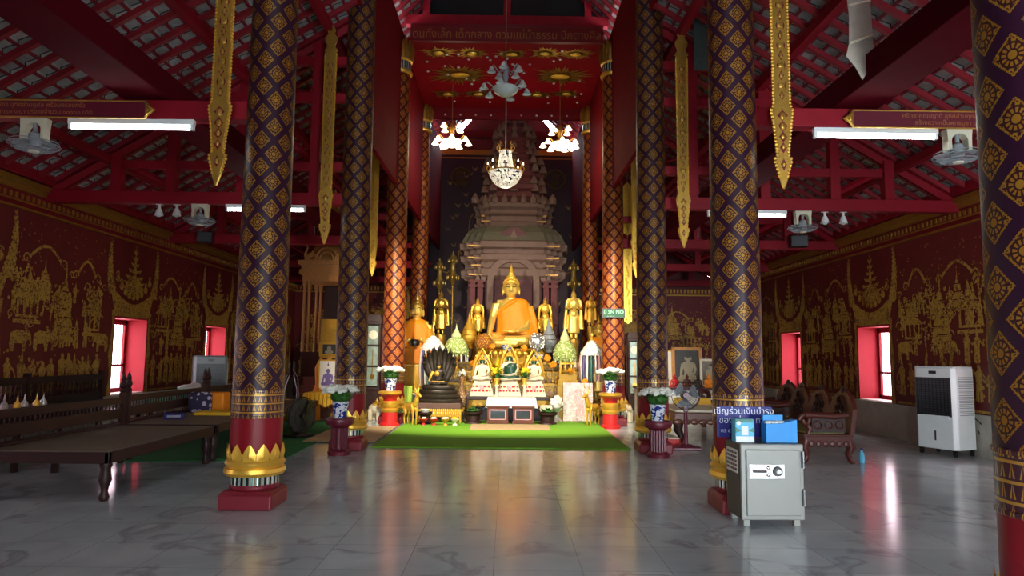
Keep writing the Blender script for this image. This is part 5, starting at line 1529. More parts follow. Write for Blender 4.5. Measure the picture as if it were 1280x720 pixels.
# second row of dark benches behind, low table with little stupas
t = thing('bench', 'dark wooden bench with railed back standing along the left wall', 'bench', (-6.62, 10.3, 0))
b = MB(); b.bb(-.4, .4, -1.9, 1.9, .36, .46); b.build('seat', 'wood_dark', t, bevel=.01)
for sy in (-1, 1):
    for sx in (-1, 1):
        b = MB(); b.lathe([(.05, .36), (.04, .25), (.055, .18), (.03, .08), (.045, 0)], 10, (sx*.33, sy*1.8, 0)); b.build('leg', 'wood_dark', t, smooth=True)
b = MB(); b.bb(-.4, -.35, -1.9, 1.9, .94, 1.04); b.bb(-.4, -.35, -1.9, 1.9, .52, .74); [b.bb(-.41, -.34, y-.035, y+.035, .46, 1.1) for y in (-1.87, 0, 1.87)]; b.build('backrest', 'wood_dark', t)
for i in range(40):
    y = -1.8+3.6*i/39; b = MB(); b.lathe([(.009, .74), (.018, .79), (.009, .84), (.018, .89), (.009, .94)], 7, (-.375, y, 0)); b.build('baluster', 'wood_dark', t)
t = thing('side_table', 'dark side table behind the near daybed carrying small gilt vessels', 'table', (-5.5, 7.6, 0))
b = MB(); b.bb(-.3, .3, -.85, .85, .75, .80); b.bb(-.27, .27, -.8, .8, .65, .75); b.build('tabletop', 'wood_dark', t, bevel=.008)
for sy in (-1, 1):
    for sx in (-1, 1): b = MB(); b.bb(sx*.24-.03, sx*.24+.03, sy*.76-.03, sy*.76+.03, 0, .66); b.build('leg', 'wood_dark', t)
vl = [('round gilt bowl, first in the row of vessels behind the daybed', 'gold', 1), ('gilt bell-shaped stupa next to the round bowl', 'gold', 0), ('silver bell-shaped stupa, the third vessel counted from the round bowl', 'silver', 0), ('gilt stupa between two silver ones near the round bowl', 'gold', 0),
      ('tall silver stupa in the middle of the vessel row', 'silver', 0), ('gilt stupa just past the middle of the vessel row', 'gold', 0), ('silver stupa third from the far end of the vessel row', 'silver', 0), ('gilt stupa next to last in the vessel row', 'gold', 0), ('silver stupa at the far end of the vessel row', 'silver', 0)]
b1 = MB(); b1.lathe([(.06, 0), (.065, .03), (.05, .07), (.02, .1), (.014, .14), (.004, .2)], 14); st = b1.mesh('stupa', 'gold', True)
b2 = MB(); b2.lathe([(.05, 0), (.04, .015), (.09, .06), (.1, .1), (.085, .11), (.05, .13), (.01, .15)], 16); bw = b2.mesh('bowl', 'gold_old', True)
for i, (lab, m, kd) in enumerate(vl):
    o = bpy.data.objects.new('gilt_bowl' if kd else 'small_stupa', (bw if kd else st).copy()); COL.objects.link(o)
    if not kd: o.data.materials[0] = M[m]
    o.scale = (.62, .62, .72)
    o.location = (-5.40+.03*(i % 2), 7.0+.16*i, .80); tag(o, lab, 'vessel', None if kd else 'small stupas on the side table')
    if i in (4,): o.scale = (.62, .62, .85)
# table with green cloth, air cooler and bag along the left wall
t = thing('long_table', 'low table under a pale green cloth beyond the daybed rail', 'table', (-5.7, 12.7, .0145))
b = MB(); b.bb(-.35, .35, -.8, .8, .66, .70); b.build('tabletop', 'wood_brown', t)
for sy in (-1, 1):
    for sx in (-1, 1): b = MB(); b.bb(sx*.3-.025, sx*.3+.025, sy*.74-.025, sy*.74+.025, 0, .66); b.build('leg', 'wood_brown', t)
b = MB(); b.bb(-.38, .38, -.83, .83, .702, .712); b.bb(-.38, -.372, -.83, .83, .5, .71); b.bb(.372, .38, -.83, .83, .56, .71); b.bb(-.38, .38, -.83, -.822, .55, .71)
tag(b.build('tablecloth', 'green_cloth', None, (-5.7, 12.7, .0145)), 'pale green cloth hanging over the low table by the left wall', 'tablecloth')
b = MB(); b.ell((0, 0, .03), (.2, .25, .06), 12, 8); b.ell((.06, .1, .07), (.1, .12, .05), 10, 6); tag(b.build('folded_towel', 'white_cloth', None, (-5.7, 12.7, .757), remesh=.02), 'white bundle of cloth on the pale green tablecloth', 'cloth')

def cooler(lab, loc, rz, body, front, sc=1, kind=0):
    t = thing('air_cooler', lab, 'air cooler', loc, rz); t.scale = (sc,)*3
    b = MB(); w, d, h = .29, .22, 1.16
    b.slab([(-w+.05, -d), (w-.05, -d), (w, -d+.05), (w, d-.05), (w-.05, d), (-w+.05, d), (-w, d-.05), (-w, -d+.05)], .09, h); b.bb(-w+.02, w-.02, -d+.02, d-.02, h, h+.02)
    b.build('body', body, t, bevel=.015)
    b = MB(); b.bb(-w+.05, w-.05, -d-.012, -d+.0, .52, 1.03); b.build('grille_frame', 'dark_gray', t)
    b = MB()
    for i in range(15): b.bb(-w+.065, w-.065, -d-.022, -d-.01, .545+i*.032, .555+i*.032)
    for i in range(9): b.bb(-w+.08+i*.052, -w+.085+i*.052, -d-.018, -d-.01, .53, 1.02)
    b.build('louver', 'black', t)
    b = MB(); b.bb(-w+.08, w-.08, -d-.025, -d, .49, .53); b.build('handle_bar', body, t)
    b = MB(); b.bb(-.05, .05, -d-.006, -d+.01, h-.08, h-.04); b.build('display', 'black', t)
    b = MB(); b.bb(-.006, .014, -d-.005, -d, .2, .33); b.build('water_gauge', 'black', t)
    b = MB(); b.bb(w-.004, w+.006, -d+.06, d-.06, .52, 1.06); b.build('side_panel', front, t)
    b = MB()
    for i in range(22): b.bb(w+.005, w+.012, -d+.075, d-.075, .54+i*.0235, .549+i*.0235)
    b.build('side_louver', 'gray_plastic', t)
    for sx in (-1, 1):
        for sy in (-1, 1):
            b = MB(); b.tube([(sx*(w-.06)-.012, sy*(d-.05), .035), (sx*(w-.06)+.012, sy*(d-.05), .035)], .035, 10); b.bb(sx*(w-.06)-.02, sx*(w-.06)+.02, sy*(d-.05)-.02, sy*(d-.05)+.02, .05, .095); b.build('caster', 'black', t)
    return t
c = cooler('white air cooler on casters standing by the wall near the dark foreground column', (6.78, 10.62, 0), math.radians(-66), 'white_plastic', 'white_plastic', 1.13)
b = MB(); b.tube([(.31, .14, .5), (.36, .2, .42), (.36, .22, .3), (.33, .22, .26), (.30, .2, .34)], .008, 6); b.build('power_cord', 'black', c)
cooler('gray-beige air cooler standing beyond the daybeds near the left windows', (-6.2, 14.7, .015), math.radians(28), 'gray_plastic', 'offwhite_plastic', 1.14)
b = MB(); b.ell((0, 0, .28), (.16, .14, .28), 12, 8); b.ell((.04, -.03, .62), (.1, .08, .14), 10, 7); b.ell((-.08, 0, .5), (.08, .1, .12), 8, 6)
t = thing('plastic_bag', 'pale blue plastic sack standing beside the gray-beige air cooler', 'bag', (-5.55, 15.1, .014))
b.build('sack', 'blue_light', t, remesh=.03)
b = MB(); b.tube([(0, -.02, .74), (.02, -.03, .86), (.08, -.03, .9)], [.05, .02, .05], 7); b.build('knot', 'white_plastic', t)
# wall sockets
for lab, y, z in (('upper white wall socket above the white air cooler', 10.05, 1.25), ('lower white wall socket behind the white air cooler', 10.05, .78)):
    t = thing('wall_socket', lab, 'socket', (W-.012, y, z)); b = MB(); b.bb(-.012, .008, -.06, .06, -.045, .045); b.build('plate', 'white_plastic', t, bevel=.005)
    b = MB(); b.bb(-.016, -.01, -.035, -.01, -.02, .02); b.bb(-.016, -.01, .01, .035, -.02, .02); b.build('outlet', 'gray_plastic', t)

# ------------------------------------------------------------------ the safe with boxes and the blue sign
SX, SY = 2.365, 6.235
t = thing('safe', 'gray steel safe with a dial, standing before the right purple column', 'safe', (SX, SY, 0), math.radians(2))
b = MB(); b.bb(-.275, .275, -.17, .17, .06, .70); b.build('body', 'safe_dark', t, bevel=.012)
b = MB(); b.bb(-.275, .275, -.2, -.165, .06, .70); b.build('front_frame', 'safe_gray', t, bevel=.01)
b = MB(); b.bb(-.235, .235, -.222, -.19, .10, .655); b.build('door', 'safe_gray', t, bevel=.008)
b = MB(); b.bb(-.215, .095, -.228, -.22, .41, .535); lock = b.build('lock_plate', 'silver', t, bevel=.004)
b = MB(); b.tube([(.03, -.228, .475), (.03, -.25, .475)], [.042, .038], 22); b.cur = 1; b.tube([(.03, -.25, .475), (.03, -.262, .475)], [.022, .02], 18); b.build('dial', ['black', 'white_plastic'], t, smooth=True)
b = MB(); b.tube([(-.19, -.235, .475), (-.07, -.24, .475)], .012, 8); b.ell((-.05, -.236, .505), (.016, .008, .016), 10, 6); b.ell((-.05, -.236, .445), (.016, .008, .016), 10, 6); b.build('lever_handle', 'chrome', t, smooth=True)
for z in (.18, .5): b = MB(); b.tube([(.262, -.215, z), (.262, -.215, z+.14)], .012, 10); b.build('hinge', 'steel', t)
for sx in (-1, 1):
    for sy in (-1, 1): b = MB(); b.bb(sx*.22-.028, sx*.22+.028, sy*.14-.025, sy*.14+.025, 0, .062); b.build('foot', 'safe_gray', t, bevel=.006)
b = MB(); b.bb(-.279, -.274, -.12, .14, .44, .64); b.build('notice_sheet', 'paper', t)
b = MB(); q = random.Random(2)
for i in range(5):
    y = -.11
    while y < .12: l = q.uniform(.02, .05); b.bb(-.281, -.278, y, min(y+l, .13), .46+i*.035, .48+i*.035); y += l+.012
b.build('notice_print', 'dark_gray', t)
t = thing('donation_carton', 'white and blue carton with round patch standing on the safe', 'box', (SX-.185, SY-.03, .701), math.radians(2))
b = MB(); b.bb(-.085, .085, -.05, .05, 0, .2); b.build('carton', 'blue_light', t, bevel=.004)
b = MB(); b.bb(-.03, .03, -.052, -.049, .06, .14); b.bb(-.08, .08, -.0515, -.049, .0, .05); b.build('label', 'white_plastic', t)
b = MB(); b.prism([(-.085, .08), (-.03, .1), (-.085, .13)], -.0525, -.049); b.prism([(.085, .08), (.03, .1), (.085, .13)], -.0525, -.049); b.prism([(-.085, .17), (.085, .17), (.085, .2), (-.085, .2)], -.0525, -.049); b.build('printed_chevrons', 'teal', t)
b = MB(); b.tube([(-.055, -.054, .165), (-.055, -.05, .165)], .018, 14); b.build('round_patch', 'white_plastic', t)
t = thing('donation_carton', 'plain blue open carton with slanted top on the safe', 'box', (SX+.14, SY-.05, .701), math.radians(3))
b = MB(); b.prism([(-.15, 0), (.13, 0), (.13, .2), (-.02, .165), (-.15, .165)], -.055, .055); b.build('carton', 'blue_card', t, bevel=.003)
b = MB(); b.bb(-.145, .035, .02, .05, .16, .235); b.build('raised_flap', 'blue_card', t)
b = MB(); [b.ell((-.13+.024*i, -.01, .17), (.018, .03, .02), 7, 5) for i in range(7)]; b.build('paper_slips', 'white_plastic', t)
t = thing('column_sign', 'dark blue notice with white Thai lettering on the column behind the safe', 'sign', (S-.04, ROWS[1]-.262, .86))
b = MB(); b.bb(-.25, .26, -.012, .0, -.15, .13); b.build('board', 'sign_blue', t, bevel=.002)
text('lettering', 'เชิญร่วมเงินบำรุง\nของ ค่า ก ทาง', .082, 'white_ink', t, (0, -.0135, .045))
text('lettering', 'ดร ๕', .05, 'white_ink', t, (-.17, -.0135, -.09))
b = MB(); b.tube([(-.24, -.0, .1), (-.24, .24, .1)], .004, 4); b.tube([(.25, -.0, .1), (.25, .24, .1)], .004, 4); b.build('tie_string', 'wire', t)

# ------------------------------------------------------------------ carved seats on the right
def scroll(b, c, r, ax='x', w=.03, n=16):
    pts = [(c[0]-r*(1-k/22)*math.cos(k*.45), c[1], c[2]+r*(1-k/22)*math.sin(k*.45)) for k in range(n)]
    b.tube(pts, w, 7)
def carved_seat(name, lab, cat, loc, rz, Wd, humps):
    """carved seat facing -X locally: depth along X, width along Y"""
    t = thing(name, lab, cat, loc, rz); w = Wd/2; d = .33
    b = MB(); b.bb(-d, d, -w, w, .26, .40); b.bb(-d-.015, d+.01, -w-.01, w+.01, .37, .40)
    n = int(Wd/.09)
    for sgn in (-1, 1):
        for i in range(6): b.ell((-d+.1+.095*i, sgn*w, .27), (.05, .016, .045), 8, 5)
    for i in range(n): b.ell((-d, -w+.05+i*(Wd-.1)/max(1, n-1), .27), (.016, .045, .045), 8, 5)
    b.build('seat_frame', 'wood_red', t, bevel=.008)
    b = MB(); b.bb(-d+.03, d-.08, -w+.06, w-.06, .40, .43); b.build('seat_pad', 'olive_cloth', t, bevel=.012)
    for sx in (-1, 1):
        for sy in (-1, 1):
            b = MB(); f = sx
            b.tube([(sx*(d-.04), sy*(w-.05), .32), (sx*(d+.0), sy*(w-.05), .22), (sx*(d-.05), sy*(w-.05), .12), (sx*(d-.02), sy*(w-.05), .05), (sx*(d+.03), sy*(w-.05), .018)], [.065, .065, .045, .036, .04], 9)
            b.ell((sx*(d+.02), sy*(w-.05), .025), (.045, .04, .025), 8, 5); b.build('leg', 'wood_red', t, smooth=60)
    for sy in (-1, 1):
        b = MB(); y = sy*(w-.04)
        b.tube([(d-.04, y, .66), (.1, y, .64), (-.15, y, .655), (-d+.02, y, .66)], .045, 8)
        scroll(b, (-d+.03, y, .585), .085, w=.03)
        b.tube([(-d+.06, y, .40), (-d+.1, y, .47), (-d+.05, y, .52)], .036, 8)
        b.build('armrest', 'wood_red', t, smooth=60)
        b = MB(); b.bb(-d+.12, d-.08, y-.012, y+.012, .42, .63); b.cur = 1
        for i in range(3):
            for (k0, s0) in ((0, 1), (1, -1)): b.tube([(-d+.2+.15*i+s0*.05*math.cos(a*.5), y-.016*1, .525+.05*math.sin(a*.5)*s0) for a in range(11)], .013, 5); 
            for (k0, s0) in ((0, 1),): b.tube([(-d+.2+.15*i+s0*.05*math.cos(a*.5), y+.016*1, .525+.05*math.sin(a*.5)*s0) for a in range(11)], .013, 5)
        b.build('arm_panel', ['wood_black', 'wood_red'], t)
    # backrest with carved humps
    b = MB(); q = []
    hw = Wd/humps
    pts = [(-w, .40)]
    for i in range(humps):
        c = -w+hw*(i+.5)
        for k_ in range(11):
            u = -1+2*k_/10; pts.append((c+u*hw*.5, .74+.24*max(0, 1-u*u)**.8 + .03*(abs(u) < .15)))
    pts.append((w, .40))
    n = len(pts); v = [(d-.03+.14*(z-.4), y, z) for y, z in pts] + [(d+.03+.14*(z-.4), y, z) for y, z in pts]
    b.add(v, [tuple(range(n-1, -1, -1)), tuple(range(n, 2*n))] + [(i, (i+1) % n, n+(i+1) % n, n+i) for i in range(n)])
    b.build('backrest', 'wood_red', t)
    for i in range(humps):
        b = MB()
        c = -w+hw*(i+.5); x = d-.03+.14*.42
        for (oy, oz, r, a0) in ((0, .82, .1, 0), (-.1, .74, .07, 1), (.1, .74, .07, 2), (0, .66, .08, 3), (-.13, .62, .05, 4), (.13, .62, .05, 5)):
            b.tube([(x-.012+.14*(oz-.8), c+oy*hw/.7+r*(1-k_/20)*math.cos(a0+k_*.5), oz+r*(1-k_/20)*math.sin(a0+k_*.5)) for k_ in range(15)], .014, 5)
            b.tube([(x+.066+.14*(oz-.8), c+oy*hw/.7+r*(1-k_/20)*math.cos(a0+k_*.5), oz+r*(1-k_/20)*math.sin(a0+k_*.5)) for k_ in range(15)], .014, 5)
        b.ell((d+.06, c, .99), (.03, .07, .05), 8, 6)
        b.build('back_carving', 'wood_black', t)
    return t
carved_seat('carved_settee', 'carved dark wood settee with three humped back crests and olive seat pad', 'settee', (4.5, 10.62, 0), 0, 2.1, 3)
carved_seat('carved_armchair', 'carved dark wood armchair beyond the settee, near the far right window', 'armchair', (4.85, 12.7, 0), 0, .9, 1)
t = thing('small_bottle', 'small clear bottle on the floor by the settee leg', 'bottle', (5.02, 9.72, 0))
b = MB(); b.lathe([(.03, 0), (.035, .02), (.035, .12), (.014, .16), (.014, .18)], 14); b.build('bottle', 'blue_light', t, smooth=True)
b = MB(); b.lathe([(.017, .175), (.017, .2)], 12); b.build('cap', 'sign_blue', t)

# ------------------------------------------------------------------ fan, desk and picture altar on the right
def stand_fan(lab, loc, rz, body, blade, zc, r, guard='dark_gray'):
    t = thing('standing_fan', lab, 'fan', loc, rz)
    b = MB(); b.bb(-.22, .22, -.16, .16, .0, .045); b.box((0, 0, .06), (.3, .24, .04), top=(.5, .5)); b.build('base', body, t, bevel=.015)
    b = MB(); b.lathe([(.035, .06), (.03, .3), (.028, zc-.28)], 14); b.lathe([(.018, zc-.28), (.018, zc-.05)], 10); b.build('pole', body, t, smooth=True)
    b = MB(); b.bb(-.035, .035, -.04, .02, zc-.26, zc-.16); b.build('control_box', body, t, bevel=.01)
    b = MB(); b.tube([(0, .14, zc), (0, .08, zc), (0, -.02, zc)], [.04, .07, .06], 14); b.build('motor', body, t, smooth=60)
    for i in range(3):
        b = MB(); a = i*2*PI/3+.4; n = 7; v = []
        for k in range(n):
            u = k/(n-1)
            for sgn in (-1, 1):
                aa = a+sgn*(.32+.35*math.sin(u*PI*.8)); rr = .05+(r-.04)*u*(1 if sgn < 0 else .97)
                v.append((rr*math.cos(aa), -.06-sgn*.02, zc+rr*math.sin(aa)))
        b.add(v, [(2*k, 2*k+2, 2*k+3, 2*k+1) for k in range(n-1)]); b.build('blade', blade, t)
    b = MB(); b.tube([(0, -.05, zc), (0, -.1, zc)], [.05, .045], 14); b.build('hub', body, t)
    b = MB()
    for y, rr in ((-.0, r+.01), (-.05, r+.015), (-.115, r*.75), (-.125, r*.4)): b.tube([(rr*math.cos(2*PI*k/32), y, zc+rr*math.sin(2*PI*k/32)) for k in range(32)], .006 if rr > r else .003, 5, True)
    for k in range(30):
        a = 2*PI*k/30; c, s_ = math.cos(a), math.sin(a)
        b.tube([(.05*c, -.128, zc+.05*s_), (r*.75*c, -.115, zc+r*.75*s_), ((r+.012)*c, -.05, zc+(r+.012)*s_)], .0022, 4)
    b.build('wire_guard', guard, t)
    return t
stand_fan('maroon standing fan with gray blades on the bare floor beside the column', (wx(855, 11.0), 10.95, 0), math.radians(-5), 'maroon_plastic', 'gray_plastic', wz(494, 10.95, 855), .205)
t = stand_fan('black disc fan turned sideways by the column and beige rug', (-3.45, 11.95, .014), math.radians(62), 'black', 'dark_gray', .36, .30, 'black')
b = MB(); b.tube([(0, -.03, .36), (0, -.05, .36)], [.29, .28], 30); b.build('fan_disc', 'dark_gray', t)
t = thing('low_desk', 'low carved brown table with a pale top behind the maroon standing fan', 'table', (3.55, 12.55, 0))
b = MB(); b.bb(-.62, .62, -.75, .75, .50, .54); b.build('tabletop', 'cream', t, bevel=.008)
b = MB(); b.bb(-.64, .64, -.77, .77, .34, .498); b.build('apron', 'wood_brown', t, bevel=.015)
b = MB()
for i in range(9): b.ell((-.57+.14*i, -.77, .34), (.08, .02, .05), 8, 5); b.ell((-.64, -.7+.175*i, .34), (.02, .09, .05), 8, 5)
b.build('carved_edge', 'wood_brown', t)
for sx in (-1, 1):
    for sy in (-1, 1): b = MB(); b.tube([(sx*.52, sy*.62, .36), (sx*.55, sy*.65, .2), (sx*.48, sy*.6, .08), (sx*.52, sy*.62, 0)], [.09, .08, .05, .07], 9); b.build('leg', 'wood_dark', t, smooth=60)
t = thing('carved_rest', 'carved reddish wood scroll seat end beyond the pale-topped table', 'chair', (4.35, 13.9, 0), math.radians(20))
b = MB(); scroll(b, (0, 0, .62), .14, w=.05); scroll(b, (0, .5, .62), .14, w=.05); b.tube([(.05, 0, .5), (.1, .25, .52), (.05, .5, .5)], .05, 7); b.build('scroll_arm', 'wood_red', t)
b = MB(); b.bb(-.1, .4, -.05, .55, .3, .42); [b.bb(x-.04, x+.04, y-.04, y+.04, 0, .3) for x in (-.04, .34) for y in (0, .5)]; b.build('seat', 'wood_red', t, bevel=.01)
t = thing('low_platform', 'low white-topped platform with a red edge behind the flower pedestal', 'platform', (2.8, 11.75, 0), math.radians(4))
b = MB(); b.bb(-.22, .02, -.6, .6, 0, .13); b.build('edge', 'red_paint', t); b = MB(); b.bb(-.21, .01, -.59, .59, .13, .15); b.build('top', 'cream', t)
t = thing('picture_altar', 'white painted low cabinet under the framed photographs', 'cabinet', (3.75, 15.0, 0))
b = MB(); b.bb(-.85, .85, -.35, .35, .0, .74); b.build('body', 'white_paint', t, bevel=.01)
b = MB(); b.bb(-.88, .88, -.38, .38, .74, .785); b.build('top', 'wood_red', t)
zt2 = .785
def framed(lab, x, y0, y1, wpx, Y, m, pm, tilt=-.06, fw=.07, fig=1):
    X = wx(x, Y); h = (y1-y0)*Y/861; w = wpx*Y/861/2
    t = thing('framed_photograph', lab, 'picture', (X, Y, zt2)); t.rotation_euler = (tilt, 0, 0)
    b = MB()
    for (a, c, d, e) in ((-w, w, 0, fw), (-w, w, h-fw, h), (-w, -w+fw, 0, h), (w-fw, w, 0, h)): b.bb(a, c, -.02, .02, d, e)
    b.build('frame', m, t, bevel=.006)
    b = MB(); b.bb(-w+fw, w-fw, -.006, .01, fw, h-fw); b.build('print', pm, t)
    if fig:
        iw = w-fw; ih = h-2*fw
        b = MB().T((iw*.1, -.0065, fw+ih*.06), sc=(ih*.95, .02, ih*1.02)); seated_body(b); b.build('seated_figure', 'skin_photo', t)
        b = MB().T((iw*.1, -.009, fw+ih*.06), sc=(ih*.95, .02, ih*1.02)); b.ell((0, 0, .76), (.09, .05, .06), 10, 7); b.build('figure_hair', 'photo_dark', t)
    return t
framed('large gold-framed gray portrait photograph of a seated person on the white cabinet', 859, 434, 483, 38, 15.1, 'wood_gold', 'photo_dark')
framed('smaller pale-framed photograph beside the large gold-framed portrait', 888, 447, 482, 26, 15.0, 'cream', 'photo_gray', -.06, .05)
framed('narrow gilt-framed picture beside the purple column, next to the large portrait', 836, 438, 483, 14, 15.15, 'gold_paint', 'paper', -.06, .03, 0)
for lab, x, m in (('red seated figurine on the white cabinet, nearest the column', 843, 'red_paint'), ('red-brown seated figurine below the large portrait', 858.5, 'wood_red'), ('dark seated figurine between a red-brown and an orange one', 872, 'dark_bronze'), ('orange robed figurine below the pale-framed photograph', 885.5, 'robe_orange')):
    t = thing('figurine', lab, 'statue', (wx(x, 14.75), 14.75, zt2)); b = MB().T(sc=(.36, .36, .3)); seated_body(b); b.build('body', m, t, remesh=.007)
    b = MB().T(sc=(.36, .36, .3)); seated_hair(b); b.build('hair', m, t)
for lab, x in (('yellow cloth fold hanging at the white cabinet behind the fan', 848), ('yellow cloth fold hanging at the white cabinet past the fan', 879)):
    tag(MB().prism([(-.1, .12), (.1, .12), (.13, .0), (0, -.0), (-.13, .0)], -.02, .02).build('yellow_cloth', 'robe_yellow', None, (wx(x, 13.2), 13.15, .541)), lab, 'cloth')

# ------------------------------------------------------------------ tall clocks beside the altar
def clock(lab, x, Y, ytop, ybot, wpx, rz=0):
    X = wx(x, Y); z1 = wz(ytop, Y); w = wpx*Y/861/2; z0 = 0
    t = thing('grandfather_clock', lab, 'clock', (X, Y, 0), rz); h = z1
    b = MB(); d = .16
    b.bb(-w, w, -d, d, 0, .12); b.bb(-w*.92, w*.92, -d*.9, d*.9, .12, h*.27); b.bb(-w, w, -d, d, h*.27, h*.3); b.bb(-w*.95, w*.95, d*.5, d*.9, h*.3, h*.9)
    for s in (-1, 1): b.bb(s*w*.9, s*w*.66, -d*.9, d*.5, h*.3, h*.9)
    for f in (.5, .7): b.bb(-w*.9, w*.9, -d*.9, d*.5, h*f-.02, h*f+.02)
    b.bb(-w, w, -d, d, h*.9, h*.93); b.box((0, 0, h*.965), (2*w*1.08, 2*d*1.05, h*.07), top=(.8, .8)); b.build('case', 'wood_dark', t, bevel=.006)
    b = MB(); b.bb(-w*.64, w*.64, -d*.75, -d*.72, h*.31, h*.89); b.build('glass', 'clock_glass', t)
    b = MB(); b.tube([(0, -d*.78, h*.8), (0, -d*.74, h*.8)], w*.55, 20); b.build('dial', 'ivory', t)
    b = MB(); b.tube([(0, -d*.8, h*.66), (0, -d*.8, h*.42)], .008, 6); b.tube([(0, -d*.83, h*.4), (0, -d*.79, h*.4)], .055, 16); b.build('pendulum', 'brass', t)
clock('tall dark wood clock with glass front standing beside the white elephant', 467, 15.55, 395, 500, 20)
clock('tall dark wood clock with glass front standing by the gilt hanging panel', 792, 15.65, 414, 520, 17)

# ------------------------------------------------------------------ carved pavilion, easel, gold-cloth table on the left
PXc, PYc = wx(412, 17.3), 17.3
t = thing('carved_pavilion', 'carved gilded wood pavilion with tiered roof and slender posts, partly behind the column', 'pavilion', (PXc, PYc, 0))
kk = 17.2/861; zz = lambda y: wz(y, 17.2, 410)
w = (413-384)*kk
b = MB(); b.bb(-w, w, -w, w, 0, zz(478)); b.bb(-w-.06, w+.06, -w-.06, w+.06, zz(482), zz(474)); b.bb(-w-.06, w+.06, -w-.06, w+.06, 0, .12); b.bb(-w*.96, w*.96, -w*.96, w*.96, zz(474), zz(440)); b.build('base', 'wood_red', t, bevel=.01)
for sx in (-1, 1):
    for sy in (-1, 1):
        for o in (0, .11):
            b = MB(); b.lathe([(.05, zz(440)), (.04, zz(436)), (.036, zz(362)), (.055, zz(358)), (.055, zz(354))], 12, (sx*(w-.05-o), sy*(w-.05), 0)); b.build('post', 'wood_gold', t, smooth=True)
b = MB(); z = zz(354)
b.bb(-w, w, -w, w, z, zz(346)); b.bb(-w-.07, w+.07, -w-.07, w+.07, zz(346), zz(340)); b.bb(-w-.03, w+.03, -w-.03, w+.03, zz(340), zz(334)); b.bb(-w-.1, w+.1, -w-.1, w+.1, zz(334), zz(329)); b.build('entablature', 'wood_gold', t)
b = MB(); ww = w
for (y0, y1, f) in ((329, 310, .8), (308, 292, .6), (290, 276, .44), (274, 262, .32), (260, 250, .22)):
    b.box((0, 0, (zz(y0)+zz(y1))/2), (2*w*f, 2*w*f, zz(y1)-zz(y0)), top=(.75, .75)); b.bb(-w*f*1.1, w*f*1.1, -w*f*1.1, w*f*1.1, zz(y0)-.02, zz(y0)+.04)
b.lathe([(.12, zz(250)), (.14, zz(246)), (.05, zz(243)), (.03, zz(239)), (0, zz(235))], 12); b.build('tiered_roof', 'wood_gold', t)
b = MB()
for (x, y, r, o) in ((0, -w-.05, .26, 0), (-w*.6, -w-.05, .14, 0), (w*.6, -w-.05, .14, 0)):
    for rr in (r, r*.65): b.tube([(x+rr*math.cos(a*PI/8), y, zz(329)+rr*1.25*math.sin(a*PI/8)) for a in range(9)], .03, 6)
    b.tube([(x, y, zz(329)+r*1.2), (x, y, zz(329)+r*1.8)], [.04, .005], 6)
for s in (-1, 1):
    for y in (-w-.06, w+.06): b.tube([(s*(w-.1), y, zz(330)), (s*(w-.06), y, zz(322)), (s*(w-.12), y, zz(314)), (s*(w-.06), y, zz(308))], [.05, .035, .025, .006], 6)
b.build('gable_ornament', 'wood_gold', t)
b = MB(); b.bb(-.1, w-.1, -w+.02, -w+.05, zz(440), zz(400)); b.build('gilt_panel', 'gold_paint', t)
b = MB(); b.bb(-w*.5, w*.85, w-.2, w-.14, zz(440), zz(355)); b.build('rear_screen', 'wood_black', t)
# stepped plinth of the pavilion seen in front
t = thing('stepped_plinth', 'reddish carved stepped plinth between the pavilion and the gold-cloth table', 'plinth', (wx(392, 15.7), 15.65, 0))
b = MB(); [b.bb(-.36+.05*i, .36-.05*i, -.3+.04*i, .3-.04*i, .18*i, .18*i+.16) for i in range(5)]; [b.bb(-.38+.05*i, .38-.05*i, -.32+.04*i, .32-.04*i, .18*i+.14, .18*i+.18) for i in range(5)]; b.build('steps', 'wood_red', t)
X = wx(409, 14.4)
t = thing('cloth_table', 'small table draped with shiny gold cloth below the easel picture', 'table', (X, 14.45, .014))
b = MB(); b.bb(-.36, .36, -.25, .25, .56, .60); b.build('tabletop', 'wood_brown', t)
for sx in (-1, 1):
    for sy in (-1, 1): b = MB(); b.bb(sx*.3-.025, sx*.3+.025, sy*.2-.025, sy*.2+.025, 0, .56); b.build('leg', 'wood_brown', t)
b = MB(); b.bb(-.38, .38, -.27, .27, .602, .612)
for i in range(19):
    x = -.38+.04*i; b.tube([(x, -.272, .605), (x+.005*(-1)**i, -.29, .48), (x, -.295, .36+.03*math.sin(i))], .022, 5)
for s in (-1, 1):
    for i in range(12): y = -.26+.045*i; b.tube([(s*.382, y, .605), (s*.42, y, .47), (s*.47, y, .34+.03*math.cos(i))], .024, 5)
tag(b.build('gold_cloth', 'robe_yellow', None, (X, 14.45, .014), smooth=60), 'shiny gold cloth draped over the small table by the easel', 'tablecloth')
X = wx(410, 14.45); h0 = .626
t = thing('easel_picture', 'white picture of a seated purple Buddha drawing in a thin gilt frame', 'picture', (X, 14.5, h0))
hh = (484-448)*14.5/861; ww = 22*14.5/861/2
b = MB(); b.bb(-ww, ww, -.008, .008, .08, hh+.05); b.build('print', 'paper', t)
b = MB(); [b.bb(a, c, -.02, .02, d, e) for (a, c, d, e) in ((-ww-.02, ww+.02, .06, .09), (-ww-.02, ww+.02, hh+.04, hh+.07), (-ww-.02, -ww+.01, .06, hh+.07), (ww-.01, ww+.02, .06, hh+.07))]; b.build('frame', 'gold_paint', t)
b = MB().T((0, -.012, .14), sc=(.42, .04, .42)); seated_body(b); b.T(); b.tube([(0, -.012, .54), (0, -.012, .62)], [.02, .004], 6); b.build('buddha_drawing', 'purple_ink', t)
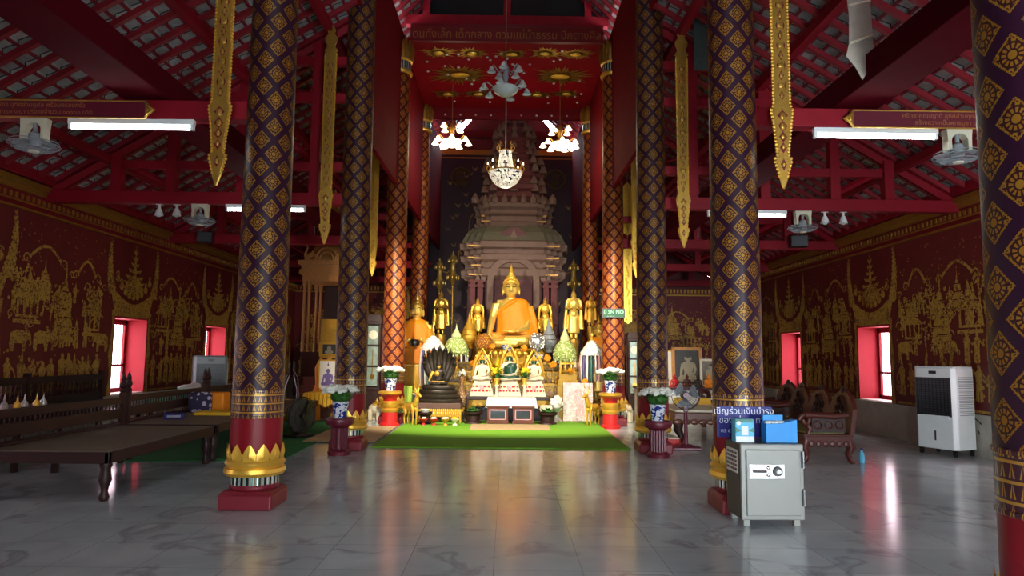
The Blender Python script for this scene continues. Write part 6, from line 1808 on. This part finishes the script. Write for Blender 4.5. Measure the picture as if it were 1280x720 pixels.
b = MB(); [b.tube([(s*.1, .03, .0), (s*.03, .06, hh+.12)], .014, 6) for s in (-1, 1)]; b.tube([(0, .12, 0), (0, .07, hh+.1)], .014, 6); b.bb(-ww, ww, -.03, .04, .04, .06); b.build('easel', 'wood_gold', t)
b = MB(); b.tube([(-.02, 0, 0), (-.02, 0, .45), (.05, 0, .75), (.02, 0, 1.1), (.07, 0, 1.3)], [.12, .11, .08, .07, .03], 10)
tag(b.build('orange_sash', 'robe_orange', None, (wx(397, 14.9), 14.9, .0145), smooth=60), 'orange cloth draped upright behind the easel picture', 'cloth')
t = thing('small_portrait', 'small gold-framed dark portrait above the easel picture', 'picture', (wx(411, 16.2), 16.22, wz(446, 16.3, 410)))
b = MB(); b.bb(-.24, .24, -.02, .02, 0, .36); b.build('frame', 'gold_paint', t, bevel=.01); b = MB(); b.bb(-.15, .15, -.028, -.018, .07, .29); b.build('print', 'photo_dark', t)
b = MB(); b.ell((0, -.03, .2), (.05, .004, .06), 10, 6); b.ell((0, -.03, .11), (.1, .004, .05), 10, 6); b.build('figure', 'skin_photo', t)
t = thing('portrait_stand', 'slim gold stand holding up the small dark portrait', 'stand', (wx(411, 16.2), 16.22, 0)); hz = wz(446, 16.3, 410)
b = MB(); b.bb(-.2, .2, -.08, .08, hz-.03, hz); b.tube([(0, 0, .03), (0, 0, hz-.02)], .03, 8); b.lathe([(.16, 0), (.16, .03), (.04, .06)], 16); b.build('stand', 'gold_paint', t)
# folded walking frame with yellow sack
t = thing('walking_frame', 'folded gray metal frame with tall tubes beside the purple column', 'frame', (wx(364, 14.95), 15.0, .015))
b = MB(); [b.tube([(s*.16, -.12, 0), (s*.14, 0, .62), (s*.04, .05, .95)], .014, 7) for s in (-1, 1)]; [b.tube([(s*.18, .16, 0), (s*.12, .06, .9), (s*.05, .02, 1.02)], .014, 7) for s in (-1, 1)]; b.tube([(-.15, -.04, .42), (.15, -.04, .42)], .012, 6); b.build('tubes', 'steel', t, smooth=60)
b = MB(); [b.tube([(s*.05, .02, 1.0), (s*.05, .02, 1.22)], .02, 7) for s in (-1, 1)]; b.build('grips', 'black', t)
t = tag(MB().ell((0, 0, .2), (.2, .16, .2)).ell((.05, .0, .36), (.12, .1, .1)).build('yellow_sack', 'robe_yellow', None, (wx(358, 14.5), 14.55, .014), remesh=.02), 'yellow cloth sack lying before the folded metal frame', 'bag')
# ------------------------------------------------------------------ hanging banners
def banner(lab, x, ytip, Y, m='gold_old', wsc=1.0, drop=3.0, inner='deep_red', group=None):
    X, zt_ = px(x, ytip, Y)
    t = thing('hanging_banner', lab, 'banner', (X, Y, zt_), 0, group); w = .075*wsc
    prof_ = [(0, 0), (.018, .05), (.034, .1), (.026, .115), (.05, .21), (.068, .27), (.062, .295), (.04, .325), (.055, .48), (.075, .66), (.09, .745), (.086, .78), (.066, .81), (.066, 1.6), (.074, drop), (.1, drop+.03), (.05, drop+.1), (.085, drop+.18), (.09, drop+.24), (.04, drop+.3), (.06, drop+.36), (.0, drop+.46)]
    p = [(a*wsc, b_) for a, b_ in prof_]; poly = p + [(-a, b_) for a, b_ in p[::-1] if a > 0]
    b = MB(); b.prism(poly, -.012, .012); b.build('panel', m, t)
    b = MB()
    for z0, z1, ww in ((.34, .76, .052), (.17, .29, .028)):
        n = 4 if z1-z0 > .2 else 1
        for i in range(n):
            za = z0+(z1-z0)*i/n; zb_ = z0+(z1-z0)*(i+1)/n; q_ = ww*(.55+.45*(i+1)/n)*wsc
            b.prism([(0, za), (q_, (za+zb_)/2), (0, zb_), (-q_, (za+zb_)/2)], -.0145, .0145)
    z = .9
    while z < drop-.15:
        b.prism([(0, z-.05), (.026*wsc, z), (0, z+.05), (-.026*wsc, z)], -.0145, .0145)
        for s in (-1, 1): b.prism([(s*.03*wsc, z+.055), (s*.044*wsc, z+.1), (s*.03*wsc, z+.145)][::s], -.0145, .0145)
        z += .2
    b.build('inlay', inner, t)
    b = MB()
    for s in (-1, 1): b.tube([(s*a, 0, z) for a, z in p], .011*wsc, 6)
    z = .9
    while z < drop-.15:
        for y in (-.016, .016):
            b.ell((0, y, z), (.016*wsc, .01, .03), 7, 5); b.ell((0, y, z+.1), (.03*wsc, .01, .028), 7, 5)
        z += .2
    for z, r in ((.70, .03), (.6, .026), (.5, .022), (.4, .018), (.23, .02)):
        for y in (-.016, .016): b.ell((0, y, z), (r*wsc, .012, r*1.3), 8, 5)
    b.build('gilt_relief', m, t)
    bl = {-1: MB(), 1: MB()}; z = .12
    while z < drop-.02:
        for (a0, z0), (a1, z1) in zip(p, p[1:]):
            if z0 <= z <= z1: a = a0+(a1-a0)*(z-z0)/(z1-z0 or 1); break
        for s in (-1, 1): bl[s].ell((s*(a+.012), 0, z), .0175, 5, 4)
        z += .034
    for s in (-1, 1): bl[s].build('bead_edge', 'gold_paint' if m == 'gold_old' else 'gold', t)
    b = MB(); b.tube([(0, 0, drop+.42), (0, 0, drop+.58)], .006, 5); b.build('cord', 'wire', t)
banner('long gilt hanging banner nearest the camera on the daybed side', 270, 232, 6.35)
banner('long gilt hanging banner nearest the camera on the safe side', 980, 236, 6.35)
banner('long gilt hanging banner between the two purple columns on the daybed side', 405, 305, 10.3)
banner('long gilt hanging banner between the two purple columns on the safe side', 855, 310, 10.3)
banner('slender bright gilt banner beside the maroon column near the clock and elephant', 465, 345, 14.2, 'gold', .95, 3.05, 'robe_orange')
banner('slender bright gilt banner beside the maroon column with the green sign', 795, 347, 14.2, 'gold', .95, 3.05, 'robe_orange')
t = thing('hanging_banner', 'pale gauze paper banner with notched end hanging high over the settee side', 'banner', (px(1078, 100, 6.0)[0], 6.0, px(1078, 100, 6.0)[1]))
b = MB(); b.prism([(0, 0), (.05, .08), (.12, .16), (.13, .3), (.11, .34), (.1, .7), (.12, .95), (.1, 1.6), (-.1, 1.6), (-.12, .9), (-.1, .6), (-.11, .34), (-.14, .22), (-.06, .12)], -.004, .004); b.build('gauze', 'gauze', t)
b = MB(); b.tube([(-.11, -.01, .34), (.11, -.01, .42)], .012, 5); b.tube([(-.1, -.01, .7), (.1, -.01, .75)], .01, 5); b.build('bamboo_strip', 'cream', t)
b = MB(); [b.tube([(.14+.02*i, 0, .36), (.15+.02*i, 0, .24)], .006, 4) for i in range(2)]; b.tube([(0, 0, 1.6), (0, 0, 2.0)], .005, 4); b.build('threads', 'wire', t)
t = thing('hanging_banner', 'dull tin-colored patterned banner hanging behind the purple column', 'banner', (px(876, 88, 10.1)[0], 10.1, px(876, 88, 10.1)[1]))
b = MB(); b.bb(-.1, .1, -.006, .006, 0, 1.9); b.build('strip', 'tin_teal', t)
b = MB(); [b.prism([(-.09, .1+.25*i), (0, .02+.25*i), (.09, .1+.25*i), (0, .18+.25*i)], -.012, .012) for i in range(7)]; b.build('diamond_relief', 'tin_teal', t)
# gilt flat panel beyond the right columns
X, z0 = px(785, 405, 15.9)
t = thing('gilt_hanging_panel', 'tall flat gilt panel hanging in two lengths beside the maroon column with the sign', 'banner', (X, 15.9, z0))
k_ = 15.9/861
for (y0, y1) in ((405, 306), (293, 224)):
    a, c = (405-y0)*k_, (405-y1)*k_
    b = MB(); b.prism([(-.09, a+.06), (0, a), (.09, a+.06), (.1, c-.1), (0, c), (-.1, c-.1)], -.012, .012)
    q = random.Random(y0)
    for i in range(int((c-a-.2)/.07)): b.ell((q.uniform(-.05, .05), -.012, a+.12+i*.07), (.035, .012, .035), 7, 5)
    b.build('panel', 'gold', t)
b = MB(); b.tube([(0, 0, (405-293)*k_), (0, 0, (405-306)*k_)], .008, 5); b.tube([(0, 0, (405-224)*k_), (0, 0, (405-180)*k_)], .008, 5); b.build('cord', 'wire', t)

# ------------------------------------------------------------------ fluorescent lamps, fans, name boards, floodlights, loudspeakers
def tube_lamp(lab, loc):
    t = thing('ceiling_tube_lamp', lab, 'lamp', loc)
    b = MB(); b.bb(-.62, .62, -.03, .03, .0, .055); b.build('housing', 'white_plastic', t, bevel=.006)
    b = MB(); b.tube([(-.585, 0, -.03), (.585, 0, -.03)], .016, 10); b.build('tube', 'tube_glass', t)
    b = MB(); [b.bb(s*.6-.015, s*.6+.015, -.022, .022, -.05, .0) for s in (-1, 1)]; b.build('lamp_holder', 'white_plastic', t)
for lab, x, Y in (('lit fluorescent tube under the near tie beam on the daybed side', -3.66, ROWS[1]-.05), ('lit fluorescent tube under the near tie beam above the settee side', 3.72, ROWS[1]-.05), ('lit fluorescent tube under the second tie beam, half behind the daybed-side column', -3.7, ROWS[2]-.05), ('lit fluorescent tube under the second tie beam, half behind the safe-side column', 3.8, ROWS[2]-.05)):
    tube_lamp(lab, (x, Y, 3.672))
def orbit_fan(lab, loc, sgn):
    t = thing('ceiling_fan', lab, 'fan', loc)
    b = MB(); o = [(-.13, 0), (.13, 0), (.12, -.1), (.12, -.22), (.08, -.22), (.08, -.12)] + [(.08*math.cos(a*PI/8), -.12+.07*math.sin(a*PI/8)) for a in range(1, 8)] + [(-.08, -.12), (-.08, -.22), (-.12, -.22), (-.12, -.1)]
    b.prism(o, -.05, .05); b.build('bracket', 'offwhite_plastic', t, bevel=.008)
    b = MB(); b.lathe([(.05, -.28), (.06, -.25), (.055, -.16), (.02, -.13)], 16); b.lathe([(.02, -.14), (.02, -.02)], 8); b.build('motor', 'gray_plastic', t, smooth=True)
    b = MB()
    for z, r in ((-.24, .21), (-.27, .225), (-.31, .16), (-.32, .09)): b.tube([(r*math.cos(2*PI*k/28), r*math.sin(2*PI*k/28), z) for k in range(28)], .004, 4, True)
    for k in range(28): a = 2*PI*k/28; c, s = math.cos(a), math.sin(a); b.tube([(.04*c, .04*s, -.325), (.16*c, .16*s, -.31), (.225*c, .225*s, -.27), (.06*c, .06*s, -.23)], .0022, 4)
    b.build('wire_guard', 'gray_plastic', t)
    for i in range(3):
        a = i*2*PI/3; b = MB(); v = [(.04*math.cos(a-.4), .04*math.sin(a-.4), -.28), (.19*math.cos(a-.35), .19*math.sin(a-.35), -.29), (.2*math.cos(a+.1), .2*math.sin(a+.1), -.275), (.18*math.cos(a+.45), .18*math.sin(a+.45), -.265), (.05*math.cos(a+.4), .05*math.sin(a+.4), -.27)]
        b.add(v, [(0, 1, 2, 3, 4)]); b.build('blade', 'gray_plastic', t)
    b = MB(); b.lathe([(.0, -.345), (.045, -.34), (.05, -.325), (.0, -.32)], 14); b.build('cap', 'offwhite_plastic', t, smooth=True)
orbit_fan('small caged ceiling fan with cream bracket beside the near fluorescent tube, daybed side', (-4.62, ROWS[1]-.03, 3.728), 1)
orbit_fan('small caged ceiling fan with cream bracket beside the near fluorescent tube, settee side', (4.55, ROWS[1]-.03, 3.728), 1)
orbit_fan('small caged ceiling fan on the second tie beam, daybed side', (-4.72, ROWS[2]-.03, 3.728), 1)
orbit_fan('small caged ceiling fan on the second tie beam, settee side', (4.68, ROWS[2]-.03, 3.728), 1)
def name_board(lab, x0, x1, sgn, l1, l2):
    Y = ROWS[1]-.115; t = thing('name_board', lab, 'sign', ((x0+x1)/2, Y, 3.80)); w = (x1-x0)/2
    tip = [(-w, -.085), (w, -.085), (w, .085), (-w, .085)]
    b = MB(); b.prism(tip, -.012, .012); b.build('board', 'maroon', t)
    b = MB()
    for z in (-.085, .085): b.tube([(-w, -.012, z), (w, -.012, z)], .009, 6)
    e = w if sgn < 0 else -w; d = 1 if sgn < 0 else -1
    b.tube([(e, -.012, -.09), (e+d*.03, -.012, -.04), (e+d*.09, -.012, 0), (e+d*.03, -.012, .04), (e, -.012, .09)], [.012, .016, .02, .016, .012], 6)
    b.prism([(e, -.07), (e+d*.08, 0), (e, .07)], -.01, .01); b.ell((e+d*.03, -.016, 0), (.025, .012, .04), 8, 5)
    b.build('gilt_border', 'gold_old', t)
    text('lettering', l1, .062, 'gold_ink', t, (0, -.0135, .035)); text('lettering', l2, .062, 'gold_ink', t, (0, -.0135, -.035))
name_board('maroon donor board with gilt pointed end on the near tie beam, daybed side', -5.9, -3.5, -1, 'ศรัทธาพ่อแม่ พี่น้อง อุทิศส่วนกุศล พร้อมครอบครัว', 'สร้างถวายไว้ในพระพุทธศาสนา บริจาคจำนวน ๑๐๐๐๐ บาท')
name_board('maroon donor board with gilt pointed end on the near tie beam, settee side', 3.47, 5.9, 1, 'ศรัทธาคณะญาติ อุทิศส่วนกุศล ให้บิดา มารดา พร้อมลูกหลาน', 'สร้างถวายเป็นพุทธบูชา บริจาคจำนวน ๒๐๐๐๐ บาท')
def flood(lab, loc, yaw=0):
    t = thing('flood_lamp', lab, 'lamp', loc, yaw)
    b = MB(); b.bb(-.015, .015, -.015, .015, -.08, 0); b.bb(-.05, .05, -.02, .02, -.01, 0); b.build('bracket', 'white_plastic', t)
    b = MB(); b.lathe([(.03, -.07), (.05, -.12), (.065, -.18)], 14, cap=False); b.build('shade', 'white_plastic', t, smooth=True)
    b = MB(); b.ell((0, 0, -.165), (.045, .045, .04), 10, 7); b.build('bulb', 'frosted_glass', t)
for i, (x, s) in enumerate(((-4.95, 'nearer the left wall'), (-4.62, 'nearer the nave'),)):
    pass
for lab, x, y in (('white bulb lamp under the second tie beam, outer one on the daybed side', 199, 264), ('white bulb lamp under the second tie beam, inner one on the daybed side', 221, 264), ('white bulb lamp under the second tie beam, inner one on the settee side', 1031, 273), ('white bulb lamp under the second tie beam, outer one on the settee side', 1054, 273)):
    X, Z = px(x, y, ROWS[2]); flood(lab, (X, ROWS[2], 3.728))
def speaker(lab, x, y, Y, w=.34, h=.3, tilt=0):
    X, Z = px(x, y, Y); t = thing('hanging_speaker', lab, 'loudspeaker', (X, Y, Z), tilt)
    b = MB(); b.box((0, 0, 0), (w, .26, h)); b.build('cabinet', 'black', t, bevel=.01)
    b = MB(); b.bb(-w/2+.02, w/2-.02, -.136, -.129, -h/2+.02, h/2-.02); b.build('grille', 'dark_gray', t)
    b = MB(); b.tube([(0, .0, h/2), (0, .0, 3.80-Z)], .012, 6); b.build('bracket', 'steel', t)
speaker('black box loudspeaker hanging under the collar beams behind the second daybed-side banner', 394, 262, 13.6, .42, .32, .3)
speaker('black box loudspeaker hanging behind the second settee-side banner', 872, 268, 13.6, .42, .32, -.3)
speaker('black box loudspeaker low under the beams near the left wall cornice', 257, 297, 14.3, .3, .22, .2)
speaker('black box loudspeaker low under the beams near the right wall cornice', 998, 302, 14.3, .34, .24, -.2)
# ------------------------------------------------------------------ chandeliers
def cup_shade(b, x, y, z, s=1, up=False):
    b.lathe([(.02*s, .09*s), (.035*s, .07*s), (.05*s, .03*s), (.075*s, 0), (.07*s, .005*s)], 14, (x, y, z), cap=False)
def branch_chandelier(lab, loc, ztop, glass, n1=6, n2=4, sc=1, frame='brass', bowl=True):
    t = thing('chandelier', lab, 'chandelier', loc)
    b = MB(); b.lathe([(.03, -.2), (.05, -.1), (.03, 0), (.06, .12), (.04, .2), (.07, .3), (.02, .38), (.012, .45)], 16)
    shades = []
    for i in range(n1):
        a = 2*PI*i/n1+.3; c, s = math.cos(a), math.sin(a)
        b.tube([(.04*c, .04*s, .0), (.2*c, .2*s, -.12), (.36*c, .36*s, -.02), (.42*c, .42*s, -.06)], .014, 7); shades.append((.42*c, .42*s, -.16))
    for i in range(n2):
        a = 2*PI*i/n2+.8; c, s = math.cos(a), math.sin(a)
        b.tube([(.04*c, .04*s, .25), (.13*c, .13*s, .2), (.23*c, .23*s, .34), (.27*c, .27*s, .3)], .012, 7); shades.append((.27*c, .27*s, .2))
    b.build('frame', frame, t, smooth=60)
    if bowl: b = MB(); b.lathe([(0, -.26), (.1, -.24), (.2, -.18), (.25, -.1), (.24, -.09)], 22, cap=False); b.build('bowl_shade', glass, t, smooth=True)
    for (x, y, z) in shades: b = MB(); cup_shade(b, x, y, z, 1.15); b.ell((x, y, z+.04), (.03, .03, .04), 8, 6); b.build('lamp_shade', glass, t, smooth=True)
    b = MB(); b.tube([(0, 0, .44), (0, 0, ztop-loc[2])], .006, 5); b.build('chain', 'wire', t)
    return t
branch_chandelier('lit brass chandelier with bell shades hanging on the clock-and-elephant side', (px(565, 172, 16.5)[0], 16.5, 6.74), CZ, 'bulb_warm', 7, 4)
branch_chandelier('lit brass chandelier with bell shades hanging on the green-sign side', (px(700, 172, 16.5)[0], 16.5, 6.70), CZ, 'bulb_warm', 7, 4)
X, Z = px(632, 112, 12.5)
branch_chandelier('unlit gray frosted glass chandelier hanging high in front of the painted canopy', (X, 12.5, Z+.12), 10.4, 'frosted_glass', 6, 5, 1, 'gray_plastic')
X = px(632, 200, 16.0)[0]; zc = wz(212, 16.0)
t = thing('crystal_chandelier', 'glowing crystal basket chandelier on a long rod before the brick tower', 'chandelier', (X, 16.0, zc))
b = MB(); b.lathe([(0, -.44), (.14, -.42), (.27, -.33), (.36, -.2), (.41, -.06), (.40, -.05), (.3, -.08)], 30, cap=False); b.build('crystal_basket', 'crystal_lit', t, smooth=True)
b = MB(); b.lathe([(.3, -.1), (.2, .05), (.16, .25), (.14, .42), (.17, .46)], 26, cap=False); b.build('crystal_drape', 'crystal_lit', t, smooth=True)
for z, r, n in ((-.06, .41, 12), (.45, .17, 8)):
    b = MB()
    for i in range(n):
        a = 2*PI*i/n; c, s = math.cos(a), math.sin(a)
        b.tube([(r*c, r*s, z), ((r+.04)*c, (r+.04)*s, z+.08), ((r-.01)*c, (r-.01)*s, z+.17), ((r+.03)*c, (r+.03)*s, z+.2)], [.012, .014, .01, .016], 6)
    b.tube([(r*math.cos(2*PI*k/30), r*math.sin(2*PI*k/30), z) for k in range(30)], .016, 6, True); b.build('gilt_crown', 'brass', t, smooth=60)
for i in range(8):
    a = 2*PI*i/8; b = MB(); b.tube([(.42*math.cos(a), .42*math.sin(a), .12), (.42*math.cos(a), .42*math.sin(a), .17)], [.02, .012], 7); b.build('candle_bulb', 'bulb_warm', t)
b = MB(); b.tube([(0, 0, .2), (0, 0, CZ-zc)], .018, 7); b.build('rod', 'silver', t)
# green sign strapped to the maroon column
X, Z = px(767, 391.5, 14.27)
t = thing('column_sign', 'small green sign with pale letters strapped to the maroon column', 'sign', (X, 14.27, Z))
b = MB(); b.bb(-.235, .235, -.012, .012, -.095, .095); b.build('frame', 'dark_gray', t)
b = MB(); b.bb(-.215, .215, -.016, -.008, -.078, .078); b.build('board', 'sign_green', t)
text('lettering', 'ปี SN NO', .105, 'led_green', t, (.0, -.018, .02)); text('lettering', '-- ---- --', .05, 'white_ink', t, (-.06, -.018, -.06))
b = MB(); [b.tube([(s*.2, .0, .0), (s*.235, .1, 0), (s*.24, .28, 0)], .006, 5) for s in (-1, 1)]; b.build('strap', 'steel', t)
# ------------------------------------------------------------------ camera, sky and lamps
cam = bpy.data.cameras.new('camera'); co = bpy.data.objects.new('camera', cam); COL.objects.link(co)
cam.sensor_width = 36; cam.lens = F_PX/1280*36; cam.clip_start = .05; cam.clip_end = 200
fw = Vector((math.sin(YAW)*math.cos(PITCH), math.cos(YAW)*math.cos(PITCH), math.sin(PITCH)))
rt = Vector((math.cos(YAW), -math.sin(YAW), 0)); up = rt.cross(fw)
r2 = rt*math.cos(ROLL) + up*math.sin(ROLL); u2 = up*math.cos(ROLL) - rt*math.sin(ROLL)
mtx = Matrix.Identity(4)
for i in range(3): mtx[i][0], mtx[i][1], mtx[i][2] = r2[i], u2[i], -fw[i]
mtx.translation = (CX, 0, CH); co.matrix_world = mtx
SC.camera = co

wd = bpy.data.worlds.new('sky'); SC.world = wd; wd.use_nodes = True
bg = wd.node_tree.nodes['Background']; bg.inputs[0].default_value = (.82, .93, 1, 1); bg.inputs[1].default_value = SKY

def area(name, loc, rot, sx, sy, portal=False, e=0, col=(1, 1, 1)):
    l = bpy.data.lights.new(name, 'AREA'); l.shape = 'RECTANGLE'; l.size = sx; l.size_y = sy; l.energy = e; l.color = col
    o = bpy.data.objects.new(name, l); COL.objects.link(o); o.location = loc; o.rotation_euler = rot
    if portal: l.cycles.is_portal = True
    return o
def spot(name, loc, aim, e, col, ang, blend=.6, rad=.08):
    l = bpy.data.lights.new(name, 'SPOT'); l.energy = e; l.color = col; l.spot_size = ang; l.spot_blend = blend; l.shadow_soft_size = rad
    o = bpy.data.objects.new(name, l); COL.objects.link(o); o.location = loc
    o.rotation_euler = (Vector(aim)-Vector(loc)).to_track_quat('-Z', 'Y').to_euler()
    return o
def point(name, loc, e, col, rad=.1):
    l = bpy.data.lights.new(name, 'POINT'); l.energy = e; l.color = col; l.shadow_soft_size = rad
    o = bpy.data.objects.new(name, l); COL.objects.link(o); o.location = loc
    return o
for sgn in (-1, 1):
    for c in WIN_Y:
        area('window_portal', (sgn*(W+WD), c, (WZ0+WZ1)/2), (0, sgn*PI/2, 0), WZ1-WZ0, WW, True)
for x0, x1 in DOORS: area('door_portal', ((x0+x1)/2, YF-.4, DH/2), (PI/2, 0, 0), x1-x0, DH, True)
SC.cycles.use_denoising = True
SC.cycles.max_bounces = 8; SC.cycles.diffuse_bounces = 4; SC.cycles.glossy_bounces = 4; SC.cycles.transparent_max_bounces = 8
SC.cycles.caustics_reflective = False; SC.cycles.caustics_refractive = False
SC.cycles.sample_clamp_indirect = 6
SC.view_settings.view_transform = 'Standard'; SC.view_settings.look = 'None'
SC.view_settings.exposure = EXPO; SC.view_settings.gamma = 1; SC.view_settings.use_curve_mapping = False
# flood lamps clamped to the second pair of columns, aimed at the altar
for s in (-1, 1):
    spot('altar_flood', (s*2.0, 10.78, 3.6), (s*.1, 16.0, .7), SPOT, (1, .9, .7), math.radians(84), .6, .06)
    point('chandelier_glow', (s*1.33, 16.5, 6.35), CHAN, (1, .82, .55), .3)
point('crystal_glow', (0, 16.5, 5.25), CHAN*.6, (1, .88, .66), .2)
